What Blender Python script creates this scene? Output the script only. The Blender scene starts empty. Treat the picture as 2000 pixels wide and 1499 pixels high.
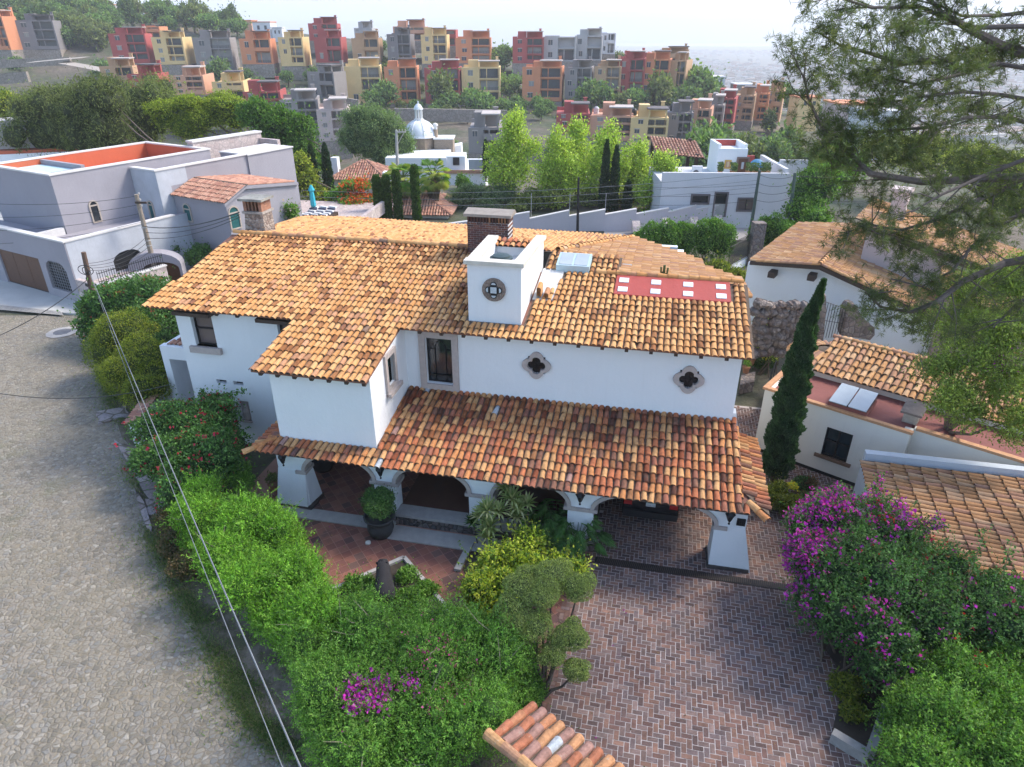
import bpy, math, random
import numpy as np
from math import sin, cos, tan, atan, atan2, pi, radians, sqrt
C = bpy.context.scene.collection
S = bpy.context.scene
RNG = np.random.default_rng(7)
random.seed(7)

# ---------------------------------------------------------------- camera
FPX = 1333.0; PIT = atan((749.5 - 57) / FPX); CZ = 14.3
CP, SP = cos(PIT), sin(PIT)
cd = bpy.data.cameras.new('camera'); cam = bpy.data.objects.new('camera', cd); C.objects.link(cam)
cam.location = (0, 0, CZ); cam.rotation_euler = (pi / 2 - PIT, 0, 0)
cd.sensor_width = 36; cd.lens = 36 * FPX / 2000; cd.clip_start = 0.1; cd.clip_end = 40000
S.camera = cam
# ---------------------------------------------------------------- light
SUN_EL, SUN_AZ = radians(46), radians(20)          # azimuth: from +X towards +Y
wd = bpy.data.worlds.new('World'); S.world = wd; wd.use_nodes = True
nt = wd.node_tree; nt.nodes.clear()
sk = nt.nodes.new('ShaderNodeTexSky'); sk.sky_type = 'NISHITA'; sk.sun_disc = False
sk.sun_elevation = SUN_EL; sk.sun_rotation = pi / 2 - SUN_AZ
sk.air_density = 1.0; sk.dust_density = 2.5; sk.ozone_density = 1.5; sk.altitude = 600
hs = nt.nodes.new('ShaderNodeHueSaturation'); hs.inputs['Saturation'].default_value = 1.0
bg = nt.nodes.new('ShaderNodeBackground'); bg.inputs[1].default_value = 0.15
wo = nt.nodes.new('ShaderNodeOutputWorld')
nt.links.new(sk.outputs[0], hs.inputs['Color']); nt.links.new(hs.outputs[0], bg.inputs[0]); nt.links.new(bg.outputs[0], wo.inputs[0])
ld = bpy.data.lights.new('sun', 'SUN'); ld.energy = 1.6; ld.angle = radians(15); ld.color = (1, 0.93, 0.82)
sun = bpy.data.objects.new('sun', ld); C.objects.link(sun)
sun.rotation_euler = (0, pi / 2 - SUN_EL, SUN_AZ)
S.view_settings.view_transform = 'Standard'; S.view_settings.look = 'None'
S.view_settings.exposure = 1.45; S.view_settings.gamma = 1
S.cycles.max_bounces = 6; S.cycles.diffuse_bounces = 3; S.cycles.glossy_bounces = 2
S.cycles.transparent_max_bounces = 6; S.cycles.volume_bounces = 2
S.cycles.use_adaptive_sampling = True; S.cycles.adaptive_threshold = 0.02

# ---------------------------------------------------------------- geometry helpers
def ray(u, v):
    cx = (u - 1000) / FPX; cy = (749.5 - v) / FPX
    return (cx, CP + cy * SP, -SP + cy * CP)
def at(u, v, z=0.0):                     # the point at height z that the photo shows at u, v
    d = ray(u, v); s = (z - CZ) / d[2]; return np.array((s * d[0], s * d[1], z))
def aty(u, v, y):                        # the same at distance y
    d = ray(u, v); s = y / d[1]; return np.array((s * d[0], y, CZ + s * d[2]))
class Fr:                                # a local frame: origin, heading
    def __init__(s, x, y, deg, z=0.0): s.o = np.array((x, y, z), float); s.c = cos(radians(deg)); s.s = sin(radians(deg)); s.deg = deg
    def w(s, P):
        P = np.asarray(P, float).reshape(-1, 3); return np.stack((P[:, 0] * s.c - P[:, 1] * s.s + s.o[0], P[:, 0] * s.s + P[:, 1] * s.c + s.o[1], P[:, 2] + s.o[2]), 1)
    def l(s, p):
        dx, dy = p[0] - s.o[0], p[1] - s.o[1]; return np.array((dx * s.c + dy * s.s, -dx * s.s + dy * s.c, p[2] - s.o[2]))
    def plane_x(s, u, v, x):             # where the ray of u, v meets local x = const
        d = ray(u, v); n = np.array((s.c, s.s)); t = (x + n @ s.o[:2]) / (n @ np.array(d[:2])); return s.l((t * d[0], t * d[1], CZ + t * d[2]))
    def plane_y(s, u, v, y):
        d = ray(u, v); n = np.array((-s.s, s.c)); t = (y + n @ s.o[:2]) / (n @ np.array(d[:2])); return s.l((t * d[0], t * d[1], CZ + t * d[2]))
W0 = Fr(0, 0, 0)
HF = Fr(0, 0, -12.2)                     # the main house: x along the facade, y away from the camera

class MB:
    def __init__(s, fr=W0): s.V = []; s.L = []; s.N = []; s.K = []; s.n = 0; s.fr = fr; s.col = (1, 1, 1)
    def add(s, P, faces, col=None, local=True):
        P = np.asarray(P, float).reshape(-1, 3)
        if local and s.fr is not W0: P = s.fr.w(P)
        s.V.append(P)
        if isinstance(faces, np.ndarray):
            k = faces.shape[1]; m = len(faces)
            s.L.append((faces + s.n).ravel()); s.N.append(np.full(m, k))
        else:
            m = len(faces)
            s.L.append(np.array([i + s.n for f in faces for i in f], int)); s.N.append(np.array([len(f) for f in faces]))
        c = np.asarray(s.col if col is None else col, float)
        s.K.append(np.broadcast_to(c, (m, 3)) if c.ndim == 1 else c)
        s.n += len(P)
    def box(s, x0, x1, y0, y1, z0, z1, col=None):
        P = [(x, y, z) for z in (z0, z1) for y in (y0, y1) for x in (x0, x1)]
        s.add(P, [(0, 2, 3, 1), (4, 5, 7, 6), (0, 1, 5, 4), (2, 6, 7, 3), (0, 4, 6, 2), (1, 3, 7, 5)], col)
    def hexa(s, P, col=None):            # 8 corners: bottom ring of 4, top ring of 4 (counter-clockwise)
        s.add(P, [(3, 2, 1, 0), (4, 5, 6, 7), (0, 1, 5, 4), (1, 2, 6, 5), (2, 3, 7, 6), (3, 0, 4, 7)], col)
    def prism(s, poly, z0, z1, col=None):    # footprint extruded upward
        n = len(poly); P = [(x, y, z0) for x, y in poly] + [(x, y, z1) for x, y in poly]
        s.add(P, [tuple(range(n - 1, -1, -1)), tuple(range(n, 2 * n))] + [(i, (i + 1) % n, n + (i + 1) % n, n + i) for i in range(n)], col)
    def slab(s, poly, y0, y1, col=None):     # outline in x, z extruded along y
        n = len(poly); P = [(x, y0, z) for x, z in poly] + [(x, y1, z) for x, z in poly]
        s.add(P, [tuple(range(n)), tuple(range(2 * n - 1, n - 1, -1))] + [(i, n + i, n + (i + 1) % n, (i + 1) % n) for i in range(n)], col)
    def slabx(s, poly, x0, x1, col=None):    # outline in y, z extruded along x
        n = len(poly); P = [(x0, y, z) for y, z in poly] + [(x1, y, z) for y, z in poly]
        s.add(P, [tuple(range(n - 1, -1, -1)), tuple(range(n, 2 * n))] + [(i, (i + 1) % n, n + (i + 1) % n, n + i) for i in range(n)], col)
    def quad(s, P, col=None): s.add(P, [tuple(range(len(P)))], col)
    def tube(s, pts, r, k=8, col=None, caps=True, local=True):
        pts = [np.asarray(p, float) for p in pts]; n = len(pts)
        r = [r] * n if np.isscalar(r) else list(r)
        V = []; up = np.array((0.13, 0.31, 0.94))
        for i, p in enumerate(pts):
            d = pts[min(i + 1, n - 1)] - pts[max(i - 1, 0)]; d = d / (np.linalg.norm(d) + 1e-9)
            a = np.cross(d, up)
            if np.linalg.norm(a) < .25: a = np.cross(d, np.array((1, 0, 0.)))
            a /= np.linalg.norm(a); b = np.cross(d, a)
            for j in range(k):
                t = 2 * pi * j / k; V.append(p + r[i] * (cos(t) * a + sin(t) * b))
        F = [(i * k + j, i * k + (j + 1) % k, (i + 1) * k + (j + 1) % k, (i + 1) * k + j) for i in range(n - 1) for j in range(k)]
        if caps: F += [tuple(range(k - 1, -1, -1)), tuple((n - 1) * k + j for j in range(k))]
        s.add(V, F, col, local)
    def lathe(s, prof, cx, cy, k=20, col=None, a0=0, a1=2 * pi):
        full = abs(a1 - a0 - 2 * pi) < 1e-6; kk = k if full else k + 1
        V = [(cx + r * cos(a0 + (a1 - a0) * j / k), cy + r * sin(a0 + (a1 - a0) * j / k), z) for r, z in prof for j in range(kk)]
        F = [(i * kk + j, i * kk + (j + 1) % kk, (i + 1) * kk + (j + 1) % kk, (i + 1) * kk + j) for i in range(len(prof) - 1) for j in range(k)]
        s.add(V, F, col)
    def ball(s, c, r, k=10, m=7, col=None, lump=0.0):
        rx, ry, rz = (r, r, r) if np.isscalar(r) else r; V = []
        for i in range(m + 1):
            for j in range(k):
                a, b = pi * i / m, 2 * pi * j / k; q = 1 + lump * sin(3 * a + 5 * b + c[0]) * sin(2 * b + c[1] * 3)
                V.append((c[0] + rx * q * sin(a) * cos(b), c[1] + ry * q * sin(a) * sin(b), c[2] + rz * q * cos(a)))
        s.add(V, [(i * k + j, (i + 1) * k + j, (i + 1) * k + (j + 1) % k, i * k + (j + 1) % k) for i in range(m) for j in range(k)], col)
    def bounds(s): V = np.concatenate(s.V); return V.min(0), V.max(0)
    def mesh(s, name, off=(0, 0, 0), smooth=False):
        V = np.concatenate(s.V) - np.asarray(off); L = np.concatenate(s.L).astype(np.int32); N = np.concatenate(s.N).astype(np.int32); K = np.concatenate(s.K)
        me = bpy.data.meshes.new(name)
        me.vertices.add(len(V)); me.vertices.foreach_set('co', V.astype(np.float32).ravel())
        me.loops.add(len(L)); me.loops.foreach_set('vertex_index', L)
        me.polygons.add(len(N)); me.polygons.foreach_set('loop_start', (np.cumsum(N) - N).astype(np.int32)); me.polygons.foreach_set('loop_total', N)
        me.polygons.foreach_set('use_smooth', np.full(len(N), bool(smooth)))
        me.update(calc_edges=True)
        at_ = me.attributes.new('col', 'FLOAT_COLOR', 'FACE')
        at_.data.foreach_set('color', np.concatenate((K, np.ones((len(K), 1))), 1).astype(np.float32).ravel())
        me.validate(); return me

OFF = {}
def setp(o, label=None, cat=None, group=None, kind=None):
    if label: o['label'] = label
    if cat: o['category'] = cat
    if group: o['group'] = group
    if kind: o['kind'] = kind
    return o
def thing(name, label, cat, loc=(0, 0, 0), group=None, local=False, rot=0.0):
    o = bpy.data.objects.new(name, None); C.objects.link(o); o.location = loc; o.rotation_euler = (0, 0, rot); o.empty_display_size = .3
    OFF[o.name] = (0, 0, 0) if local else tuple(loc)
    return setp(o, label, cat, group)
def put(name, mb, mat, parent=None, smooth=False, label=None, cat=None, group=None, kind=None, local=False):
    if parent is None:
        if local: off = (0, 0, 0)
        else: a, b = mb.bounds(); off = ((a[0] + b[0]) / 2, (a[1] + b[1]) / 2, a[2])
    else: off = OFF[parent.name]
    me = mb.mesh(name, off, smooth); me.materials.append(mat)
    o = bpy.data.objects.new(name, me); C.objects.link(o)
    if parent is None: o.location = off
    else: o.parent = parent
    OFF[o.name] = off
    return setp(o, label, cat, group, kind)
def dup(o, parent=None, loc=None, rot=None, scale=None, label=None, group=None):
    c = o.copy(); C.objects.link(c); c.parent = parent
    if loc is not None: c.location = loc
    if rot is not None: c.rotation_euler = (0, 0, rot)
    if scale is not None: c.scale = (scale,) * 3 if np.isscalar(scale) else scale
    setp(c, label, None, group)
    for ch in list(o.children): dup(ch, c)
    return c

# ---------------------------------------------------------------- materials
def newmat(name):
    m = bpy.data.materials.new(name); m.use_nodes = True; n = m.node_tree
    b = n.nodes['Principled BSDF']; return m, n, b
def node(n, t, **kw):
    x = n.nodes.new(t)
    for k, v in kw.items(): setattr(x, k, v)
    return x
def coords(n, scale=1.0, obj=True):
    tc = node(n, 'ShaderNodeNewGeometry'); mp = node(n, 'ShaderNodeMapping'); mp.inputs['Scale'].default_value = (scale,) * 3 if np.isscalar(scale) else scale
    n.links.new(tc.outputs['Position'], mp.inputs[0]); return mp.outputs[0]
def noise(n, vec, scale, detail=4, rough=.55, dist=0):
    t = node(n, 'ShaderNodeTexNoise'); t.inputs['Scale'].default_value = scale; t.inputs['Detail'].default_value = detail; t.inputs['Roughness'].default_value = rough; t.inputs['Distortion'].default_value = dist
    n.links.new(vec, t.inputs['Vector']); return t.outputs[0]
def ramp(n, fac, stops):
    r = node(n, 'ShaderNodeValToRGB'); e = r.color_ramp.elements
    while len(e) < len(stops): e.new(.5)
    for i, (p, c) in enumerate(stops): e[i].position = p; e[i].color = (*c, 1) if len(c) == 3 else c
    n.links.new(fac, r.inputs[0]); return r.outputs[0]
def mixc(n, fac, a, b, typ='MIX'):
    x = node(n, 'ShaderNodeMix', data_type='RGBA', blend_type=typ)
    for i, q in ((0, fac), (6, a), (7, b)):
        if hasattr(q, 'links'): n.links.new(q, x.inputs[i])
        elif i == 0: x.inputs[0].default_value = q
        else: x.inputs[i].default_value = (*q, 1)
    return x.outputs[2]
def bump(n, b, h, strength=.3, dist=.02):
    x = node(n, 'ShaderNodeBump'); x.inputs['Strength'].default_value = strength; x.inputs['Distance'].default_value = dist
    n.links.new(h, x.inputs['Height']); n.links.new(x.outputs[0], b.inputs['Normal'])
def g3(v): return (v, v, v)
def plaster(name, col, stain=.12, rough=.85, sc=1.0, dirt=(.35, .32, .28)):
    m, n, b = newmat(name); p = coords(n)
    a = noise(n, p, .55 * sc, 6, .6); c = noise(n, coords(n, (2.5, 2.5, .5)), 1.3 * sc, 5, .65)
    k = mixc(n, ramp(n, a, [(.3, g3(0)), (.75, g3(1))]), tuple(x * (1 - stain) for x in col), col)
    k = mixc(n, ramp(n, c, [(.6, g3(0)), (.85, g3(stain * 1.6))]), k, tuple(x * y for x, y in zip(col, dirt)))
    st = ramp(n, noise(n, coords(n, (7, 7, .35)), 1.0, 5, .6), [(.52, g3(0)), (.8, g3(.5 * min(1, stain * 5)))]); k = mixc(n, st, k, tuple(x * y for x, y in zip(col, (.78, .77, .75))))
    n.links.new(k, b.inputs['Base Color']); b.inputs['Roughness'].default_value = rough
    bump(n, b, noise(n, p, 7, 7, .65), .4, .03); return m
def plain(name, col, rough=.6, metal=0.0, var=.12, sc=6.0, bmp=.1):
    m, n, b = newmat(name); p = coords(n)
    k = mixc(n, noise(n, p, sc, 5), tuple(x * (1 - var) for x in col), tuple(min(1, x * (1 + var)) for x in col))
    n.links.new(k, b.inputs['Base Color']); b.inputs['Roughness'].default_value = rough; b.inputs['Metallic'].default_value = metal
    if bmp: bump(n, b, noise(n, p, sc * 4, 5), bmp, .01)
    return m
def attr(name, rough=.85, var=.25, sc=8.0, dark=None, bmp=.2, transl=0.0, spec=.3, bsc=25.0):
    m, n, b = newmat(name); p = coords(n)
    a = node(n, 'ShaderNodeAttribute', attribute_name='col'); k = a.outputs['Color']
    if var: k = mixc(n, 1.0, k, ramp(n, noise(n, p, sc, 4, .6), [(.25, g3(1 - var)), (.75, g3(1 + var * .4))]), 'MULTIPLY')
    if dark:
        f = ramp(n, noise(n, p, dark[1], 6, .7), [(dark[2], g3(0)), (dark[2] + .12, g3(dark[3]))]); k = mixc(n, f, k, dark[0])
    n.links.new(k, b.inputs['Base Color']); b.inputs['Roughness'].default_value = rough; b.inputs['Specular IOR Level'].default_value = spec
    if bmp: bump(n, b, noise(n, p, bsc, 5), bmp, .01)
    if transl:
        t = node(n, 'ShaderNodeBsdfTranslucent'); n.links.new(mixc(n, 1.0, k, (1.3, 1.4, .7), 'MULTIPLY'), t.inputs[0])
        x = node(n, 'ShaderNodeMixShader'); x.inputs[0].default_value = transl
        n.links.new(b.outputs[0], x.inputs[1]); n.links.new(t.outputs[0], x.inputs[2]); n.links.new(x.outputs[0], n.nodes['Material Output'].inputs[0])
    return m
def rock(name, cols, sc=3.0, mortar=(.2, .18, .16), bmp=.8):
    m, n, b = newmat(name); p = coords(n)
    v = node(n, 'ShaderNodeTexVoronoi'); v.inputs['Scale'].default_value = sc; n.links.new(p, v.inputs['Vector'])
    e = node(n, 'ShaderNodeTexVoronoi', feature='DISTANCE_TO_EDGE'); e.inputs['Scale'].default_value = sc; n.links.new(p, e.inputs['Vector'])
    sx = node(n, 'ShaderNodeSeparateColor'); n.links.new(v.outputs['Color'], sx.inputs[0])
    k = ramp(n, sx.outputs[0], [(i / (len(cols) - 1), c) for i, c in enumerate(cols)])
    k = mixc(n, 1.0, k, ramp(n, noise(n, p, 12, 5, .65), [(.3, g3(.65)), (.7, g3(1.2))]), 'MULTIPLY')
    k = mixc(n, ramp(n, e.outputs['Distance'], [(0.02, g3(1)), (.08, g3(0))]), k, mortar)
    n.links.new(k, b.inputs['Base Color']); b.inputs['Roughness'].default_value = .9
    h = node(n, 'ShaderNodeMath', operation='ADD'); n.links.new(ramp(n, e.outputs['Distance'], [(0, g3(0)), (.2, g3(1))]), h.inputs[0]); n.links.new(noise(n, p, 14, 5, .6), h.inputs[1])
    bump(n, b, h.outputs[0], bmp, .04); return m
def glass(name, col, rough=.08, spec=.6):
    m, n, b = newmat(name); p = coords(n)
    k = mixc(n, noise(n, p, .7, 3), tuple(x * .6 for x in col), col); n.links.new(k, b.inputs['Base Color'])
    b.inputs['Roughness'].default_value = rough; b.inputs['Specular IOR Level'].default_value = spec; return m

m_white = plaster('white_plaster', (.77, .785, .79), .06)
m_cream = plaster('cream_plaster', (.74, .70, .62), .08)
m_grey = plaster('lilac_grey_plaster', (.33, .31, .335), .12)
m_patch = plaster('raw_plaster', (.50, .52, .56), .22, sc=2)
m_pinkst = rock('pink_stone_cladding', [(.50, .40, .37), (.56, .47, .44), (.45, .36, .34), (.6, .52, .47)], 2.2, (.38, .32, .3), .2)
m_stone = plain('quarry_stone', (.42, .36, .33), .9, 0, .22, 7, .3)
m_kerb = plain('kerb_stone', (.36, .34, .32), .9, 0, .25, 5, .3)
m_rub = rock('rubble_stone', [(.16, .12, .10), (.24, .18, .15), (.30, .24, .20), (.20, .17, .16)], 3.6, (.13, .11, .10))
m_lava = rock('dark_lava_stone', [(.07, .065, .07), (.16, .12, .11), (.22, .18, .16), (.10, .10, .11)], 5.5, (.05, .045, .04))
m_chim = rock('chimney_rubble', [(.22, .16, .13), (.34, .27, .22), (.42, .36, .31), (.18, .14, .12)], 5.5, (.25, .2, .17))
m_tile = attr('clay_tile', .88, .22, 5.0, ((.13, .09, .065), 2.6, .62, .6), .25)
m_tileold = attr('weathered_clay_tile', .9, .38, 6.0, ((.05, .04, .035), 3.0, .56, .75), .3)
m_tiletop = attr('lichen_clay_tile', .9, .45, 9.0, ((.36, .35, .27), 7.5, .60, .75), .5)
m_brick = attr('paver_brick', .86, .30, 6.0, ((.06, .055, .055), .55, .52, .42), .3)
m_terr = attr('terrace_tile', .8, .22, 3.0, ((.055, .045, .045), .9, .56, .6), .1)
m_leaf = attr('leaf', .6, 0, 8, None, 0, .38, .3)
m_flower = attr('petal', .7, 0, 8, None, 0, .35, .2)
m_bark = attr('bark', .95, .35, 12, None, .5)
m_wood = plain('dark_wood', (.055, .035, .025), .7, 0, .3, 9, .3)
m_doorwood = plain('door_wood', (.10, .042, .02), .55, 0, .35, 5, .2)
m_iron = plain('black_iron', (.018, .018, .02), .5, .4, .2, 10, .1)
m_glassd = glass('dark_glass', (.03, .035, .04))
m_curtain = glass('curtained_glass', (.17, .13, .12), .15)
m_teal = glass('teal_glass', (.03, .14, .14), .1)
m_fog = glass('pale_glass', (.48, .54, .58), .12)
m_red = plaster('red_roof_paint', (.42, .065, .05), .18, .7, 2)
m_redroof = plaster('dull_red_roof_coat', (.26, .085, .07), .28, .85, 2, (.7, .9, .8))
m_orangew = plaster('orange_red_wall', (.55, .13, .06), .15)
m_soil = plain('soil', (.05, .038, .028), .95, 0, .4, 5, .5)
m_conc = plain('concrete', (.42, .40, .37), .9, 0, .2, 2.5, .2)
m_mort = plain('lime_mortar', (.55, .55, .54), .9, 0, .2, 4, .3)
m_cloth = attr('cloth', .8, .1, 8, None, .1)
m_paint = attr('paint', .6, .12, 4, None, .05)
m_rubber_shade = plain('black_rubber_and_shade', (.02, .02, .022), .5, 0, .15, 4, .1)  # rubber parts, and the black sheets standing in for shade in openings
m_pot = attr('fired_clay', .8, .25, 9, None, .2)
# ---------------------------------------------------------------- the lie of the land
def sstep(a, b, x): t = np.clip((x - a) / (b - a), 0, 1); return t * t * (3 - 2 * t)
HC_A = np.array([-1.3, -.68, -.45, -.2, 0, .12, .2, .27, .4, .7, 1.3])
HC_H = np.array([27, 24, 17, 10, 6, 4, -3, -18, -40, -60, -70.])
def ground_z(x, y):
    x = np.asarray(x, float); y = np.asarray(y, float); a = x / np.maximum(y, 30)
    hc = np.interp(a, HC_A, HC_H)
    base = np.interp(y, [0, 72, 95, 140, 170, 215, 262, 310, 345], [0, 0, -5, -11, -8.5, -6.0, 1.5, 5.5, 6.0])
    lift = (hc - 6) * sstep(200, 345, y)
    z = base + lift
    z = np.where(a > .3, z - sstep(.34, .65, a) * sstep(80, 170, y) * 12, z)
    fall = sstep(360, 900, y); z = z * (1 - fall) + -92 * fall
    return np.where(y < 72, 0, z)
def grid_mesh(xs_f, ys, zf, col=(1, 1, 1)):
    mb = MB(); P = []; nx = len(xs_f)
    for y in ys:
        x = np.array([q * (max(y, 0) + 45) for q in xs_f]); P.append(np.stack((x, np.full(nx, y), zf(x, np.full(nx, y))), 1))
    i = np.arange(len(ys) - 1)[:, None] * nx + np.arange(nx - 1)[None]
    mb.add(np.concatenate(P), np.stack((i, i + 1, i + nx + 1, i + nx), -1).reshape(-1, 4)); return mb
ys = list(np.linspace(-30, 72, 12)) + list(np.linspace(76, 360, 72)) + list(np.linspace(375, 900, 30)) + list(np.geomspace(950, 15000, 24))
def gz(x, y):
    return ground_z(x, y) - .03 + np.where(y > 80, .5 * np.sin(x * .21 + y * .13) * np.sin(y * .17 - x * .05) + .3 * np.sin(x * .5) * np.cos(y * .43), 0) * sstep(80, 110, y) * (1 - sstep(400, 800, y))
m, n, b = newmat('dry_ground'); p = coords(n)
k = ramp(n, noise(n, p, .09, 8, .62), [(.3, (.05, .075, .03)), (.45, (.085, .095, .05)), (.58, (.14, .115, .085)), (.72, (.19, .155, .12))])
k = mixc(n, 1.0, k, ramp(n, noise(n, p, .9, 6, .7), [(.3, g3(.6)), (.7, g3(1.25))]), 'MULTIPLY'); n.links.new(k, b.inputs['Base Color']); b.inputs['Roughness'].default_value = .95
bump(n, b, noise(n, p, .7, 8, .7), .6, .5); m_ground = m
o = put('ground', grid_mesh(np.linspace(-1.5, 1.5, 70), ys, gz), m_ground, None, True, kind='structure')
# the town far below: stuff nobody could count
mb = MB(); N = 9000
yy = np.exp(RNG.uniform(np.log(700), np.log(4200), N)); aa = RNG.uniform(.16, .8, N); xx = aa * yy
keep = (np.sin(xx * .004) + np.sin(yy * .003 + xx * .002) + RNG.normal(0, .6, N)) > -.5
pal = np.array([(.34, .30, .26), (.40, .37, .34), (.26, .14, .10), (.30, .20, .14), (.20, .19, .17), (.44, .42, .41)])
for x, y in zip(xx[keep], yy[keep]):
    w, d, h = RNG.uniform(5, 13), RNG.uniform(5, 12), RNG.uniform(3, 8); z = float(ground_z(x, y))
    mb.box(x - w, x + w * .6, y, y + d, z - 1, z + h, pal[RNG.integers(6)])
put('valley_town', mb, attr('far_town', .9, .25, .012), kind='stuff', label='hazy far-off town of tiny pale and reddish houses filling the valley floor', cat='town')
mb = MB(); nx = 160; P = []
xs = np.linspace(-13000, 13000, nx)
def ridge(x, b, s, h): return h + b * (np.sin(x / s) + .55 * np.sin(x / s * 2.3 + 1.1) + .3 * np.sin(x / s * 5.1 + .4) + .12 * np.sin(x / s * 13))
for yo, b_, s_, h_ in ((9000, 34, 2600, 105), (10500, 55, 3300, 165)):
    z = ridge(xs, b_, s_, h_); base = len(xs)
    P = np.concatenate([np.stack((xs, np.full(nx, yo - 1400), np.full(nx, -95)), 1), np.stack((xs, np.full(nx, yo), z), 1), np.stack((xs, np.full(nx, yo + 1400), np.full(nx, -95)), 1)])
    i = np.arange(2)[:, None] * nx + np.arange(nx - 1)[None]
    mb.add(P, np.stack((i, i + 1, i + nx + 1, i + nx), -1).reshape(-1, 4))
put('mountains', mb, plain('far_slope', (.09, .10, .08), .95, 0, .2, .002, 0), None, True, kind='structure')
mb = MB(); mb.quad([(600, 5200, -91), (7000, 5200, -91), (7500, 6400, -91), (200, 6400, -91)])
put('lake', mb, glass('lake_water', (.35, .4, .45), .2), kind='structure')
# haze
mb = MB(); mb.box(-16000, 16000, -80, 14900, -97, 290)
m = bpy.data.materials.new('haze'); m.use_nodes = True; n = m.node_tree; n.nodes.clear()
v = node(n, 'ShaderNodeVolumePrincipled'); v.inputs['Color'].default_value = (.875, .90, .945, 1); v.inputs['Density'].default_value = .00034; v.inputs['Anisotropy'].default_value = .2
q = node(n, 'ShaderNodeOutputMaterial'); n.links.new(v.outputs[0], q.inputs['Volume'])
haze = put('haze', mb, m, kind='stuff', label='thin pale haze hanging over the valley and the town', cat='haze')

# ---------------------------------------------------------------- cobbled street and verge
m, n, b = newmat('cobbles'); p = coords(n)
pw = node(n, 'ShaderNodeVectorMath', operation='ADD'); w_ = node(n, 'ShaderNodeVectorMath', operation='SCALE'); w_.inputs['Scale'].default_value = .16
nn = node(n, 'ShaderNodeTexNoise'); nn.inputs['Scale'].default_value = 3; n.links.new(p, nn.inputs['Vector']); n.links.new(nn.outputs['Color'], w_.inputs[0]); n.links.new(p, pw.inputs[0]); n.links.new(w_.outputs[0], pw.inputs[1]); pw = pw.outputs[0]
v = node(n, 'ShaderNodeTexVoronoi'); v.inputs['Scale'].default_value = 7.6; n.links.new(pw, v.inputs['Vector'])
e = node(n, 'ShaderNodeTexVoronoi', feature='DISTANCE_TO_EDGE'); e.inputs['Scale'].default_value = 7.6; n.links.new(pw, e.inputs['Vector'])
sx = node(n, 'ShaderNodeSeparateColor'); n.links.new(v.outputs['Color'], sx.inputs[0])
k = ramp(n, sx.outputs[0], [(0, (.15, .135, .115)), (.3, (.245, .215, .175)), (.6, (.30, .265, .215)), (.85, (.20, .195, .185)), (1, (.38, .345, .29))])
k = mixc(n, 1.0, k, ramp(n, noise(n, p, 30, 5, .7), [(.25, g3(.7)), (.75, g3(1.15))]), 'MULTIPLY')
dirt = ramp(n, noise(n, p, 2.2, 6, .7), [(.35, (.27, .21, .135)), (.6, (.135, .11, .078))])
ed = mixc(n, 1.0, ramp(n, e.outputs['Distance'], [(.01, g3(1)), (.17, g3(0))]), ramp(n, noise(n, p, 4.5, 5, .7), [(.34, g3(.15)), (.58, g3(1))]), 'MULTIPLY')
pt = ramp(n, noise(n, p, .45, 6, .65), [(.38, g3(.15)), (.66, g3(.8))])
k = mixc(n, ed, k, dirt); k = mixc(n, pt, k, mixc(n, .45, k, (.27, .23, .15)))
moss = ramp(n, noise(n, coords(n, (1, 1, 1)), .33, 7, .7), [(.56, g3(0)), (.72, g3(.55))]); k = mixc(n, moss, k, (.13, .14, .065))
n.links.new(k, b.inputs['Base Color']); b.inputs['Roughness'].default_value = .92
h = node(n, 'ShaderNodeMath', operation='ADD'); n.links.new(ramp(n, e.outputs['Distance'], [(0, g3(0)), (.22, g3(1))]), h.inputs[0]); n.links.new(noise(n, p, 22, 5, .65), h.inputs[1])
bump(n, b, h.outputs[0], .6, .04); m_cob = m
EDGE = [at(160, 617), at(185, 690), at(210, 780), at(250, 910), at(290, 1050), at(355, 1180), at(440, 1330), at(500, 1420), at(560, 1499), np.array((-3.6, 6.5, 0)), np.array((-2, 2, 0.))]
mb = MB(); P = []; nl = 30; from_ = np.linspace(0, 1, nl)
ED2 = []
for i in range(len(EDGE) - 1):
    for t in np.linspace(0, 1, 7)[:-1]: ED2.append(EDGE[i] * (1 - t) + EDGE[i + 1] * t)
P = []
for q in ED2:
    for t in from_: x = q[0] + .3 - t * 32; P.append((x, q[1], .012 + .06 * sin(x * .9 + q[1] * .3) * sin(q[1] * .7) * .3))
i = np.arange(len(ED2) - 1)[:, None] * nl + np.arange(nl - 1)[None]
mb.add(P, np.stack((i, i + 1, i + nl + 1, i + nl), -1).reshape(-1, 4)); put('street', mb, m_cob, None, True, kind='structure')
mb = MB(); a = [(-62, 36), tuple(at(0, 605)[:2]), tuple(at(100, 612)[:2]), tuple(at(165, 617)[:2]), tuple(at(200, 600)[:2]), (-21, 40), (-21, 45), (-40, 60), (-62, 60)]
mb.prism(a, -.4, .10); put('sidewalk', mb, plain('pavement_concrete', (.46, .45, .42), .9, 0, .14, 1.2, .15), kind='structure')
mb = MB(); g0, g1, g2, g3_ = at(-20, 597), at(118, 612), at(125, 620), at(-20, 607)
mb.quad([(*q[:2], .108) for q in (g3_, g2, g1, g0)]); t = thing('drain_grate', 'long dark drain grate along the pavement edge by the grey garage', 'drain', tuple(g1)); put('grate', mb, m_iron, t)
mb = MB()
for t_ in np.linspace(0, 1, 60): q = g0 * (1 - t_) + g1 * t_; r_ = g3_ * (1 - t_) + g2 * t_; mb.hexa([(q[0] - .02, q[1], .108), (r_[0] - .02, r_[1], .108), (r_[0] + .02, r_[1], .108), (q[0] + .02, q[1], .108), (q[0] - .02, q[1], .12), (r_[0] - .02, r_[1], .12), (r_[0] + .02, r_[1], .12), (q[0] + .02, q[1], .12)])
put('bar_rack', mb, m_conc, t)
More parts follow.
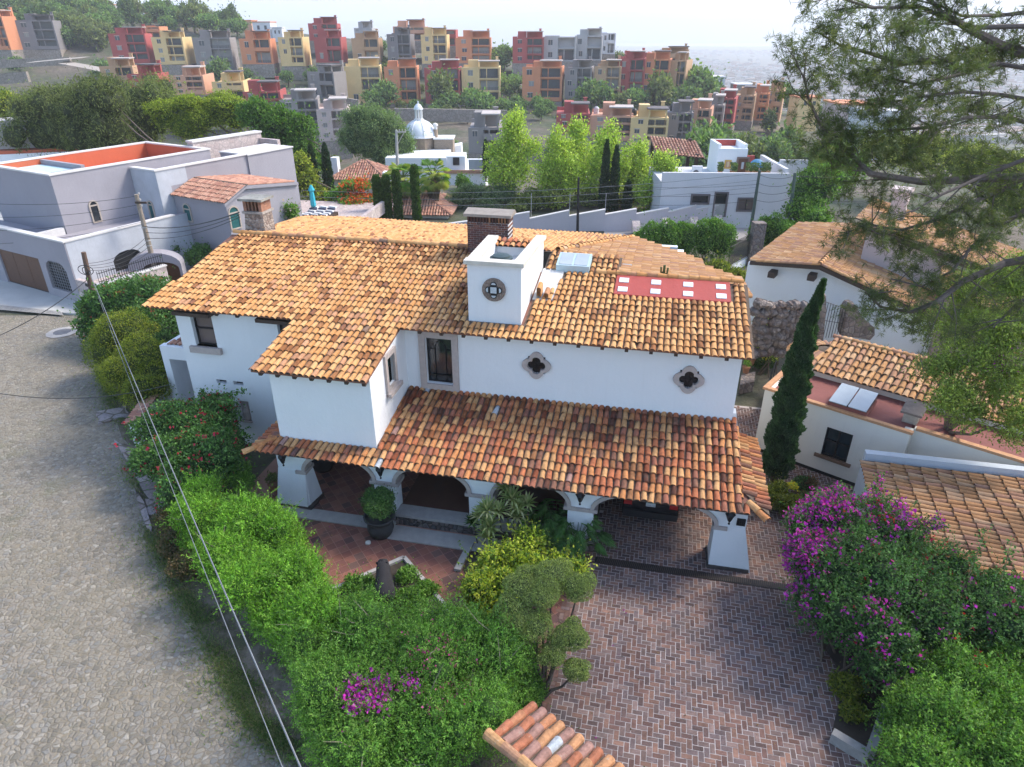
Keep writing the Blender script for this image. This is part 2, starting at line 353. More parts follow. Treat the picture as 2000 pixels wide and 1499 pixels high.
c = at(122, 650); mb = MB(); mb.lathe([(0, .05), (.42, .05), (.44, .03)], c[0], c[1], 24)
put('manhole_cover', mb, plain('cast_iron', (.16, .16, .17), .7, .3, .3, 8, .3), label='round grey manhole cover set in pale mortar on the cobbled street', cat='manhole cover')
mb = MB(); mb.lathe([(.44, .046), (.62, .044), (.78, .03)], c[0], c[1], 11); put('manhole_surround', mb, m_kerb, kind='structure')
# verge of earth, grass and stones between street and hedge
m, n, b = newmat('verge_soil'); p = coords(n)
k = ramp(n, noise(n, p, 1.3, 7, .7), [(.32, (.05, .075, .025)), (.45, (.10, .085, .05)), (.6, (.20, .16, .13)), (.75, (.13, .10, .08))]); n.links.new(k, b.inputs['Base Color']); b.inputs['Roughness'].default_value = .95; bump(n, b, noise(n, p, 5, 7, .7), .8, .08)
mb = MB(); P = []
for q in ED2:
    for t in np.linspace(0, 1, 8): P.append((q[0] + .1 + t * 2.6, q[1] + t * .6, .03 + .10 * t + .03 * sin(q[1] * 3 + t * 9)))
i = np.arange(len(ED2) - 1)[:, None] * 8 + np.arange(7)[None]; mb.add(P, np.stack((i, i + 1, i + 9, i + 8), -1).reshape(-1, 4)); put('verge', mb, m, None, True, kind='structure')
m_flag = rock('pinkish_flagstone', [(.30, .24, .22), (.38, .32, .30), (.26, .21, .2), (.34, .30, .30)], 1.6, (.12, .10, .07), .4)
flags = [((190, 808), (246, 798), (252, 815), (195, 830)), ((226, 866), (262, 885), (300, 930), (262, 925)), ((258, 925), (292, 928), (330, 975), (296, 985)), ((262, 960), (283, 985), (300, 1040), (288, 1038)), ((283, 978), (320, 985), (322, 1012), (292, 1010))]
for i, f in enumerate(flags):
    mb = MB(); Q = [at(u, v)[:2] for u, v in f]; c = sum(Q) / 4
    ring = []
    for a_ in range(4):
        for t in (0, .33, .66): ring.append((Q[a_] * (1 - t) + Q[(a_ + 1) % 4] * t - c) * (1 + .1 * sin(7 * a_ + 9 * t + i)) + c)
    ar = sum(ring[j][0] * ring[(j + 1) % 12][1] - ring[(j + 1) % 12][0] * ring[j][1] for j in range(12))
    if ar < 0: ring = ring[::-1]
    mb.prism([tuple(q) for q in ring], -.05, .10 + .03 * (i % 2))
    put('flagstone', mb, m_flag, label=['flat pinkish slab lying across the verge below the yellow-green hedge', 'narrow leaning slab at the street edge left of the red-flowered bush', 'broad pinkish slab beside the red-flowered bush', 'long kerb slab along the street edge with a pale stone at its tip', 'cracked pinkish slab between kerb slab and red-flowered bush'][i], cat='stone slab', group='slabs along the verge')

# grass tufts on the verge and edge of the street
mb = MB(); N = 42000; k = RNG.integers(0, len(ED2) - 1, N); E2 = np.array(ED2); pp = E2[k] + (E2[k + 1] - E2[k]) * RNG.uniform(0, 1, (N, 1)); off = RNG.normal(.22, .24, N); off = np.where(RNG.random(N) < .22, RNG.normal(.1, .6, N), off)
pp[:, 0] += off; pp[:, 2] = .03; keepm = np.sin(pp[:, 1] * 1.3) + np.sin(pp[:, 1] * .47 + 1) + RNG.normal(0, .5, N) > -.4; pp = pp[keepm]; N = len(pp)
th = RNG.uniform(0, 2 * pi, N); h = RNG.uniform(.03, .085, N); dx = np.stack((np.cos(th), np.sin(th), 0 * th), 1); ln = np.stack((RNG.normal(0, .05, N), RNG.normal(0, .05, N), h), 1)
V = np.stack((pp - dx * .012, pp + dx * .012, pp + ln + dx * .004, pp + ln - dx * .004), 1).reshape(-1, 3); pal = np.array([(.10, .18, .04), (.16, .22, .07), (.26, .25, .11), (.08, .13, .035)])
mb.add(V, np.arange(4 * N).reshape(-1, 4), pal[RNG.integers(0, 4, N)]); put('verge_grass', mb, m_leaf, kind='stuff', label='tufts of green grass along the edge of the cobbled street', cat='grass')

# ---------------------------------------------------------------- brick drive and tiled terrace
mb = MB(HF); a = .125; j = .006
cells = [(x, y) for x in range(-14, 84) for y in range(36, 214)]
V = []; K = []
bp = 1.12 * np.array([(.18, .10, .078), (.15, .085, .07), (.125, .08, .07), (.21, .12, .09), (.17, .115, .10), (.14, .10, .095), (.23, .13, .095), (.20, .135, .115)])
def in_drive(u, w):
    if w < 15.2: return u > -1.75 + max(0, (w - 11.5)) * .05
    if w < 16.6: return u > -1.1
    if w < 23.4: return u > -1.0 and not (u > 9)
    return 2.4 < u < 9.5
for x, y in cells:
    kk = (x - y) % 4
    if kk == 0: x0, x1, y0, y1 = x, x + 2, y, y + 1
    elif kk == 3: x0, x1, y0, y1 = x, x + 1, y, y + 2
    else: continue
    if not in_drive((x0 + x1) * a / 2, (y0 + y1) * a / 2): continue
    z = .03 + RNG.uniform(-.002, .002, 4); jj = RNG.uniform(.005, .011, 4)
    V += [(x0 * a + jj[0], y0 * a + jj[1], z[0]), (x1 * a - jj[2], y0 * a + jj[1], z[1]), (x1 * a - jj[2], y1 * a - jj[3], z[2]), (x0 * a + jj[0], y1 * a - jj[3], z[3])]
    K.append(bp[RNG.integers(8)] * RNG.uniform(.75, 1.2))
N = len(K); mb.add(V, np.arange(4 * N).reshape(-1, 4), np.array(K))
put('driveway', mb, m_brick, kind='structure')
mb = MB(HF); mb.quad([(-1.9, 4.4, .024), (10.5, 4.4, .024), (10.5, 26.9, .024), (-1.0, 26.9, .024), (-1.0, 16.2, .024)])
put('driveway_mortar', mb, plain('pale_joint_mortar', (.50, .44, .41), .95, 0, .35, 1.5, .2), kind='structure')
mb = MB(HF); V = []; K = []; tp = np.array([(.25, .105, .075), (.22, .09, .07), (.28, .125, .09), (.20, .085, .07)])
c45 = sqrt(.5); s_ = .292
for i in range(-50, 60):
    for k in range(-60, 60):
        u0, w0 = -6.5 + (i - k) * s_ * c45, 14.5 + (i + k) * s_ * c45
        if not (-12.2 < u0 < -.55 and 10.5 < w0 < 21): continue
        if w0 > 16.2 and u0 > -7.2: continue
        if u0 < (-11.6 + max(0, 15.9 - w0) * .66 if w0 < 16.6 else -13): continue
        e_ = s_ / 2 - .006; q = []
        for sx_, sy_ in ((-1, -1), (1, -1), (1, 1), (-1, 1)): q.append((u0 + (sx_ * e_ - sy_ * e_) * c45, w0 + (sx_ * e_ + sy_ * e_) * c45, .022))
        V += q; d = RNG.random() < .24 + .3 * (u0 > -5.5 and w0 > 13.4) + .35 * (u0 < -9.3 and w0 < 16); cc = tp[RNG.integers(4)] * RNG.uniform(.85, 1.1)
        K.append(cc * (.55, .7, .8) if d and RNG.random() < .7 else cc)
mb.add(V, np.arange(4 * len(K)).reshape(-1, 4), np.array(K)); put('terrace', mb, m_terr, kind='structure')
mb = MB(HF); mb.quad([(-8.0, 10.3, .016), (-.9, 10.3, .016), (-.9, 16.4, .016), (-7.2, 16.4, .016), (-7.2, 21.2, .016), (-13.2, 21.2, .016), (-13.2, 16.6, .016), (-11.7, 15.9, .016)]); put('terrace_joints', mb, plain('terracotta_joint', (.36, .20, .15), .95, 0, .2, 2), kind='structure')
# ---------------------------------------------------------------- clay tile roofs
PAL_MAIN = (np.array((1.0, .93, .84)) * np.array([(.60, .335, .145), (.64, .385, .18), (.56, .29, .115), (.50, .275, .16), (.37, .20, .115), (.26, .175, .13), (.60, .42, .28)]), np.array([.38, .22, .22, .09, .06, .015, .015]))
PAL_PORCH = (1.12 * np.array([(.47, .20, .075), (.40, .135, .06), (.29, .11, .065), (.52, .28, .12), (.20, .095, .06), (.34, .20, .165), (.10, .085, .075)]), np.array([.34, .18, .12, .18, .07, .09, .02]))
PAL_TAN = (np.array([(.56, .31, .14), (.50, .26, .11), (.45, .24, .14), (.60, .37, .20), (.36, .20, .13)]), np.array([.34, .26, .15, .15, .10]))
PAL_PINK = (np.array([(.45, .23, .155), (.52, .29, .2), (.40, .19, .13), (.33, .17, .13)]), np.array([.35, .3, .2, .15]))
def inpoly(a, b, poly):
    r = np.zeros(len(a), bool); n = len(poly)
    for i in range(n):
        x0, y0 = poly[i]; x1, y1 = poly[(i + 1) % n]
        c = ((y0 > b) != (y1 > b)); r ^= c & (a < (x1 - x0) * (b - y0) / ((y1 - y0) if y1 != y0 else 1e-9) + x0)
    return r
def tiles(mb, O, U, Sd, poly, pal, sp=.2, ex=.36, rad=.088, seed=1, darkfn=None, holes=(), pan=True, lift=.0):
    """barrel tiles over a plane: O origin, U along the eave, Sd up the slope; poly in (a, b) on that plane"""
    rg = np.random.default_rng(seed); O, U, Sd = (np.asarray(q, float) for q in (O, U, Sd)); U = U / np.linalg.norm(U); Sd = Sd / np.linalg.norm(Sd); Nn = np.cross(U, Sd)
    if Nn[2] < 0: Nn = -Nn
    P = np.array(poly); a0, b0 = P.min(0); a1, b1 = P.max(0)
    A, B = np.meshgrid(np.arange(a0 + sp / 2, a1, sp), np.arange(b0, b1, ex)); A = A.ravel(); B = B.ravel()
    k = inpoly(A, B + ex * .5, poly)
    for hpoly in holes: k &= ~inpoly(A, B + ex * .5, hpoly)
    A, B = A[k], B[k]; n = len(A)
    A = A + rg.normal(0, .007, n); Bj = B + rg.normal(0, .014, n); sk_ = rg.normal(0, .012, n)
    th = np.linspace(0, pi, 7); rl = rad * rg.uniform(.95, 1.06, n); ru = rl * .80
    V = np.zeros((n, 14, 3))
    for e, (rr, db, hh) in enumerate(((rl, -.03, .03), (ru, ex + .03, .004))):
        for i, t in enumerate(th):
            q = A + rr * cos(t) + sk_ * (e - .5) * 2; hgt = rr * .95 * sin(t) + hh + lift + rg.normal(0, .002, n)
            V[:, e * 7 + i] = O + q[:, None] * U + (Bj + db)[:, None] * Sd + hgt[:, None] * Nn
    F = (np.arange(n)[:, None, None] * 14 + np.array([(i, i + 1, i + 8, i + 7) for i in range(6)])[None]).reshape(-1, 4)
    cols, wt = pal; f = np.sin(A * .8 + seed) + np.sin(B * 1.1 + A * .35) + rg.normal(0, .5, n)
    cw = np.cumsum(wt / wt.sum()); fz = (np.sin(A * .37 + seed) + np.sin(B * .53 + A * .21) + np.sin(A * .9 - B * .7)) / 6 + .5; ci = np.minimum(np.searchsorted(cw, np.clip(rg.random(n) * .72 + .28 * fz, 0, .9999)), len(cols) - 1); K = cols[ci] * rg.uniform(.9, 1.08, (n, 1))
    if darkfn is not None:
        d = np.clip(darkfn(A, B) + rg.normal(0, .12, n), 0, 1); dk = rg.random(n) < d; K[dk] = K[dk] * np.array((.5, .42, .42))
    K[rg.random(n) < .0012] = (.45, .48, .5)
    mb.add(V.reshape(-1, 3), F, np.repeat(K, 6, 0))
    if pan:      # the pans and mortar that the tiles lie on
        Q = [O + a * U + b * Sd + .012 * Nn for a, b in poly]; mb.add(Q, [tuple(range(len(Q)))], (.13, .095, .07))
def ridge(mb, p, q, pal=PAL_MAIN, ex=.36, rad=.11, seed=3, up=.03):
    rg = np.random.default_rng(seed); p, q = np.asarray(p, float), np.asarray(q, float); d = q - p; L = np.linalg.norm(d); d /= L
    s_ = np.cross(d, (0, 0, 1)); s_ /= np.linalg.norm(s_); N = np.cross(s_, d)
    for i in range(int(L / ex)):
        c = p + d * i * ex; r0 = rad * rg.uniform(.94, 1.05); V = []
        for rr, t_, h in ((r0, -.02, .025), (r0 * .84, ex + .03, 0)):
            for th in np.linspace(-.15, pi + .15, 8): V.append(c + d * t_ + s_ * rr * cos(th) + N * (rr * sin(th) + h + up))
        mb.add(V, [(j, j + 1, j + 9, j + 8) for j in range(7)], pal[0][rg.choice(len(pal[0]), p=pal[1] / pal[1].sum())] * rg.uniform(.85, 1.1))
def holes_wall(mb, x0, x1, z0, z1, y0, y1, hs, col=None, axis='y'):
    xs = sorted({x0, x1} | {h[0] for h in hs} | {h[1] for h in hs})
    for a, b in zip(xs[:-1], xs[1:]):
        zz = z0
        for h in sorted((h for h in hs if h[0] <= a + 1e-6 and h[1] >= b - 1e-6), key=lambda h: h[2]):
            if h[2] > zz + 1e-6: mb.box(a, b, y0, y1, zz, h[2], col) if axis == 'y' else mb.box(y0, y1, a, b, zz, h[2], col)
            zz = h[3]
        if z1 > zz + 1e-6: mb.box(a, b, y0, y1, zz, z1, col) if axis == 'y' else mb.box(y0, y1, a, b, zz, z1, col)
def framebox(mb, x0, x1, z0, z1, y0, y1, t, col=None, axis='y', sill=None):
    f = (lambda a, b, c, d: mb.box(a, b, y0, y1, c, d, col)) if axis == 'y' else (lambda a, b, c, d: mb.box(y0, y1, a, b, c, d, col))
    f(x0, x0 + t, z0, z1); f(x1 - t, x1, z0, z1); f(x0 + t, x1 - t, z1 - t, z1); f(x0 + t, x1 - t, z0, z0 + (sill or t))

# ---------------------------------------------------------------- the white house with the arcade
def rz(w): return 5.7 + .18 * (w - 19.35)
hloc = HF.w([(-4, 18, 0)])[0]
house = thing('tiled_house', 'big white house with orange clay tile roofs, arcaded porch and white roof tower', 'house', tuple(hloc))
X = Fr(0, 0, -12.2)
mb = MB(HF); WL = -.18                      # roof deck sits .18 under the tile plane
def top(w): return rz(w) - .16
# left block
Lh = [(-16.06, -15.2, 4.05, 5.33), (-12.66, -11.9, 4.3, 5.33), (-15.56, -15.14, 2.55, 2.72), (-14.86, -14.46, 2.55, 2.72), (-14.85, -14.4, 1.05, 1.9)]
holes_wall(mb, -16.65, -11.27, -.1, top(19.8), 19.8, 20.1, Lh)
mb.slabx([(20.1, -.1), (24.8, -.1), (24.8, top(24.8)), (20.1, top(20.1))], -16.65, -16.35); mb.slabx([(20.1, -.1), (24.8, -.1), (24.8, top(24.8)), (20.1, top(20.1))], -7.5, -7.2)
# wing standing on the porch
mb.slabx([(16.75, 2.35), (19.8, 2.35), (19.8, top(19.8)), (16.75, top(16.75))], -11.27, -11.0)
sw = [(18.02, 18.6, 4.12, 5.12)]
mb.box(-11.0, -8.24, 16.75, 17.0, 2.35, top(16.75))
holes_wall(mb, 16.75, 19.8, 2.35, top(16.75), -8.24, -7.96, sw, axis='x')
mb.slabx([(16.75, top(16.75)), (19.8, top(16.75)), (19.8, top(19.8))], -8.24, -7.96)
# long upper wall
holes_wall(mb, -7.96, 2.88, 2.7, top(19.8), 19.8, 20.1, [(-7.25, -6.33, 3.5, 5.26), (-3.75, -3.17, 4.25, 4.85), (1.1, 1.68, 4.25, 4.85)])
mb.slabx([(20.1, 2.7), (23.7, 2.7), (23.7, top(23.7)), (20.1, top(20.1))], 2.58, 2.88)
mb.box(-7.96, 2.88, 23.7, 24.0, 2.7, top(23.7))
# ground floor walls behind the arcade
mb.box(-11.27, -1.15, 20.0, 20.3, 0, 2.7); mb.box(-1.45, -1.15, 20.3, 25, 0, 2.7); mb.box(2.58, 2.88, 20.0, 25, 0, 2.7); mb.box(-1.45, 2.88, 25, 25.3, 0, 2.7)
mb.box(-11.2, 3.0, 17.05, 19.75, 2.42, 2.62)          # porch ceiling
mb.hexa([(2.9, 19.9, 0), (3.75, 19.9, 0), (3.75, 20.25, 0), (2.9, 20.25, 0), (2.9, 19.9, 3.45), (3.0, 19.9, 3.45), (3.0, 20.25, 3.45), (2.9, 20.25, 3.45)])
# rear body under the back slope
mb.slabx([(25.5, 0), (33.4, 0), (33.4, 4.9), (25.5, 6.3)], -17.0, -16.7); mb.box(-17, 1.0, 33.4, 33.7, 0, 4.9); mb.box(1.0, 1.3, 25.5, 33.4, 0, 4.8)
put('wall', mb, m_white, house)
# arcade: pillars, arches
AR = [(-10.5, -8.12), (-7.38, -4.97), (-4.2, -1.86), (-1.08, 2.45)]; ZS = 1.5
poly = [(-11.45, 0)]
for x0, x1 in AR:
    poly += [(x0, 0)] if x0 != AR[0][0] else [(x0, 0)]
    for t in np.linspace(pi, 0, 19): poly.append(((x0 + x1) / 2 + (x1 - x0) / 2 * cos(t), ZS + .74 * sin(t)))
    poly.append((x1, 0))
poly += [(3.3, 0), (3.3, 2.5), (-11.45, 2.5)]
mb = MB(HF); mb.slab(poly, 16.6, 17.05)
for a, b, s0, s1 in ((-11.45, -10.5, -.22, .0), (2.45, 3.3, -.02, .24)):   # battered end pillars
    mb.hexa([(a + s0, 16.46, 0), (b + s1 - (.14 if s1 == 0 else 0) + .1, 16.46, 0), (b + .1, 17.3, 0), (a + s0, 17.3, 0), (a - .01, 16.59, ZS), (b, 16.59, ZS), (b, 17.06, ZS), (a - .01, 17.06, ZS)])
put('arcade', mb, m_white, house)
mb = MB(HF)
for x0, x1 in AR:
    o_, i_ = [], []
    for t in np.linspace(pi, 0, 19): o_.append(((x0 + x1) / 2 + ((x1 - x0) / 2 + .10) * cos(t), ZS + .86 * sin(t))); i_.append(((x0 + x1) / 2 + ((x1 - x0) / 2 - .015) * cos(t), ZS + .725 * sin(t)))
    for j in range(18): mb.slab([i_[j], i_[j + 1], o_[j + 1], o_[j]], 16.54, 17.0)
for a, b in ((-10.82, -10.44), (-8.24, -7.26), (-5.08, -4.1), (-1.98, -.96), (2.39, 2.8)): mb.box(a, b, 16.53, 17.1, ZS - .11, ZS + .005)
put('arch_trim', mb, m_stone, house)
m_plinth = plain('dark_plinth', (.05, .04, .038), .7, 0, .3, 5)
for a, b in ((-11.72, -10.38), (2.38, 3.58)): mb = MB(HF); mb.box(a, b, 16.42, 17.34, .03, .13); put('pillar_plinth', mb, m_plinth, house)
# raised floor of the middle bays with its stone face
mb = MB(HF); mb.box(-7.4, -1.0, 16.36, 16.9, .36, .46); mb.box(-11.9, -7.4, 15.98, 16.5, .03, .075); mb.box(-7.4, -1.5, 15.62, 16.28, .03, .075); put('stone_curb', mb, m_kerb, house)
mb = MB(HF); mb.box(-7.4, -1.0, 16.40, 16.58, 0, .36); put('riser', mb, m_lava, house)
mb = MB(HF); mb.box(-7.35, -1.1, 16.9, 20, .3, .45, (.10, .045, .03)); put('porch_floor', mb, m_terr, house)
# main roof
def dark_main(a, b): return .10 + .45 * sstep(4.0, 5.6, b) + .40 * sstep(9.0, 12.0, a) * (1 - sstep(13.2, 13.6, a)) * (.5 + .5 * np.sin(b * 1.3 + a)) * (b < 6)
sl = sqrt(1 + .18 ** 2); E = lambda w: (w - 19.35) * sl
poly = [(0, 0), (5.87, 0), (5.87, E(16.42)), (9.52, E(16.42)), (9.52, 0), (20.66, 0), (20.70, E(23.75)), (16.3, E(23.75)), (16.3, E(25.15)), (13.55, E(25.15)), (13.55, E(20.1)), (11.7, E(20.1)), (11.7, E(25.15)), (.35, E(25.15))]
patch = [(13.5, E(21.6)), (14.2, E(22.5)), (14.35, E(23.7)), (13.5, E(23.9))]
redp = [(16.2, E(22.32)), (20.12, E(22.42)), (20.12, E(23.76)), (16.2, E(23.76))]
O = HF.w([(-17.5, 19.35, 5.7)])[0]; Uv = np.array((HF.c, HF.s, 0)); Wv = np.array((-HF.s, HF.c, .18))
mb = MB(); tiles(mb, O - (0, 0, .06), Uv, Wv, poly, PAL_MAIN, .2, .36, .09, 5, dark_main, [patch, redp])
roof = put('roof', mb, m_tile, house)
R = lambda u, w, dz=0: HF.w([(u, w, rz(w) + dz)])[0]
mb = MB(); ridge(mb, R(-17.3, 25.15, -.02), R(-5.9, 25.15, -.02), seed=2); put('ridge_cap', mb, m_tile, roof)
mb = MB(); ridge(mb, R(-2.0, 23.8, -.02), R(3.2, 23.8, -.02), seed=4); put('ridge_cap', mb, m_tile, roof)
mb = MB(HF)                                                    # boarded deck under the tiles
for u0, u1, w0_, w1_ in ((-17.4, -11.7, 19.42, 25.1), (-11.7, -7.95, 16.5, 25.1), (-7.95, 3.08, 19.42, 23.7)):
    mb.hexa([(u0, w0_, rz(w0_) - .16), (u1, w0_, rz(w0_) - .16), (u1, w1_, rz(w1_) - .16), (u0, w1_, rz(w1_) - .16), (u0, w0_, rz(w0_) - .065), (u1, w0_, rz(w0_) - .065), (u1, w1_, rz(w1_) - .065), (u0, w1_, rz(w1_) - .065)])
put('roof_deck', mb, plain('red_brown_board', (.20, .09, .06), .85, 0, .3, 4, .2), house)
def rafter(u, w, z, slope):
    mb = MB(HF); mb.hexa([(u - .055, w, z - .24), (u + .055, w, z - .24), (u + .055, w + .9, z - .24 + .9 * slope), (u - .055, w + .9, z - .24 + .9 * slope), (u - .055, w - .02, z - .15), (u + .055, w - .02, z - .15), (u + .055, w + .9, z - .15 + .9 * slope), (u - .055, w + .9, z - .15 + .9 * slope)])
    put('rafter_tail', mb, m_wood, house)
for u in np.arange(-7.3, 3.0, .745): rafter(u, 19.42, rz(19.42) - .01, .18)
for u in np.arange(-11.4, -8.0, .56): rafter(u, 16.5, rz(16.5) - .01, .18)
for u in (-14.7, -13.9): rafter(u, 19.42, rz(19.42) - .01, .18)
for a, b in ((-16.5, -15.05), (-13.25, -11.75)): mb = MB(HF); mb.box(a, b, 19.45, 19.79, 5.33, 5.46); put('lintel_beam', mb, m_wood, house)
# back slopes
mb = MB()
Ob = HF.w([(-17.3, 25.15, rz(25.15))])[0]; Wb = np.array((-HF.s, HF.c, -.18)); Lb = lambda w: (w - 25.15) * sl
ztop = rz(25.15)
Ob2 = HF.w([(-18.0, 34.6, ztop - .18 * (34.6 - 25.15))])[0]       # eave of the back slope; tiles run up towards the ridge
Wb2 = np.array((HF.s, -HF.c, .18)); LL = (34.6 - 25.15) * sl
tiles(mb, Ob2 + Uv * 18.2, -Uv, Wb2, [(19.4, .3), (17.2, LL * .85), (17.2, LL), (3.9, LL), (1.3, 1.1), (7, .7), (13.5, -.3), (16.9, -1.0)], PAL_MAIN, .2, .36, .09, 8, lambda a, b: .08 + 0 * a)
put('rear_roof', mb, m_tile, house)
mb = MB(); Kz = lambda u, w, z: HF.w([(u, w, z)])[0]
# hipped part at the right rear: one face towards the viewer, one falling to the right
n_ = np.array((-HF.s, HF.c, 0.0))
tiles(mb, Kz(3.4, 23.7, 5.96), n_ + np.array((0, 0, -.136)), -Uv + np.array((0, 0, .137)), [(0, 0), (3.6, 0), (5.3, 1.55), (6.5, 1.55), (9.8, 4.48), (1.76, 7.09), (1.5, 4.9), (0, 4.7)], PAL_TAN, .2, .36, .09, 12)
ridge(mb, Kz(-3.69, 25.46, 6.72), Kz(-1.08, 33.5, 5.27), seed=6)
put('hip_roof', mb, m_tile, house)
# mortar patch, red strip with glass blocks, skylight
def onroof(mb, u0, u1, w0_, w1_, z0, z1, col=None): mb.hexa([(u0, w0_, rz(w0_) + z0), (u1, w0_, rz(w0_) + z0), (u1, w1_, rz(w1_) + z0), (u0, w1_, rz(w1_) + z0), (u0, w0_, rz(w0_) + z1), (u1, w0_, rz(w0_) + z1), (u1, w1_, rz(w1_) + z1), (u0, w1_, rz(w1_) + z1)], col)
mb = MB(HF); onroof(mb, -3.98, -3.2, 21.7, 23.9, -.1, -.01); put('mortar_patch', mb, m_mort, house)
mb = MB(HF); onroof(mb, -1.28, 2.6, 22.36, 23.72, -.12, .03); put('red_panel', mb, m_red, house)
rp = house.children[-1]
for u in (-1.0, .11, 1.2, 2.29):
    for w in (22.68, 23.31):
        mb = MB(HF); onroof(mb, u - .165, u + .165, w - .15, w + .15, .03, .055); put('glass_block', mb, plain('glass_block_white', (.72, .76, .78), .25, 0, .15, 9, .1), rp)
mb = MB(HF); onroof(mb, -3.5, -2.3, 23.75, 24.75, -.05, .22); sb = put('skylight', mb, plain('pale_blue_frame', (.42, .55, .60), .5, 0, .1), house)
mb = MB(HF); onroof(mb, -3.42, -2.94, 23.82, 24.68, .22, .235); onroof(mb, -2.86, -2.38, 23.82, 24.68, .22, .235); put('pane', mb, m_fog, sb)
# small stack of spare tiles beside the tower
mb = MB(HF)
for u in (-3.78, -3.52):
    for k in range(9 if u < -3.6 else 4):
        th = np.linspace(0, pi, 7); V = [(u + .085 * cos(t), 21.75 + .42 * e, rz(21.7 + .42 * e) + .02 + .035 * k + .085 * sin(t)) for e in (0, 1) for t in th]
        mb.add(V, [(i, i + 1, i + 8, i + 7) for i in range(6)], PAL_MAIN[0][k % 4] * .9)
put('tile_stack', mb, m_tile, label='stack of spare clay tiles leaning by the white roof tower', cat='tile stack')
# ---- porch roof
pz = lambda w: 2.5 + .2 * (w - 15.95)
sp_ = sqrt(1.04); P_ = lambda w: (w - 15.95) * sp_
Op = HF.w([(-11.75, 15.97, 2.455)])[0]; Wp = np.array((-HF.s, HF.c, .2))
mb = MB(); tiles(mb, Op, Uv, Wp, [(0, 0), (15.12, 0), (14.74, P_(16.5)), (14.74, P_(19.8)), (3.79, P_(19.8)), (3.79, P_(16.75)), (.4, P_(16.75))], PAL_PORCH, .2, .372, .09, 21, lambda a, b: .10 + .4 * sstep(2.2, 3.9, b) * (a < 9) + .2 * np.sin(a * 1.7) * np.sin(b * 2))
# returns at both ends
tiles(mb, Kz(-12.05, 16.15, 2.36), n_, Uv + np.array((0, 0, .26)), [(0, 0), (2.6, 0), (2.6, .8), (.6, .8)], PAL_PORCH, .2, .37, .09, 22)
tiles(mb, Kz(3.75, 20.1, 2.45), -n_, -Uv + np.array((0, 0, .28)), [(0, 0), (4.0, 0), (3.3, .72), (0, .72)], PAL_PORCH, .2, .37, .09, 23)
pr = put('porch_roof', mb, m_tileold, house)
for p, q, ex_, rd, sd, up_ in ((Kz(-12.1, 15.9, 2.40), Kz(-11.2, 16.8, 2.62), .36, .11, 5, .03), (Kz(3.65, 15.85, 2.42), Kz(3.0, 16.65, 2.62), .36, .11, 9, .03), (Kz(3.03, 16.6, 2.56), Kz(3.03, 19.8, 3.22), .5, .06, 10, -.02), (Kz(-7.92, 16.85, 2.66), Kz(-7.92, 19.75, 3.24), .6, .045, 13, 0)):
    mb = MB(); ridge(mb, p, q, PAL_PORCH, ex_, rd, sd, up_); put('hip_cap', mb, m_tileold, pr)
mb = MB(HF); mb.hexa([(-11.6, 16.06, 2.41), (3.2, 16.06, 2.41), (3.2, 17, 2.60), (-11.6, 17, 2.60), (-11.6, 16.06, 2.445), (3.2, 16.06, 2.445), (3.2, 17, 2.63), (-11.6, 17, 2.63)]); put('porch_deck', mb, bpy.data.materials['red_brown_board'], house)
for u in np.arange(-11.1, 3.2, 1.02): rafter(u, 16.22, pz(16.22) + .05, .2)
# ---- windows and stone surrounds
mb = MB(HF); framebox(mb, -7.47, -6.11, 3.28, 5.42, 19.72, 19.95, .21); w = put('window', mb, m_stone, house)
mb = MB(HF); mb.box(-7.25, -6.33, 19.99, 20.01, 3.5, 5.26); put('pane', mb, m_glassd, w)
mb = MB(HF); framebox(mb, -7.25, -6.33, 3.49, 5.26, 19.93, 19.98, .035); mb.box(-7.22, -6.36, 19.94, 19.97, 3.74, 3.78)
for u in (-6.98, -6.6): mb.tube([(u, 19.955, 3.52), (u, 19.955, 4.72)], .014, 6)
mb.tube([(-6.79 + .19 * cos(t), 19.955, 4.72 + .3 * sin(t)) for t in np.linspace(pi, 0, 11)], .014, 6); mb.tube([(-7.22, 19.955, 4.72), (-6.98, 19.955, 4.72)], .012, 6); mb.tube([(-6.6, 19.955, 4.72), (-6.36, 19.955, 4.72)], .012, 6)
put('ironwork', mb, m_iron, w)
mb = MB(HF); framebox(mb, 17.86, 18.76, 3.94, 5.28, -8.02, -7.88, .16, axis='x'); mb.box(-7.88, -7.78, 17.84, 18.9, 3.84, 3.98); w = put('window', mb, m_stone, house)
mb = MB(HF); mb.box(-8.12, -8.1, 18.02, 18.6, 4.1, 5.12); put('pane', mb, m_teal, w)
mb = MB(HF); framebox(mb, 18.02, 18.6, 4.1, 5.12, -8.08, -8.03, .04, axis='x'); mb.box(-8.08, -8.04, 18.06, 18.56, 4.62, 4.66); put('sash', mb, m_iron, w)
for a, b, z0, z1 in ((-16.06, -15.2, 4.05, 5.33), (-12.66, -11.9, 4.3, 5.33)):
    mb = MB(HF); mb.box(a, b, 20.02, 20.05, z0, z1); w = put('window', mb, m_curtain, house)
    mb = MB(HF); framebox(mb, a, b, z0, z1, 19.96, 20.02, .05); mb.box(a + .05, b - .05, 19.965, 20.015, (z0 + z1) / 2 - .02, (z0 + z1) / 2 + .03); put('sash', mb, m_iron, w)
    if a < -14: mb = MB(HF); mb.box(a - .22, b + .17, 19.66, 19.96, z0 - .24, z0); put('sill', mb, m_stone, w)
for a, b in ((-15.56, -15.14), (-14.86, -14.46)): mb = MB(HF); mb.box(a, b, 20.0, 20.05, 2.55, 2.72); put('vent', mb, m_iron, house)
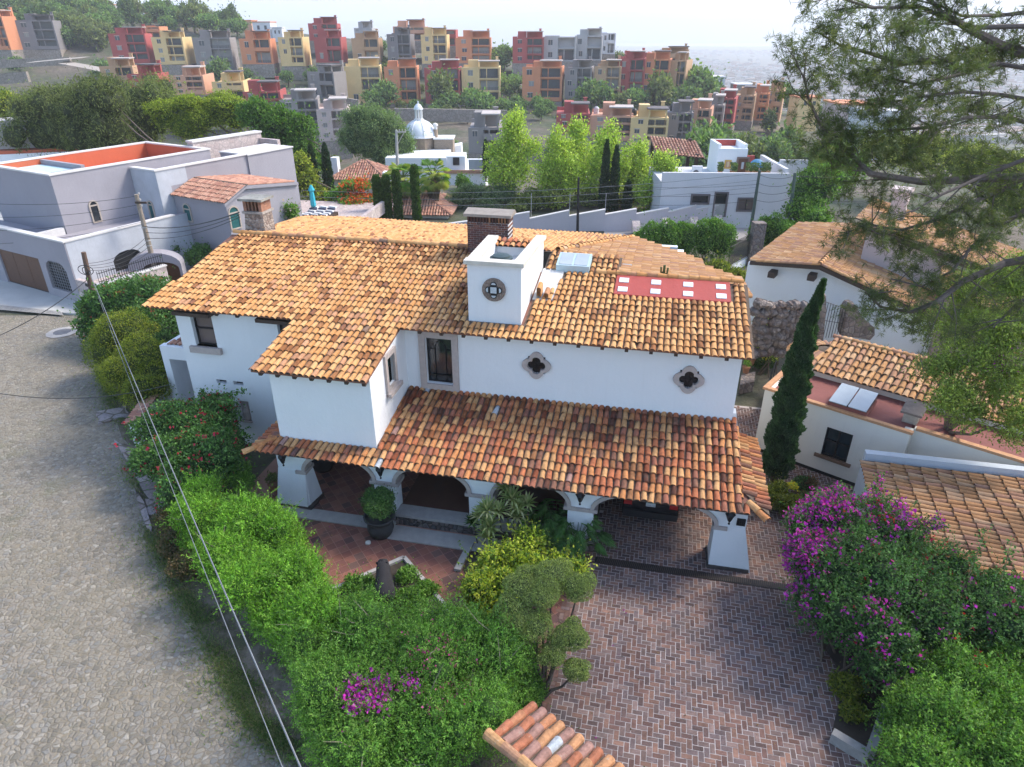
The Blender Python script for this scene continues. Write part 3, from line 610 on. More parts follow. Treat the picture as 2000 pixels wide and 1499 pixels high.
mb = MB(HF); mb.box(-14.85, -14.4, 19.95, 20.0, 1.05, 1.9); mb.box(-14.88, -14.37, 19.74, 19.9, 1.0, 1.05); mb.tube([(-14.62, 19.9, 1.06), (-14.62, 19.9, 1.4), (-14.6, 19.9, 1.72)], [.11, .13, .05], 8); mb.ball((-14.6, 19.9, 1.66), .07); put('niche', mb, m_stone, house)
def quatre(cx, cz, r, o): return [(cx + o * cos(q) * r + rr * cos(q + t), cz + o * sin(q) * r + rr * sin(q + t)) for q in (0, pi / 2, pi, 3 * pi / 2) for rr in (r * .62,) for t in np.linspace(-1.35, 1.35, 9)]
for cu in (-3.46, 1.39):
    cz = 4.55; N = 40; ang = np.linspace(0, 2 * pi, N, endpoint=False)
    inn = [(cu + (.20 + .105 * abs(cos(2 * t)) ** .7) * cos(t), cz + (.20 + .105 * abs(cos(2 * t)) ** .7) * sin(t)) for t in ang]
    out = [(cu + (.43 + .055 * cos(4 * t) - .05 * (abs((t % (pi / 2)) - pi / 4) < .14)) * cos(t), cz + (.43 + .055 * cos(4 * t) - .05 * (abs((t % (pi / 2)) - pi / 4) < .14)) * sin(t)) for t in ang]
    mb = MB(HF)
    for j in range(N): k_ = (j + 1) % N; mb.slab([inn[j], inn[k_], out[k_], out[j]], 19.72, 19.84)
    w = put('quatrefoil_window', mb, m_stone, house)
    mb = MB(HF); mb.box(cu - .29, cu + .29, 19.86, 19.9, cz - .3, cz + .3); put('pane', mb, glass('black_glass', (.012, .014, .018), .3), w)
    mb = MB(HF); mb.tube([(cu - .3, 19.8, cz), (cu + .3, 19.8, cz)], .012, 6); mb.tube([(cu, 19.8, cz - .3), (cu, 19.8, cz + .3)], .012, 6); mb.tube([(cu + .12 * cos(t), 19.8, cz + .12 * sin(t)) for t in np.linspace(0, 2 * pi, 17)], .01, 5); put('ironwork', mb, m_iron, w)
# ---- tower
mb = MB(HF); zt = 7.72
mb.box(-5.8, -4.05, 20.1, 20.32, 5.5, zt); mb.box(-5.8, -5.58, 20.32, 23.3, 5.5, zt); mb.box(-4.27, -4.05, 20.32, 24.2, 5.5, 7.5); mb.box(-5.58, -4.27, 20.32, 23.2, 5.5, 7.1); mb.box(-5.58, -4.27, 23.2, 23.4, 5.5, 7.45)
tw = put('tower', mb, m_white, house)
mb = MB(HF); mb.box(-5.9, -3.96, 20.02, 20.38, zt, zt + .13); mb.box(-5.88, -5.5, 20.38, 23.2, zt, zt + .1); mb.hexa([(-4.33, 20.38, zt), (-3.97, 20.38, zt), (-3.97, 24.3, 7.5), (-4.33, 24.3, 7.5), (-4.33, 20.38, zt + .12), (-3.97, 20.38, zt + .12), (-3.97, 24.3, 7.62), (-4.33, 24.3, 7.62)]); mb.box(-5.5, -5.2, 20.38, 20.7, zt - .1, zt + .06); put('coping', mb, plain('weathered_coping', (.60, .56, .48), .9, 0, .25, 4, .3), tw)
mb = MB(HF); mb.box(-4.5, -3.9, 23.2, 23.21, 6.6, 7.3)
cz = 6.93; cu = -4.93
mb = MB(HF); mb.slab([(cu + .385 * cos(t), cz + .385 * sin(t)) for t in np.linspace(0, 2 * pi, 33)[:-1]], 20.04, 20.12); rs = put('rosette', mb, rock('carved_brown_stone', [(.20, .15, .12), (.30, .24, .2), (.25, .19, .16)], 12, (.15, .11, .09), .3), tw)
mb = MB(HF)
for q in range(4):
    x, z = cu + .175 * cos(q * pi / 2), cz + .175 * sin(q * pi / 2); mb.slab([(x + .105 * cos(t), z + .105 * sin(t)) for t in np.linspace(0, 2 * pi, 21)[:-1]], 20.022 - .001 * q, 20.04)
mb.slab([(cu - .13, cz - .13), (cu + .13, cz - .13), (cu + .13, cz + .13), (cu - .13, cz + .13)], 20.016, 20.04); put('frame', mb, m_iron, rs)
mb = MB(HF)
for q in range(4):
    x, z = cu + .175 * cos(q * pi / 2), cz + .175 * sin(q * pi / 2); mb.slab([(x + .075 * cos(t), z + .075 * sin(t)) for t in np.linspace(-1.5 + q * pi / 2, 1.5 + q * pi / 2, 11)], 20.008, 20.0165)
mb.slab([(cu - .1, cz - .1), (cu + .1, cz - .1), (cu + .1, cz + .1), (cu - .1, cz + .1)], 20.008, 20.0155); put('pane', mb, plain('etched_glass', (.5, .55, .58), .3, 0, .35, 14), rs)
mb = MB(); tiles(mb, Kz(-5.7, 23.05, 7.46), Uv, np.array((-HF.s, HF.c, .12)), [(0, 0), (1.6, 0), (1.6, .75), (0, .75)], PAL_PORCH, .2, .37, .09, 31); put('tile_hood', mb, m_tile, tw)
c = HF.w([(-4.95, 21.2, 0)])[0]
t = thing('water_tank', 'dark green round water tank lid inside the white roof tower', 'water tank', (c[0], c[1], 7.1))
mb = MB(); mb.lathe([(0, 7.1), (.34, 7.1), (.36, 7.35), (.36, 7.62)], c[0], c[1], 24); put('barrel', mb, plain('tank_green', (.03, .055, .055), .5, 0, .2), t)
mb = MB(); mb.lathe([(.38, 7.60), (.38, 7.66), (.30, 7.68), (.28, 7.73), (.08, 7.76), (0, 7.76)], c[0], c[1], 24); put('lid', mb, bpy.data.materials['tank_green'], t)
# ---- chimneys
mb = MB(HF); bc = [(.16, .06, .045), (.12, .05, .045), (.20, .09, .06), (.09, .05, .045)]
for i in range(16):
    z = 6.55 + i * .082; sh = .11 * (i % 2)
    for u0 in np.arange(-7.05 - sh, -5.45, .24):
        a_, b_ = max(u0, -7.05), min(u0 + .225, -5.45)
        if b_ - a_ > .03: mb.box(a_, b_, 24.62, 25.4, z, z + .068, bc[RNG.integers(4)])
ch = put('brick_chimney', mb, m_brick, house)
mb = MB(HF); mb.box(-7.03, -5.47, 24.64, 25.38, 6.4, 7.86); put('chimney_core', mb, m_mort, ch)
mb = MB(HF); mb.box(-7.0, -5.5, 24.70, 25.3, 7.86, 8.12, (.05, .035, .03))  # very dark block behind the thin brick uprights
for u in np.arange(-7.04, -5.5, .118): mb.box(u, u + .06, 24.62, 25.4, 7.86, 8.1, (.10, .05, .04) if RNG.random() < .7 else (.3, .15, .08))
put('dark_vents', mb, m_brick, ch)
mb = MB(HF); mb.hexa([(-7.16, 24.5, 8.1), (-5.34, 24.5, 8.1), (-5.34, 25.5, 8.1), (-7.16, 25.5, 8.1), (-7.16, 24.5, 8.2), (-5.34, 24.5, 8.2), (-5.3, 25.05, 8.32), (-7.12, 25.05, 8.32)]); put('cap', mb, plain('lichened_slab', (.30, .26, .22), .9, 0, .3, 5, .4), ch)
mb = MB(HF); mb.hexa([(-17.12, 25.55, 6.2), (-16.12, 25.55, 6.2), (-16.12, 26.4, 6.0), (-17.12, 26.4, 6.0), (-16.98, 25.6, 7.46), (-16.16, 25.6, 7.46), (-16.16, 26.35, 7.46), (-16.98, 26.35, 7.46)]); ch = put('rubble_chimney', mb, m_chim, house)
mb = MB(HF); mb.box(-17.05, -16.1, 25.53, 26.42, 7.46, 7.55, (.4, .36, .32)); mb.box(-16.99, -16.85, 25.6, 26.35, 7.55, 7.98, (.38, .19, .12)); mb.box(-16.3, -16.16, 25.6, 26.35, 7.55, 7.98, (.38, .19, .12))
for u in (-16.76, -16.6, -16.44): mb.box(u - .035, u + .035, 25.62, 26.33, 7.55, 7.96, (.30, .15, .09))
mb.box(-17.12, -16.04, 25.46, 26.48, 7.98, 8.08, (.34, .33, .29)); put('cap', mb, m_brick, ch)
# ---- porch lanterns
def lantern(u):
    c = HF.w([(u, 16.42, 1.9)])[0]
    t = thing('wall_lantern', {0: 'black iron lantern on the leftmost battered pillar of the porch', 1: 'black iron lantern between the first and second porch arches', 2: 'black iron lantern above the palm-like plants between third and fourth arches', 3: 'black iron lantern on the rightmost battered pillar of the porch'}[lantern.n], 'lantern', tuple(c), 'iron lanterns along the porch'); lantern.n += 1
    mb = MB(HF); mb.lathe([(.02, 1.86), (.05, 1.9), (.13, 2.12), (.15, 2.13), (.10, 2.2), (.03, 2.28), (0, 2.3)], u, 16.36, 6)
    mb.ball((u, 16.36, 1.8), .035, 8, 5); mb.tube([(u, 16.36, 1.8), (u, 16.36, 1.9)], .015, 6); put('body', mb, m_iron, t)
    mb = MB(HF); mb.tube([(u - .14, 16.58, 2.2), (u - .1, 16.4, 2.22), (u, 16.36, 2.3)], .018, 6); mb.tube([(u + .14, 16.58, 2.2), (u + .1, 16.4, 2.22), (u, 16.36, 2.3)], .018, 6); mb.box(u - .16, u + .16, 16.57, 16.597, 2.14, 2.26); put('bracket', mb, m_iron, t)
lantern.n = 0
for u in (-11.08, -7.75, -1.48, 2.78): lantern(u)
mb = MB(HF); mb.box(3.02, 3.26, 16.56, 16.598, 1.62, 1.86)
for k in range(4): mb.box(3.04 + k * .055, 3.05 + k * .055, 16.54, 16.56, 1.63, 1.85); mb.box(3.03, 3.25, 16.53, 16.54, 1.66 + k * .055, 1.67 + k * .055)
put('wall_grille', mb, m_iron, house)
# ---- grate across the drive
mb = MB(HF); mb.box(-.9, 5.6, 15.92, 16.2, .034, .04); t = thing('channel_grate', 'long black slotted channel grate across the brick drive before the porch', 'drain grate', tuple(HF.w([(2.3, 16.06, .03)])[0])); put('channel', mb, m_iron, t)
mb = MB(HF)
for u in np.arange(-.85, 5.55, .055): mb.hexa([(u, 15.94, .04), (u + .022, 15.94, .04), (u + .062, 16.18, .04), (u + .04, 16.18, .04), (u, 15.94, .052), (u + .022, 15.94, .052), (u + .062, 16.18, .052), (u + .04, 16.18, .052)])
put('slats', mb, plain('rusty_slat', (.10, .075, .06), .8, .1, .3), t)
# ---- entrance porch at the left end of the house
mb = MB(HF); e0 = HF
ent = thing('entrance_porch', 'low white entrance canopy with short tile roof at the left end of the big house', 'porch', tuple(HF.w([(-18, 21, 0)])[0]))
mb.box(-18.6, -16.7, 21.2, 21.5, 2.6, 3.15); mb.box(-17.0, -16.7, 21.2, 21.5, 0, 2.6); mb.box(-18.9, -18.6, 21.2, 21.5, 0, 3.15); mb.box(-18.9, -18.6, 21.5, 25, 0, 3.1); put('wall', mb, m_white, ent)
mb = MB(); tiles(mb, Kz(-18.7, 21.4, 3.12), Uv, np.array((-HF.s, HF.c, .1)), [(0, 0), (2.0, 0), (2.0, 1.8), (.7, 1.8)], PAL_PINK, .2, .36, .09, 33); put('roof', mb, m_tile, ent)
mb = MB(HF); mb.box(-16.72, -16.655, 20.6, 21.15, .05, 2.3); put('door', mb, m_wood, ent)
# ---------------------------------------------------------------- neighbours
G = Fr(-27.08, 41.07, 61)
def gl(x, y, z=0): return tuple(G.w([(x, y, z)])[0])
gh = thing('grey_house', 'lilac grey flat-roofed house with arched windows and an orange-red roof terrace', 'house', gl(6, 2))
mb = MB(G); t_ = .26
mb.box(0, 11.3, 0, t_, 0, 6.66); mb.box(0, t_, t_, 7.0, 0, 6.66); mb.box(t_, 11.3, 6.74, 7.0, 0, 6.66); mb.box(11.04, 11.3, t_, 6.74, 0, 6.66)
mb.box(t_, 11.04, t_, 6.74, 5.4, 5.6)
# front block with its own parapet
mb.box(5.0, 5.26, -2.5, -.001, 0, 6.34); mb.box(5.26, 12.3, -2.5, -2.24, 0, 6.34); mb.box(5.26, 12.3, -2.24, -.001, 5.5, 5.62)
put('wall', mb, m_grey, gh)
mb = MB(G)
for a in ((-.06, 11.36, -.06, .32), (-.06, .32, .32, 6.68), (.32, 11.36, 6.68, 7.06), (10.98, 11.36, .32, 6.68)): mb.box(*a, 6.66, 6.75)
for a in ((4.93, 5.33, -2.57, -.07), (5.33, 12.3, -2.57, -2.17)): mb.box(*a, 6.34, 6.43)
put('coping', mb, plain('pale_coping', (.62, .59, .56), .85, 0, .12), gh)
mb = MB(G); mb.box(.27, 11.03, 6.70, 6.735, 5.6, 6.655); mb.box(11.0, 11.035, .27, 6.7, 5.6, 6.655); mb.box(3.5, 11.0, .27, .30, 5.6, 6.655); mb.box(3.4, 11.0, .3, 6.7, 5.6, 5.63); mb.box(5.28, 12.2, -2.22, -2.2, 5.62, 6.335); put('roof_terrace', mb, m_orangew, gh)
mb = MB(G); mb.box(.27, 3.2, 2.3, 6.69, 6.1, 6.3); put('pale_blue_roof', mb, plain('pale_blue_coat', (.50, .66, .66), .6, 0, .1, 2), gh)
mb = MB(G); mb.box(3.2, 3.45, 2.2, 6.69, 5.64, 6.6); mb.box(.27, 3.2, 2.1, 2.3, 5.64, 6.45); put('divider', mb, m_grey, gh)
mb = MB(G); mb.box(11.3, 17.7, 1.7, 2.3, 0, 7.0); mb.box(17.4, 17.7, -.3, 1.7, 0, 6.6); put('stone_wall', mb, m_pinkst, gh)
mb = MB(G); mb.box(11.25, 17.75, 1.62, 2.38, 7.0, 7.12); put('stone_wall_coping', mb, bpy.data.materials['pale_coping'], gh)
a = G.plane_y(515, 290, -2.6); b_ = G.plane_y(570, 286, -2.6); print('tall', a, b_)
mb = MB(G); mb.box(12.3, b_[0], -2.62, .2, 0, b_[2] - .08); put('stair_block', mb, m_grey, gh)
mb = MB(G); mb.box(12.25, b_[0] + .05, -2.7, .28, b_[2] - .08, b_[2]); put('stair_block_coping', mb, bpy.data.materials['pale_coping'], gh)
# raw, unpainted plaster patches, a few mm proud
mb = MB(G); mb.box(4.985, 4.999, -2.5, -.02, 2.2, 6.33); mb.box(5.0, 5.9, -2.515, -2.501, 0, 5.3); mb.box(5.0, 7.2, -2.514, -2.501, 5.3, 6.33); put('raw_plaster', mb, m_patch, gh)
mb = MB(G); holes_wall(mb, -2.1, 5.9, .05, 3.66, -3.505, -3.491, [(.3, 2.2, 1.25, 2.4)]); RAWG = mb
# low tiled wing
mb = MB(G)
mb.slab([(5.9, 0), (12.1, 0), (12.1, 4.85), (7.5, 5.4), (5.9, 4.7)], -7.4, -7.15); mb.slabx([(-7.15, 0), (-2.51, 0), (-2.51, 4.72), (-7.15, 4.72)], 5.9, 6.15); mb.box(11.85, 12.1, -7.15, -2.6, 0, 4.8)
put('tiled_wing', mb, m_grey, gh); wing = gh.children[-1]
wing = [c for c in gh.children if c.name.startswith('tiled_wing')][0]
mb = MB(); dx = np.array((G.c, G.s, 0)); dy = np.array((-G.s, G.c, 0))
tiles(mb, gl(5.7, -2.5, 4.75), -dy, dx + np.array((0, 0, .40)), [(0, 0), (5.1, 0), (5.1, 2.2), (0, 2.2)], PAL_PINK, .22, .4, .095, 41)
tiles(mb, gl(11.7, -7.5, 5.02), dy, -dx + np.array((0, 0, .12)), [(0, 0), (5.0, 0), (5.0, 4.1), (0, 4.1)], PAL_PINK, .22, .4, .095, 42)
put('wing_roof', mb, m_tile, wing)
mb = MB(G); mb.slab([(5.7, 4.55), (7.5, 5.32), (12.0, 4.8), (12.0, 4.98), (7.5, 5.52), (5.7, 4.75)], -7.56, -7.4); put('gable_trim', mb, m_grey, wing)
def arched_window(parent, fr, axis, off, c, z0, z1, w, sgn, gm=m_teal):
    r = w / 2; zc = z1 - r
    o = [(c + r * cos(t), zc + r * sin(t)) for t in np.linspace(0, pi, 13)] + [(c - r, z0), (c + r, z0)]
    i = [(c + (r - .085) * cos(t), zc + (r - .085) * sin(t)) for t in np.linspace(0, pi, 13)] + [(c - r + .085, z0 + .085), (c + r - .085, z0 + .085)]
    f = (lambda mb, P, a, b: mb.slab(P, a, b)) if axis == 'y' else (lambda mb, P, a, b: mb.slabx(P, a, b))
    d0, d1 = sorted((off, off + sgn * .07)); mb = MB(fr); n = len(o)
    for k in range(n): f(mb, [i[k], i[(k + 1) % n], o[(k + 1) % n], o[k]], d0, d1)
    f(mb, [(c - r + .085, zc - .05), (c + r - .085, zc - .05), (c + r - .085, zc + .03), (c - r + .085, zc + .03)], *sorted((off, off + sgn * .06)))
    w_ = put('arched_window', mb, plain('tan_frame', (.42, .35, .29), .7, 0, .1), parent)
    mb = MB(fr); f(mb, i, *sorted((off + sgn * .004, off + sgn * .02))); put('pane', mb, gm, w_)
p, q = G.plane_y(172, 393, 0), G.plane_y(198, 433, 0); arched_window(gh, G, 'y', 0, (p[0] + q[0]) / 2, q[2], p[2], .62, -1, m_glassd)
p, q = G.plane_x(288, 391, 4.985), G.plane_x(306, 433, 4.985); arched_window(gh, G, 'x', 4.985, (p[1] + q[1]) / 2, q[2], p[2], .55, -1)
p, q = G.plane_x(356, 396, 5.9), G.plane_x(378, 435, 5.9); arched_window(wing, G, 'x', 5.9, (p[1] + q[1]) / 2, q[2], p[2], .75, -1)
p, q = G.plane_y(447, 404, -7.4), G.plane_y(468, 446, -7.4); arched_window(wing, G, 'y', -7.4, (p[0] + q[0]) / 2, q[2], p[2], .85, -1)
# garage in front
ga = thing('garage', 'grey garage with wooden door and arched barred window in front of the grey house', 'garage', gl(0, -1))
mb = MB(G)
hs = [(-.26, 4.2, 0, 2.3), (-2.85, -.85, .6, 2.35)]
holes_wall(mb, -3.49, 9.0, 0, 3.68, -2.17, -1.9, hs, axis='x')
holes_wall(mb, -1.9, 6.0, 0, 3.68, -3.49, -3.22, [(.3, 2.2, 1.25, 2.4)])
mb.box(-1.9, 6.0, -3.22, -.001, 3.1, 3.2); mb.box(-1.9, -.001, 0, 8.9, 3.1, 3.2)
put('wall', mb, m_grey, ga)
mb = MB(G); mb.box(-2.23, -1.84, -3.55, 9.0, 3.68, 3.77); mb.box(-1.84, 4.99, -3.55, -3.16, 3.68, 3.77); mb.box(-1.84, -.07, .02, .3, 3.2, 3.62); put('coping', mb, bpy.data.materials['pale_coping'], ga)
put('raw_plaster', RAWG, m_patch, ga)
mb = MB(G)
for k in range(3): y0 = -.22 + k * 1.47; mb.box(-2.08, -2.02, y0, y0 + 1.43, .18, 2.3)
gd = put('garage_door', mb, m_doorwood, ga)
mb = MB(G); mb.box(-2.05, -1.98, -.26, 4.2, 0, 2.3); put('door_gap_shade', mb, m_rubber_shade, gd)  # black sheet behind the panels: the gap's shade as plain colour
mb = MB(G); mb.box(-2.0, -1.95, -2.85, -.85, .6, 2.35); aw = put('window', mb, m_glassd, ga)
mb = MB(G)
for k in range(9): mb.box(-2.1, -2.08, -2.8 + k * .235, -2.78 + k * .235, .6, 2.35)
for k in range(10): mb.box(-2.12, -2.1, -2.85, -.85, .65 + k * .18, .67 + k * .18)
put('bars', mb, plain('grey_bars', (.22, .22, .23), .6, .2, .1), aw)
mb = MB(G)       # rounded upper corners of the barred window
for s, c0 in ((1, -2.85), (-1, -.85)): mb.slabx([(c0, 2.35), (c0 + s * .5, 2.35), (c0 + s * .3, 2.25), (c0 + s * .12, 2.1), (c0, 1.85)][::s], -2.168, -2.0)
put('arch_corner', mb, m_grey, aw)
mb = MB(G); mb.box(.3, 2.2, -3.3, -3.25, 1.25, 2.4); put('opening_shade', mb, m_rubber_shade, ga)  # black panel standing in for the shade inside the arch
mb = MB(G); mb.slab([(.3, 2.4), (.3, 1.95), (.5, 2.2), (.8, 2.34), (1.25, 2.395), (1.25, 2.4)], -3.51, -3.3); mb.slab([(2.2, 2.4), (1.25, 2.4), (1.25, 2.395), (1.7, 2.34), (2.0, 2.2), (2.2, 1.95)], -3.51, -3.3); put('arch_head', mb, m_patch, ga)
# pink planter wall with railing and gate arch
pw_ = thing('front_wall', 'low pink stone front wall topped by a black railing beside the garage', 'wall', gl(0, -5))
mb = MB(G); mb.box(-2.16, 2.0, -5.9, -5.6, 0, 1.55); mb.box(-2.16, -1.9, -5.6, -3.5, 0, 1.55); mb.box(-1.9, 2.0, -5.6, -3.5, 1.0, 1.2); put('stone_wall', mb, m_pinkst, pw_)
mb = MB(G); mb.box(-2.2, 2.05, -5.94, -5.56, 1.55, 1.63); put('coping', mb, bpy.data.materials['pale_coping'], pw_)
mb = MB(G)
for x in np.arange(-2.1, 2.0, .14): mb.box(x, x + .02, -5.76, -5.74, 1.63, 2.35)
mb.box(-2.1, 2.0, -5.765, -5.735, 2.2, 2.23); mb.box(-2.1, 2.0, -5.765, -5.735, 1.75, 1.78); put('railing', mb, m_iron, pw_)
GF = Fr(-22.1, 40.6, 12)
gt = thing('gate_arch', 'small rounded grey gateway with a wooden double door behind the tall pole', 'gate', tuple(GF.w([(0, 0, 0)])[0]))
o = [(-1.3, 0), (-1.3, 1.45)] + [(1.5 * cos(t) + .2, 1.45 + .78 * sin(t)) for t in np.linspace(pi, 0, 13)] + [(1.7, 0)]
i = [(-.55, 0), (-.55, 1.2)] + [(1.05 * cos(t) + .5, 1.2 + .45 * sin(t)) for t in np.linspace(pi, 0, 13)] + [(1.55, 0)]
mb = MB(GF)
for k in range(len(o) - 1): mb.slab([i[k], o[k], o[k + 1], i[k + 1]][::-1], -.3, .6)
put('arch_wall', mb, m_grey, gt)
mb = MB(GF); mb.slab(i, .1, .16); put('double_door', mb, m_doorwood, gt)
mb = MB(GF); mb.box(-.95, -.78, -.32, -.301, 1.0, 1.28, (.55, .7, .66)); mb.box(-.93, -.80, -.325, -.32, 1.1, 1.16, (.05, .3, .28)); put('house_sign', mb, m_paint, gt)
# far terrace with parasol and loungers behind the grey house
tf = Fr(*aty(590, 420, 52)[:2], -8)
tz = aty(590, 420, 52)[2]
mb = MB(tf); mb.box(-6, 5.4, -2, -1.7, -1, tz - .05); mb.box(-6, 5.4, -1.7, 6, tz - .5, tz - .3); mb.box(5.1, 5.4, -1.7, 5, tz - .3, tz + .4); mb.box(.6, 5.1, -2, -1.7, tz - .05, tz + .25); te = thing('roof_terrace', 'stone roof terrace with a low parapet behind the tiled house', 'terrace', tuple(tf.o)); put('terrace_wall', mb, m_pinkst, te)
a, b_ = aty(548, 398, 56), aty(726, 410, 53)
c = aty(612, 400, 53)
us = thing('patio_umbrella', 'closed turquoise parasol standing on the far stone terrace', 'umbrella', (c[0], c[1], tz))
mb = MB(); mb.tube([(c[0], c[1], tz - .3), (c[0], c[1], tz + .6)], .03, 6); put('pole', mb, m_iron, us)
mb = MB(); mb.lathe([(.1, tz + .35), (.22, tz + .5), (.2, tz + 1.1), (.15, tz + 1.5), (.26, tz + 1.65), (.08, tz + 2.0), (0, tz + 2.05)], c[0], c[1], 7, (.05, .42, .50)); put('canopy', mb, m_cloth, us)
for k, (u, v) in enumerate(((604, 412), (622, 413), (640, 415))):
    c = aty(u, v, 52.4); f_ = Fr(c[0], c[1], -20)
    t = thing('sun_lounger', ['striped lounger directly beside the turquoise parasol', 'middle striped lounger right of the turquoise parasol', 'striped lounger farthest right of the turquoise parasol'][k], 'lounger', (c[0], c[1], tz - .3), 'loungers on the far terrace')
    mb = MB(f_)
    for s in range(8): mb.box(-.3, .3, -.9 + s * .22, -.69 + s * .22, tz - .02 + max(0, s - 4) * .1, tz + .1 + max(0, s - 4) * .1, (.75, .75, .75) if s % 2 else (.05, .06, .1))
    put('cushion', mb, m_cloth, t)
    mb = MB(f_); mb.box(-.32, .32, -.95, .9, tz - .3, tz - .03); put('frame', mb, m_wood, t)

# roof with a pitched skylight at the far left
f_ = Fr(*aty(60, 300, 64)[:2], 20); z_ = aty(0, 300, 64)[2]
lh = thing('flat_roofed_house', 'pale flat-roofed house with red roof and grey pitched rooflight at the left edge', 'house', tuple(f_.o))
mb = MB(f_); mb.box(-12, 4.5, 0, 9, 0, z_); put('wall', mb, m_white, lh)
mb = MB(f_); mb.box(-11.8, 4.3, .2, 8.8, z_, z_ + .25); put('red_roof', mb, m_orangew, lh)
mb = MB(f_); mb.box(-3.0, 1.5, 2, 5, z_ + .25, z_ + 2.6); mb.slab([(-3, z_ + .3), (1.5, z_ + .3), (-.5, z_ + 2.4)], 1.2, 1.95); put('rooflight', mb, m_conc, lh)
mb = MB(f_); mb.box(-4.2, -3.2, 3, 4, z_ + .25, z_ + 4.2); put('chimney', mb, m_white, lh)

# ---------------------------------------------------------------- casita on the right
CF = Fr(10.357, 21.116, -40.5)
def cl(x, y, z=0): return tuple(CF.w([(x, y, z)])[0])
ca = thing('garden_cottage', 'small cream cottage with dull red flat roof, skylight and curved tile roof', 'house', cl(2, 2))
mb = MB(CF); holes_wall(mb, -1.45, 3.4, 0, 2.62, 0, .25, [(.91, 1.78, .8, 1.93)]); mb.box(-1.45, -1.2, .25, 3.2, 0, 2.62); mb.box(3.4, 7.5, .45, .7, 0, 2.62); mb.box(3.15, 3.4, .25, .45, 0, 2.62); mb.box(-1.2, 7.5, 4.2, 4.45, 0, 2.9); mb.box(-1.2, 7.5, 2.3, 2.5, 0, 2.85); put('wall', mb, m_cream, ca)
mb = MB(CF); mb.box(-1.2, 3.3, .25, 2.3, 2.5, 2.60); mb.box(3.3, 7.4, .7, 2.3, 2.5, 2.60); put('flat_roof', mb, m_redroof, ca)
mb = MB(CF); mb.box(-1.52, 3.46, -.06, .12, 2.62, 2.71); mb.box(-1.52, -1.34, .12, 2.2, 2.62, 2.71); mb.box(3.46, 7.5, .36, .56, 2.62, 2.71); put('tile_edging', mb, plain('orange_brick_edge', (.50, .26, .13), .85, 0, .3, 9, .3), ca)
mb = MB(CF); mb.box(.91, 1.78, .16, .2, .8, 1.93); w = put('window', mb, glass('blue_dark_glass', (.03, .05, .06)), ca)
mb = MB(CF); framebox(mb, .91, 1.78, .8, 1.93, .04, .15, .05); mb.box(1.31, 1.36, .05, .14, .85, 1.88); mb.box(.96, 1.31, .05, .14, 1.38, 1.42); mb.box(1.36, 1.73, .05, .14, 1.38, 1.42); put('sash', mb, m_iron, w)
mb = MB(CF); mb.box(.72, 1.95, -.12, .2, .70, .80); put('sill', mb, plain('worn_wood_sill', (.17, .10, .065), .85, 0, .35), w)
mb = MB(CF); mb.box(-1.5, 3.42, -.03, -.001, 0, .14); put('base_band', mb, m_iron, ca)
mb = MB(CF); mb.box(.72, 1.98, .1, 1.35, 2.6, 2.84, ); sk_ = put('skylight', mb, m_redroof, ca)
for x0, x1 in ((.74, 1.33), (1.37, 1.96)):
    mb = MB(CF); mb.hexa([(x0, .08, 2.86), (x1, .08, 2.86), (x1, 1.36, 3.04), (x0, 1.36, 3.04), (x0, .08, 2.89), (x1, .08, 2.89), (x1, 1.36, 3.07), (x0, 1.36, 3.07)]); put('pane', mb, m_fog, sk_)
mb = MB(CF); mb.box(.74, 1.96, .1, .14, 2.84, 2.87); mb.box(1.33, 1.37, .1, 1.36, 2.84, 2.9); mb.box(1.9, 1.96, .14, 1.3, 2.84, 2.9); put('frame', mb, m_iron, sk_)
mb = MB(CF); mb.box(2.95, 3.4, .75, 1.2, 2.6, 2.95, (.4, .36, .3)); mb.hexa([(2.85, .65, 2.95), (3.5, .65, 2.95), (3.5, 1.3, 3.1), (2.85, 1.3, 3.1), (2.85, .65, 3.02), (3.5, .65, 3.02), (3.5, 1.3, 3.17), (2.85, 1.3, 3.17)], (.22, .18, .16)); put('roof_vent', mb, m_brick, ca)
mb = MB(); cx_ = np.array((CF.c, CF.s, 0)); cy_ = np.array((-CF.s, CF.c, 0))
tiles(mb, cl(-.55, 2.2, 2.82), cx_, cy_ + np.array((0, 0, .3)), [(0, 0), (8.2, 0), (8.2, 2.25), (0, 2.25)], PAL_TAN, .22, .40, .10, 51)
ridge(mb, cl(-.6, 4.35, 3.46), cl(7.6, 4.35, 3.46), PAL_TAN, seed=8)
rg = np.random.default_rng(4); cc = np.array(cl(-.5, 3.6, 3.3))      # fan of tiles round the curved end
for a in np.linspace(92, 262, 19):
    d = cx_ * cos(radians(a)) - cy_ * sin(radians(a)) * -1; s_ = np.cross(d, (0, 0, 1))
    for r0, r1 in ((.95, 1.5), (.42, 1.0)):
        V = []
        for rr, rad, h in ((r1, .105, .03), (r0, .06 if r0 < .5 else .08, .02)):
            for th in np.linspace(0, pi, 7): V.append(cc + d * rr + s_ * rad * cos(th) + np.array((0, 0, rad * sin(th) - rr * .28 + h)))
        mb.add(V, [(j, j + 1, j + 8, j + 7) for j in range(6)], PAL_TAN[0][rg.integers(5)])
mb.add([cc + (0, 0, .02)] + [cc + 1.4 * (cx_ * cos(radians(a)) + cy_ * sin(radians(a))) + np.array((0, 0, -.4)) for a in np.linspace(90, 265, 12)], [(0, i, i + 1) for i in range(1, 12)], (.14, .1, .07))
put('tile_roof', mb, m_tile, ca)
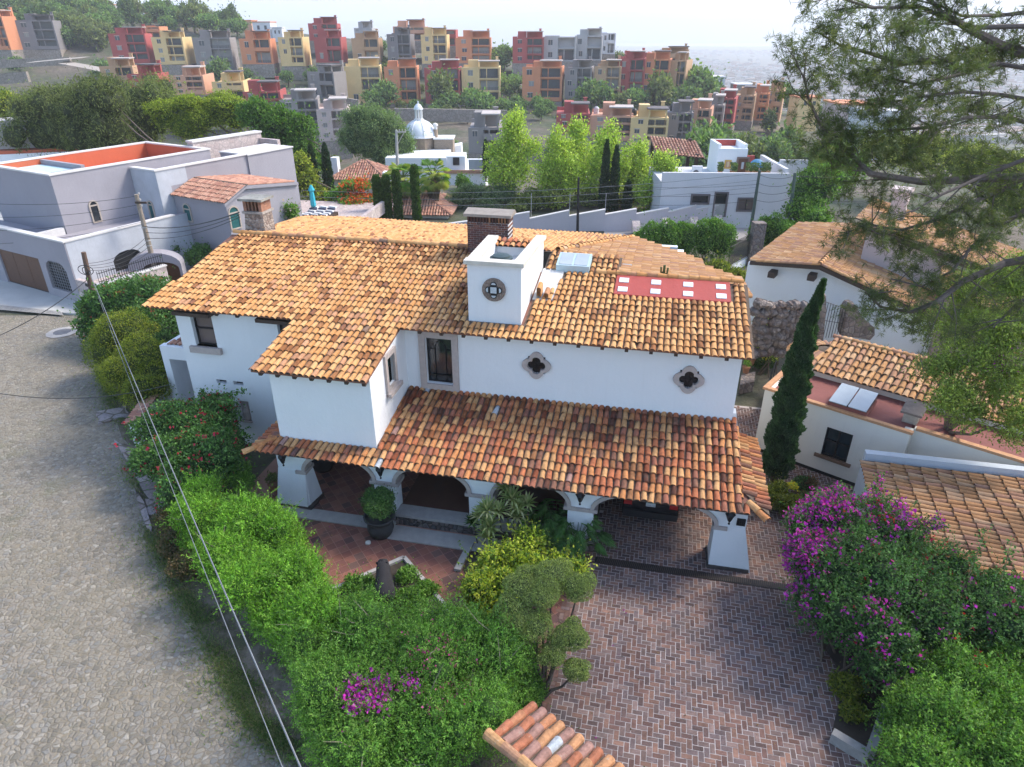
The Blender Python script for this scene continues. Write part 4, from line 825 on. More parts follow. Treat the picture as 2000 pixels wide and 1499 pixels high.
# ---- tiled lean-to at the right edge
SF = Fr(11.3, 17.95, -17)
sh = thing('tiled_shed', 'low shed with near-level brown tile roof and blue-grey parapet at the right edge', 'shed', tuple(SF.w([(3, -2, 0)])[0]))
sx_ = np.array((SF.c, SF.s, 0)); sy_ = np.array((-SF.s, SF.c, 0)); sl_ = lambda x, y, z: tuple(SF.w([(x, y, z)])[0])
mb = MB(); tiles(mb, sl_(-.35, -5.0, 2.25), sy_, sx_ + np.array((0, 0, .05)), [(0, .25), (4.9, 0), (4.9, 9), (0, 9)], (PAL_TAN[0] * (.72, .70, .72), PAL_TAN[1]), .2, .42, .095, 61); put('roof', mb, m_tile, sh)
mb = MB(SF); mb.hexa([(-.2, -.05, 0), (9, -.05, 0), (9, .2, 0), (-.2, .2, 0), (-.2, -.05, 2.5), (9, -.05, 2.95), (9, .2, 2.95), (-.2, .2, 2.5)]); mb.box(-.2, .05, -5.0, -.05, 0, 2.2); put('wall', mb, plaster('blue_grey_plaster', (.50, .53, .56), .1), sh)
mb = MB(SF); f0 = SF.l(at(1880, 1066, 2.3)); f1 = SF.l(at(2040, 1112, 2.3)); mb.hexa([(f0[0] - .6, f0[1] - .1, 0), (f1[0], f1[1] - .1, 0), (f1[0], f1[1] + .15, 0), (f0[0] - .6, f0[1] + .15, 0), (f0[0] - .6, f0[1] - .1, 2.3), (f1[0], f1[1] - .1, 2.3), (f1[0], f1[1] + .15, 2.3), (f0[0] - .6, f0[1] + .15, 2.3)]); put('front_wall', mb, bpy.data.materials['blue_grey_plaster'], sh)
# ---- gate roof at the bottom edge
E0, E1 = at(1040, 1380, 1.85), at(1212, 1505, 1.85); R0, R1 = at(955, 1440, 2.2), at(1035, 1540, 2.2)
gr = thing('gate_roof', 'lichen-spotted clay tile gate roof at the bottom edge of the view', 'roof', tuple((E0 + E1) / 2 - (0, 0, 1.8)))
Ud = E1 - E0; Lu = np.linalg.norm(Ud); Ud /= Lu; Sd = R0 - E0; Sd -= Ud * (Sd @ Ud); Ls = np.linalg.norm(Sd); Sd /= Ls
mb = MB(); tiles(mb, E0, Ud, Sd, [(-.05, 0), (Lu + .4, 0), (Lu + .4, Ls), (-.1, Ls)], (np.array([(.46, .20, .10), (.40, .15, .08), (.34, .19, .15), (.50, .25, .12), (.20, .12, .09)]), np.array([.3, .25, .2, .15, .1])), .232, .40, .105, 71)
Q0 = E0 + Sd * Ls - Ud * .1; ridge(mb, Q0, Q0 + Ud * (Lu + .6), PAL_TAN, .42, .115, 72); put('tiles', mb, m_tiletop, gr)
mb = MB(); mb.hexa([tuple(q) for q in (E0 + Sd * .25 - (0, 0, 1.8), E1 + Sd * .25 - (0, 0, 1.8), E1 + Sd * 2.4 - (0, 0, 1.9), E0 + Sd * 2.4 - (0, 0, 1.9), E0 + Sd * .25 - (0, 0, .05), E1 + Sd * .25 - (0, 0, .05), E1 + Sd * 2.4 + (0, 0, -.3), E0 + Sd * 2.4 + (0, 0, -.3))]) if False else mb.box(E0[0] + .2, E1[0], E1[1] - .4, E1[1] + .1, 0, 1.75); put('wall', mb, m_cream, gr)

# ---------------------------------------------------------------- white gabled house behind the casita
RF = Fr(14.27, 30.58, -35)
rl = lambda x, y, z=0: tuple(RF.w([(x, y, z)])[0])
rh = thing('gabled_house', 'white gabled house with broad orange tile roofs and rooflights behind the pine branches', 'house', rl(2, 3))
mb = MB(RF); mb.slab([(-3.4, -.3), (9.5, -.3), (9.5, 1.75), (0, 4.42), (-3.4, 4.0)], .45, .7); mb.slabx([(.7, -.3), (9, -.3), (9, 4.0), (.7, 4.0)], -3.4, -3.15); put('wall', mb, m_white, rh)
rx = np.array((RF.c, RF.s, 0)); ry = np.array((-RF.s, RF.c, 0))
mb = MB(); tiles(mb, rl(8.8, 0, 4.6 - 8.8 * .285), ry, -rx + np.array((0, 0, .285)), [(0, 0), (9, 0), (9, 9.15), (0, 9.15)], PAL_TAN, .21, .38, .095, 81)
tiles(mb, rl(-3.2, 9, 4.6 - 3.2 * .12), -ry, rx + np.array((0, 0, .12)), [(0, 0), (9, 0), (9, 3.2), (0, 3.2)], PAL_TAN, .21, .38, .095, 82)
ridge(mb, rl(0, -.1, 4.62), rl(0, 9, 4.62), PAL_TAN, seed=11); ridge(mb, rl(0, -.02, 4.6), rl(8.7, -.02, 4.6 - 8.7 * .285), PAL_TAN, seed=12, rad=.09); ridge(mb, rl(0, -.02, 4.58), rl(-3.2, -.02, 4.58 - 3.2 * .12), PAL_TAN, seed=14, rad=.09); put('roof', mb, m_tile, rh)
mb = MB(RF); mb.slab([(-3.2, 4.02), (0, 4.36), (8.8, 1.83), (8.8, 2.05), (0, 4.56), (-3.2, 4.2)], .02, .14); put('barge_board', mb, m_wood, rh)
for x, z in ((-2.0, 3.75), (-.2, 3.95)): mb = MB(RF); mb.box(x - .22, x + .1, -.15, .45, z - .14, z + .14); put('beam_end', mb, m_wood, rh)
# upper pink storey
mb = MB(RF); mb.slab([(1.2, 3.6), (5.8, 2.4), (5.8, 4.9), (1.2, 6.0)], 3.2, 3.45); mb.slabx([(3.45, 3.6), (7, 3.6), (7, 6.0), (3.45, 6.0)], 1.2, 1.45); mb.slabx([(3.45, 2.4), (7, 2.4), (7, 4.9), (3.45, 4.9)], 5.55, 5.8); us_ = put('upper_storey', mb, plaster('dusty_pink_plaster', (.58, .47, .44), .12), rh)
mb = MB(); tiles(mb, rl(8.4, 2.7, 6.25 - 7.6 * .24), ry, -rx + np.array((0, 0, .24)), [(0, 0), (5, 0), (5, 7.8), (0, 7.8)], PAL_TAN, .21, .38, .095, 83); put('upper_roof', mb, m_tile, us_)
mb = MB(RF); mb.slab([(.8, 5.9), (8.2, 4.12), (8.2, 4.32), (.8, 6.12)], 2.74, 2.86); put('barge_board', mb, m_wood, us_)
mb = MB(RF); mb.box(1.7, 2.4, 5.0, 5.7, 5.6, 7.3); mb.box(1.6, 2.5, 4.9, 5.8, 7.3, 7.45); put('chimney', mb, bpy.data.materials['dusty_pink_plaster'], us_)
for x, y in ((6.2, 2.0), (6.9, 3.6), (7.3, 5.4)):
    z = 4.6 - x * .285; zz = z + (1.15 if y > 2.5 else .0); mb = MB(RF); mb.hexa([(x, y, zz + .05), (x + 1.5, y, zz - .35), (x + 1.5, y + .9, zz - .35), (x, y + .9, zz + .05), (x, y, zz + .25), (x + 1.5, y, zz - .12), (x + 1.5, y + .9, zz - .12), (x, y + .9, zz + .25)]); put('rooflight', mb, plain('milky_sheet', (.62, .63, .62), .3, 0, .15), rh)
# big tile roof farther right
f2 = Fr(*at(1860, 600, 4.0)[:2], -30)
rh2 = thing('tiled_annexe', 'long orange tiled roof with a brown end wall right of the gabled house', 'house', tuple(f2.o))
fx = np.array((f2.c, f2.s, 0)); fy = np.array((-f2.s, f2.c, 0))
mb = MB(); tiles(mb, f2.w([(7.5, 0, 2.6)])[0], fy, -fx + np.array((0, 0, .25)), [(0, 0), (9, 0), (9, 8.4), (0, 8.4)], PAL_TAN, .21, .38, .095, 84); put('roof', mb, m_tile, rh2)
mb = MB(f2); mb.slab([(-.3, 0), (7.3, 0), (7.3, 2.4), (-.3, 4.3)], .5, .75); mb.slabx([(.75, 0), (8.5, 0), (8.5, 4.3), (.75, 4.3)], -.3, -.1); put('wall', mb, plaster('brown_plaster', (.30, .22, .19), .15), rh2)
# ---- rocks, standing slab, gate and wall in the passage right of the house
def rockpile(name, pts, label, cat, mat=m_rub, seed=0):
    rg = np.random.default_rng(seed); mb = MB()
    for (u, v, z, r) in pts:
        c = at(u, v, z); mb.ball((c[0], c[1], z), (r * rg.uniform(.8, 1.15), r * rg.uniform(.8, 1.1), r * rg.uniform(.8, 1.1)), 9, 7, None, .12)
    return put(name, mb, mat, None, False, label=label, cat=cat)
RWy = 27.0
def rk(u, v): q = aty(u, v, RWy); return q
mb = MB(); rg = np.random.default_rng(3)
for u in range(1478, 1582, 13):
    for v in range(598, 690, 15):
        q = rk(u + rg.integers(-5, 5), v + rg.integers(-4, 4)); mb.ball(q, (rg.uniform(.2, .32), rg.uniform(.2, .3), rg.uniform(.18, .3)), 8, 6, None, .15)
put('boulder_wall', mb, m_rub, None, label='rough wall of dark brown boulders behind the tall cypress', cat='stone wall')
def standing(poly, y, th, name, label, mat=m_rub):
    mb = MB(); n = len(poly); A = [aty(u, v, y) for u, v in poly]; cen = sum(A) / n
    B = [q + (cen - q) * .12 + np.array((0, th, 0)) for q in A]; F_ = [q + (cen - q) * .1 - np.array((0, th * .35, 0)) for q in A]
    mb.add(F_ + A + B, [tuple(range(n))] + [(i, n + i, n + (i + 1) % n, (i + 1) % n) for i in range(n)] + [(n + i, 2 * n + i, 2 * n + (i + 1) % n, n + (i + 1) % n) for i in range(n)] + [tuple(range(3 * n - 1, 2 * n - 1, -1))])
    return put(name, mb, mat, None, label=label, cat='standing stone')
standing([(1708, 655), (1699, 665), (1640, 655), (1647, 612), (1650, 598), (1656, 590), (1665, 589), (1672, 600), (1685, 620), (1700, 634), (1708, 640)], 28.3, .5, 'standing_stone', 'tall pointed slab of brown rock right of the iron bar gate')
standing([(1596, 668), (1604, 612), (1602, 580), (1606, 573), (1612, 574), (1613, 600), (1606, 668)], 27.9, .3, 'standing_stone', 'slim dark stone post left of the iron bar gate')
mb = MB(); a, b_ = aty(1613, 590, 28.2), aty(1652, 604, 28.2); zb = aty(1630, 660, 28.2)[2]
for t in np.linspace(0, 1, 9): q = a * (1 - t) + b_ * t; mb.tube([q, (q[0], q[1], zb)], .014, 5)
mb.tube([a, b_], .014, 5); mb.tube([(a[0], a[1], (a[2] + zb) / 2), (b_[0], b_[1], (b_[2] + zb) / 2)], .012, 5); put('bar_gate', mb, m_iron, label='black iron bar gate between two brown standing stones', cat='gate')
q0, q1 = at(1481, 842, 0), at(1503, 775, 0)
mb = MB(); d = (q1 - q0); 
for t in np.linspace(0, 1, 3): q = q0 + d * t; mb.tube([q, (q[0], q[1], 1.75 + .25 * sin(pi * t))], .022, 5)
mb.tube([q0 + d * t + np.array((0, 0, 1.75 + .25 * sin(pi * t))) for t in np.linspace(0, 1, 9)], .022, 5); mb.tube([q0 + (0, 0, .85), q1 + (0, 0, .85)], .02, 5); mb.hexa([tuple(q0 + d * t + np.array((s, 0, z))) for z in (.05, .62) for t, s in ((0, -.01), (1, -.01), (1, .01), (0, .01))]); put('garden_gate', mb, m_iron, label='narrow arched black garden gate beside the cream cottage', cat='gate')
mb = MB(); q = at(1452, 790, 0); mb.prism([tuple(at(u, v, 0)[:2]) for u, v in ((1442, 772), (1470, 765), (1472, 745), (1445, 750))], 0, .5); put('stone_step', mb, m_rub, label='rough stone block at the house corner below three small pots', cat='stone')

# ---------------------------------------------------------------- houses in the middle distance
# house with the blue cupolas
BF = Fr(*aty(1345, 430, 55)[:2], -2); D = 55 - BF.o[1]
def bp_(u, v, y=0.0): return BF.plane_y(u, v, y)
tl, tr_ = bp_(1345, 338), bp_(1540, 351)
bh = thing('cupola_house', 'long pale grey house with roof garden, stair tower and two blue cupolas', 'house', tuple(BF.w([(4, 3, 0)])[0]))
ztop = tl[2]; xr = tr_[0]
w1, w2, dd = (bp_(1350, 379), bp_(1385, 400)), (bp_(1441, 386), bp_(1474, 414)), (bp_(1396, 375), bp_(1417, 424))
mb = MB(BF); holes_wall(mb, tl[0] - 2, xr, -1.5, ztop, 0, .3, [(w1[0][0], w1[1][0], w1[1][2], w1[0][2]), (w2[0][0], w2[1][0], w2[1][2], w2[0][2]), (dd[0][0], dd[1][0], dd[1][2], dd[0][2])])
mb.box(xr - .3, xr, .3, 7, -1.5, ztop + .3); mb.box(xr, xr + 2.2, 2.5, 2.8, -1.5, ztop + .6); mb.box(tl[0] - 2, xr - .3, .3, 7, ztop - .9, ztop - .75); mb.box(tl[0] - 2, tl[0] - 1.7, .3, 7, -1.5, ztop - .9); put('wall', mb, plaster('pale_grey_plaster', (.60, .59, .60), .08), bh)
for n_w, (p, q) in enumerate((w1, w2)):
    mb = MB(BF); framebox(mb, p[0], q[0], q[2], p[2], -.06, .2, .13); w = put('window', mb, plain('dark_grey_trim', (.13, .11, .11), .8, 0, .1), bh)
    mb = MB(BF); mb.box(p[0] + .13, q[0] - .13, .14, .18, q[2] + .13, p[2] - .13); put('pane', mb, m_curtain if n_w else m_glassd, w)
    mb = MB(BF); mb.box((p[0] + q[0]) / 2 - .03, (p[0] + q[0]) / 2 + .03, .1, .14, q[2] + .13, p[2] - .13); put('mullion', mb, m_iron, w)
p, q = dd; mb = MB(BF); framebox(mb, p[0], q[0], q[2], p[2], -.05, .2, .12, sill=.02); w = put('door', mb, bpy.data.materials['dark_grey_trim'], bh)
mb = MB(BF); mb.box(p[0] + .12, q[0] - .12, .14, .18, (p[2] + q[2]) / 2, p[2] - .12); put('pane', mb, m_glassd, w); mb = MB(BF); mb.box(p[0] + .12, q[0] - .12, .14, .18, q[2] + .02, (p[2] + q[2]) / 2); put('panel', mb, m_conc, w)
s0, s1 = BF.plane_y(1405, 283, 3), BF.plane_y(1462, 288, 3)
mb = MB(BF); zt = s0[2]; x0, x1 = s0[0], s1[0]; mb.box(x0, x1, 3, 3.25, ztop - .75, zt - .3); mb.box(x0, x0 + .25, 3.25, 6, ztop - .75, zt); mb.box(x1 - .25, x1, 3.25, 6, ztop - .75, zt); mb.box(x0, x1, 6, 6.25, ztop - .75, zt); mb.box(x0 + .25, x1 - .25, 3.25, 6, zt - .6, zt - .5); st = put('stair_tower', mb, m_white, bh)
mb = MB(BF); mb.box(x0 + .26, x1 - .26, 5.96, 5.99, zt - .5, zt - .02); put('red_inner_wall', mb, m_red, st)
d0, d1 = BF.plane_y(1440, 307, 2.97), BF.plane_y(1459, 345, 2.97)
mb = MB(BF); framebox(mb, d0[0], d1[0], ztop - .7, d0[2], 2.9, 3.0, .14, sill=.02); dr_ = put('door', mb, plain('grey_brown_wood', (.16, .11, .09), .7, 0, .2), st); mb = MB(BF); mb.box(d0[0] + .14, d1[0] - .14, 2.94, 2.99, ztop - .68, d0[2] - .14); put('leaf', mb, m_doorwood, dr_); mb = MB(BF); cxm = (d0[0] + d1[0]) / 2; mb.box(cxm - .1, cxm + .1, 2.92, 2.94, ztop - .2, d0[2] - .4); put('pane', mb, m_fog, dr_)
d0, d1 = BF.plane_y(1416, 313, 2.97), BF.plane_y(1427, 330, 2.97)
mb = MB(BF); mb.box(d0[0], d1[0], 2.96, 2.999, d1[2], d0[2], (.60, .38, .06)); mb.box(d0[0] + .1, d1[0] - .1, 2.95, 2.96, d1[2] + .1, d0[2] - .1, (.5, .28, .2)); mb.ball(((d0[0] + d1[0]) / 2, 2.94, (d0[2] + d1[2]) / 2), (.1, .02, .24), 8, 6, (.62, .5, .3)); put('tile_picture', mb, m_paint, st)
for u, v0, v1, yy in ((1480, 311, 328, 5), (1517, 317, 330, 8)):
    a = BF.plane_y(u, v0, yy); b_ = BF.plane_y(u, v1, yy); r = .62
    mb = MB(BF); mb.lathe([(r * .85, b_[2] - .8), (r * .85, b_[2] - .05), (r * 1.08, b_[2]), (r * 1.08, b_[2] + .1)], a[0], yy, 8); cu_ = put('cupola', mb, plaster('rose_plaster', (.62, .42, .38), .1), bh)
    mb = MB(BF); h_ = a[2] - b_[2] - .1; mb.lathe([(r * cos(t), b_[2] + .1 + h_ * sin(t)) for t in np.linspace(0, pi / 2, 8)], a[0], yy, 16, (.06, .20, .34)); put('dome', mb, m_paint, cu_)
mb = MB(BF); mb.box(x1 + .2, xr - 1, 6.2, 6.4, ztop - .7, ztop + .35); put('red_parapet', mb, m_red, bh)
for k, (u0, u1) in enumerate(((1456, 1478), (1484, 1502), (1402, 1409), (1426, 1436))):
    a, b_ = BF.plane_y(u0, 345, 1.2), BF.plane_y(u1, 345, 1.2); t = thing('planter', ['long brown planter box on the roof garden just right of the stair tower door', 'second long brown planter box along the roof garden edge', 'terracotta pot with plant on the roof garden left of the tile picture', 'terracotta pot with round bush below the tile picture'][k], 'planter', tuple(BF.w([((a[0] + b_[0]) / 2, 1.2, ztop - .75)])[0]))
    mb = MB(BF); mb.box(a[0], b_[0], 1.0, 1.5, ztop - .75, ztop - .05, (.38, .19, .09)); put('box', mb, m_pot, t)
    mb = MB(BF)
    for i in range(260): q = (RNG.uniform(a[0], b_[0]), RNG.uniform(.9, 1.6), ztop + RNG.uniform(-.1, .5)); mb.quad([(q[0], q[1], q[2]), (q[0] + RNG.uniform(-.15, .15), q[1] + .05, q[2] + RNG.uniform(.02, .15)), (q[0] + .1, q[1] + RNG.uniform(-.1, .1), q[2] + .12)], [(.08, .14, .05), (.15, .2, .07), (.05, .09, .03)][i % 3])
    put('plant', mb, m_leaf, t)
a = BF.plane_y(1362, 334, 1.5); mb = MB(BF); mb.box(a[0] - .4, a[0] + .4, 1.5, 1.8, ztop - .75, ztop + .25, (.7, .7, .7)); t = put('air_conditioner', mb, m_paint, label='white outdoor air conditioner unit on the roof garden of the cupola house', cat='air conditioner'); mb = MB(BF); mb.slab([(a[0] - .1 + .22 * cos(q), ztop - .25 + .22 * sin(q)) for q in np.linspace(0, 2 * pi, 17)[:-1]], 1.47, 1.5, (.1, .1, .1)); put('fan', mb, m_paint, t)
a, b_ = aty(1297, 282, 66), aty(1360, 292, 66)
t = thing('roof_shelter', 'open brown tile-roofed shelter on posts beyond the pale green trees', 'shelter', (a[0], a[1], 0)); mb = MB(); tiles(mb, (a[0] - 1, 64.5, a[2] - .6), (1, 0, -.1), (0, 1, .25), [(0, 0), (4.6, 0), (4.6, 4), (0, 4)], PAL_PINK, .3, .5, .12, 91); put('roof', mb, m_tile, t)
mb = MB()
for x in (a[0] - .8, b_[0] - .3): mb.box(x, x + .3, 64.8, 65.1, 0, a[2] - .7); mb.box(x, x + .3, 68, 68.3, 0, a[2] + .2)
put('post', mb, m_wood, t)
# stepped boundary wall with buttresses
SW = [(870, 446, 440), (1000, 428, 422), (1034, 414, 416), (1110, 429, 413), (1180, 424, 411), (1240, 421, 410), (1302, 420, 408), (1355, 416, 402), (1403, 410, 401)]
sw_ = thing('boundary_wall', 'long pale lilac boundary wall stepping uphill beyond the tiled roof', 'wall', (5, 53.5, 0))
bx = [at(u, 452 - max(0, u - 1240) * .05, 0) for u, _, _ in SW]; mb = MB(); mc = MB()
for i in range(len(SW) - 1):
    p, q = bx[i], bx[i + 1]; zl = aty(SW[i][0], SW[i + 1][1] if i else 446, p[1])[2]; zr = aty(SW[i + 1][0], SW[i + 1][2], q[1])[2]
    if i == 0: zl = aty(870, 440, p[1])[2]; zr = aty(1000, 422, q[1])[2]
    if i == 1: zl = aty(1000, 422, p[1])[2]
    o_ = np.array((0, .3, 0)); e_ = np.array((.004, 0, 0)); mb.hexa([tuple(p + e_), tuple(q), tuple(q + o_), tuple(p + o_ + e_), (p[0] + .004, p[1], zl), (q[0], q[1], zr), (q[0], q[1] + .3, zr), (p[0] + .004, p[1] + .3, zl)])
    mc.hexa([(p[0] + .004, p[1] - .04, zl), (q[0], q[1] - .04, zr), (q[0], q[1] + .34, zr), (p[0] + .004, p[1] + .34, zl), (p[0] + .004, p[1] - .04, zl + .07), (q[0], q[1] - .04, zr + .07), (q[0], q[1] + .34, zr + .07), (p[0] + .004, p[1] + .34, zl + .07)])
put('wall_body', mb, plaster('lilac_plaster', (.52, .48, .50), .08), sw_); put('wall_coping', mc, bpy.data.materials['pale_coping'], sw_)
for u, v in ((1240, 433), (1298, 427), (1352, 425), (1399, 422)):
    c = at(u, 455 - max(0, u - 1240) * .05, 0); zt = aty(u, v, c[1] - .3)[2]; mb = MB(); mb.hexa([(c[0] - .3, c[1] - .85, 0), (c[0] + .3, c[1] - .85, 0), (c[0] + .3, c[1] - .04, 0), (c[0] - .3, c[1] - .04, 0), (c[0] - .3, c[1] - .5, zt - .35), (c[0] + .3, c[1] - .5, zt - .35), (c[0] + .3, c[1] - .04, zt), (c[0] - .3, c[1] - .04, zt)]); put('buttress', mb, m_pinkst, sw_)
# street between (pale paving behind the fence) and railing fence
mb = MB(); mb.quad([tuple(at(u, v, .0)[:2]) + (.02,) for u, v in ((1180, 470), (1405, 470), (1700, 470), (1700, 442), (1405, 442), (1180, 452))]); put('lane', mb, plain('lane_paving', (.34, .31, .29), .9, 0, .2, 2), kind='structure')
fa, fb = at(1418, 540, 0), at(1462, 515, 0); zt = aty(1418, 480, fa[1])[2]
mb = MB(); d = fb - fa
for t in np.linspace(0, 1, 30): q = fa + d * t; mb.tube([q + (0, 0, .5), q + (0, 0, zt + .15)], .012, 4)
mb.tube([fa + (0, 0, zt - .1), fb + (0, 0, zt - .1)], .02, 4); fe = put('railing_fence', mb, m_iron, label='dark iron railing fence between the clipped hedge and a stone pillar', cat='fence')
mb = MB(); mb.hexa([tuple(fa), tuple(fb), tuple(fb + (0, .25, 0)), tuple(fa + (0, .25, 0)), tuple(fa + (0, 0, .5)), tuple(fb + (0, 0, .5)), tuple(fb + (0, .25, .5)), tuple(fa + (0, .25, .5))]); put('fence_base', mb, m_white, fe)
c = at(1474, 520, 0); mb = MB(); mb.box(c[0] - .45, c[0] + .35, c[1], c[1] + .7, 0, 2.9); put('stone_pillar', mb, m_rub, label='dark rubble stone pillar at the end of the iron railing fence', cat='pillar')
# white house with the big dome
Y = 92; dc = aty(820, 265, Y); zb = dc[2]; r = 2.05
dh = thing('domed_house', 'white house crowned by a large white ribbed dome with lantern on a brick drum', 'house', (dc[0], Y, 0))
mb = MB(); top_z = aty(820, 234, Y)[2]; h = top_z - zb
mb.lathe([(r * 1.1, zb - .12), (r * 1.1, zb)] + [(r * cos(t), zb + h * sin(t)) for t in np.linspace(0, 1.42, 12)], dc[0], Y, 24, (.72, .74, .76)); dm = put('dome', mb, m_paint, dh, True)
mb = MB()
for k in range(8): mb.tube([(dc[0] + (r + .02) * cos(t) * cos(k * pi / 4 + .4), Y + (r + .02) * cos(t) * sin(k * pi / 4 + .4), zb + (h + .02) * sin(t)) for t in np.linspace(0, 1.42, 9)], .05, 4, (.74, .76, .78))
put('rib', mb, m_paint, dm)
lz = aty(820, 231, Y)[2]; l2 = aty(820, 215, Y)[2]; l3 = aty(820, 203, Y)[2]
mb = MB()
for k in range(8): mb.tube([(dc[0] + .42 * cos(k * pi / 4), Y + .42 * sin(k * pi / 4), lz - .2), (dc[0] + .42 * cos(k * pi / 4), Y + .42 * sin(k * pi / 4), l2)], .07, 5, (.72, .72, .7))
mb.lathe([(.6, lz - .25), (.6, lz - .1), (.3, lz - .1)], dc[0], Y, 12, (.74, .74, .74)); mb.lathe([(.55, l2), (.6, l2 + .1), (.5, l2 + .35), (.25, l3 - .05), (.08, l3), (.08, l3 + .25), (0, l3 + .35)], dc[0], Y, 12, (.74, .75, .76)); put('lantern', mb, m_paint, dm)
z2 = aty(820, 305, Y)[2]
mb = MB(); mb.lathe([(2.2, z2 - 2.5), (2.2, zb - .12)], dc[0], Y, 8, (.30, .23, .17), pi / 8, pi / 8 + 2 * pi); b0 = aty(850, 270, Y)[0]; b1 = aty(886, 270, Y)[0]; mb.box(b0, b1, Y - 1.5, Y + 1.5, z2 - 2.5, zb - .3, (.32, .25, .19)); dr_ = put('brick_drum', mb, m_brick, dh)
mb = MB(); mb.box(b0 - .1, b1 + .1, Y - 1.6, Y + 1.6, zb - .3, zb - .15, (.7, .7, .68)); put('cornice', mb, m_paint, dr_)
o_ = aty(806, 290, Y - 2.1); mb = MB(); mb.slab([(o_[0] + .42 * cos(t), o_[2] + .42 * sin(t)) for t in np.linspace(0, 2 * pi, 17)[:-1]], Y - 2.25, Y - 2.0, (.6, .6, .58)); ow = put('round_window', mb, m_paint, dr_); mb = MB(); mb.slab([(o_[0] + .3 * cos(t), o_[2] + .3 * sin(t)) for t in np.linspace(0, 2 * pi, 17)[:-1]], Y - 2.28, Y - 2.25); put('pane', mb, m_glassd, ow)
c = aty(851, 262, Y - .6); mb = MB(); mb.lathe([(.27, c[2] - 1.5), (.27, c[2] + .55)], c[0], Y - .6, 10, (.36, .27, .19)); mb.lathe([(.24, c[2] + .55), (.24, c[2] + .95), (.36, c[2] + 1.0), (.3, c[2] + 1.2), (0, c[2] + 1.35)], c[0], Y - .6, 10, (.7, .68, .64)); put('chimney', mb, m_paint, dh)
def pbox(mb, u0, u1, vt, y, dep, zb_, col=None, vs=None): a = aty(u0, vt, y); b = aty(u1, vt, y); mb.box(a[0], b[0], y, y + dep, zb_, a[2], col); return a, b
mb = MB(); pbox(mb, 752, 872, 309, 84, 9, -8); pbox(mb, 868, 948, 335, 84, 9, -8); a_ = aty(800, 300, 88.5); mb.hexa([(aty(770, 312, 93.5)[0], 93.2, -6), (aty(905, 300, 93.5)[0], 93.2, -6), (aty(905, 300, 93.5)[0], 96, -6), (aty(770, 312, 93.5)[0], 96, -6), (aty(790, 305, 93.2)[0], 93.2, aty(790, 306, 93.2)[2]), (aty(900, 282, 93.2)[0], 93.2, aty(900, 284, 93.2)[2]), (aty(900, 282, 93.2)[0], 96, aty(900, 284, 93.2)[2]), (aty(790, 305, 93.2)[0], 96, aty(790, 306, 93.2)[2])]); put('wall', mb, m_white, dh)
mb = MB(); a, b_ = aty(884, 309, 83.9), aty(897, 324, 83.9); pbox(mb, 872, 908, 306, 84.3, 3, -3); put('upper_room', mb, m_white, dh); mb = MB(); mb.box(a[0], b_[0], 84.2, 84.29, b_[2], a[2]); put('window', mb, m_glassd, dh)
mb = MB(); a, b_ = aty(915, 312, 83.7), aty(944, 332, 83.7); mb.box(a[0], b_[0], 83.7, 83.8, b_[2], a[2]); put('glazed_balcony', mb, m_fog, dh); mb = MB(); a, b_ = aty(866, 330, 83.8), aty(948, 337, 83.8); mb.box(a[0], b_[0], 83.8, 83.99, b_[2] - .15, b_[2] + .25, (.5, .28, .18)); put('tile_edge', mb, m_brick, dh)
# tiled hip roofs below the dome
def hip(name, label, uv, y, L, Dp, dz, seed, wallm=m_cream, pal=PAL_PINK, rot=0):
    c = aty(*uv, y); f = Fr(c[0], c[1], rot); z = c[2]; t = thing(name, label, 'house', (c[0], c[1], 0))
    X_ = np.array((f.c, f.s, 0)); Y_ = np.array((-f.s, f.c, 0)); mb = MB(); m_ = dz / (Dp / 2); w = lambda a, b, h: f.w([(a, b, h)])[0]
    tiles(mb, w(0, 0, z), X_, Y_ + np.array((0, 0, m_)), [(0, 0), (L, 0), (L - Dp / 2, Dp / 2 * sqrt(1 + m_ * m_)), (Dp / 2, Dp / 2 * sqrt(1 + m_ * m_))], pal, .24, .42, .105, seed)
    tiles(mb, w(L, 0, z), Y_, -X_ + np.array((0, 0, m_)), [(0, 0), (Dp, 0), (Dp / 2, Dp / 2 * sqrt(1 + m_ * m_))], pal, .24, .42, .105, seed + 1)
    tiles(mb, w(0, Dp, z), -Y_, X_ + np.array((0, 0, m_)), [(0, 0), (Dp, 0), (Dp / 2, Dp / 2 * sqrt(1 + m_ * m_))], pal, .24, .42, .105, seed + 2)
    ridge(mb, w(0, 0, z), w(Dp / 2, Dp / 2, z + dz), pal, seed=seed); ridge(mb, w(L, 0, z), w(L - Dp / 2, Dp / 2, z + dz), pal, seed=seed); put('roof', mb, m_tile, t)
    mb = MB(f); mb.box(.4, L - .4, .5, Dp - .4, min(0, z - 4), z + .02); put('wall', mb, wallm, t); return t, f, z
t, f, z = hip('hip_roofed_house', 'cream house with pinkish hipped tile roof and white chimney below the domed house', (640, 352), 64, 5.6, 5.2, 1.35, 101, rot=-6); mb = MB(f); mb.box(-.1, .5, 1.6, 2.3, z - 1, z + 1.7); put('chimney', mb, m_white, t)
t, f, z = hip('low_tiled_house', 'low house with long pinkish tile roof behind the row of ivy columns', (690, 420), 58, 8.4, 7, 1.6, 111, rot=-3); mb = MB(f); mb.box(1.9, 2.5, 4.2, 4.9, z, z + 2.6); mb.box(1.8, 2.6, 4.1, 5.0, z + 2.6, z + 2.75); put('chimney', mb, m_white, t)
t, f, z = hip('small_tiled_house', 'small house with sun-bleached pinkish roof left of the ivy columns', (640, 408), 60, 4.6, 4.5, 1.0, 121, rot=-10)
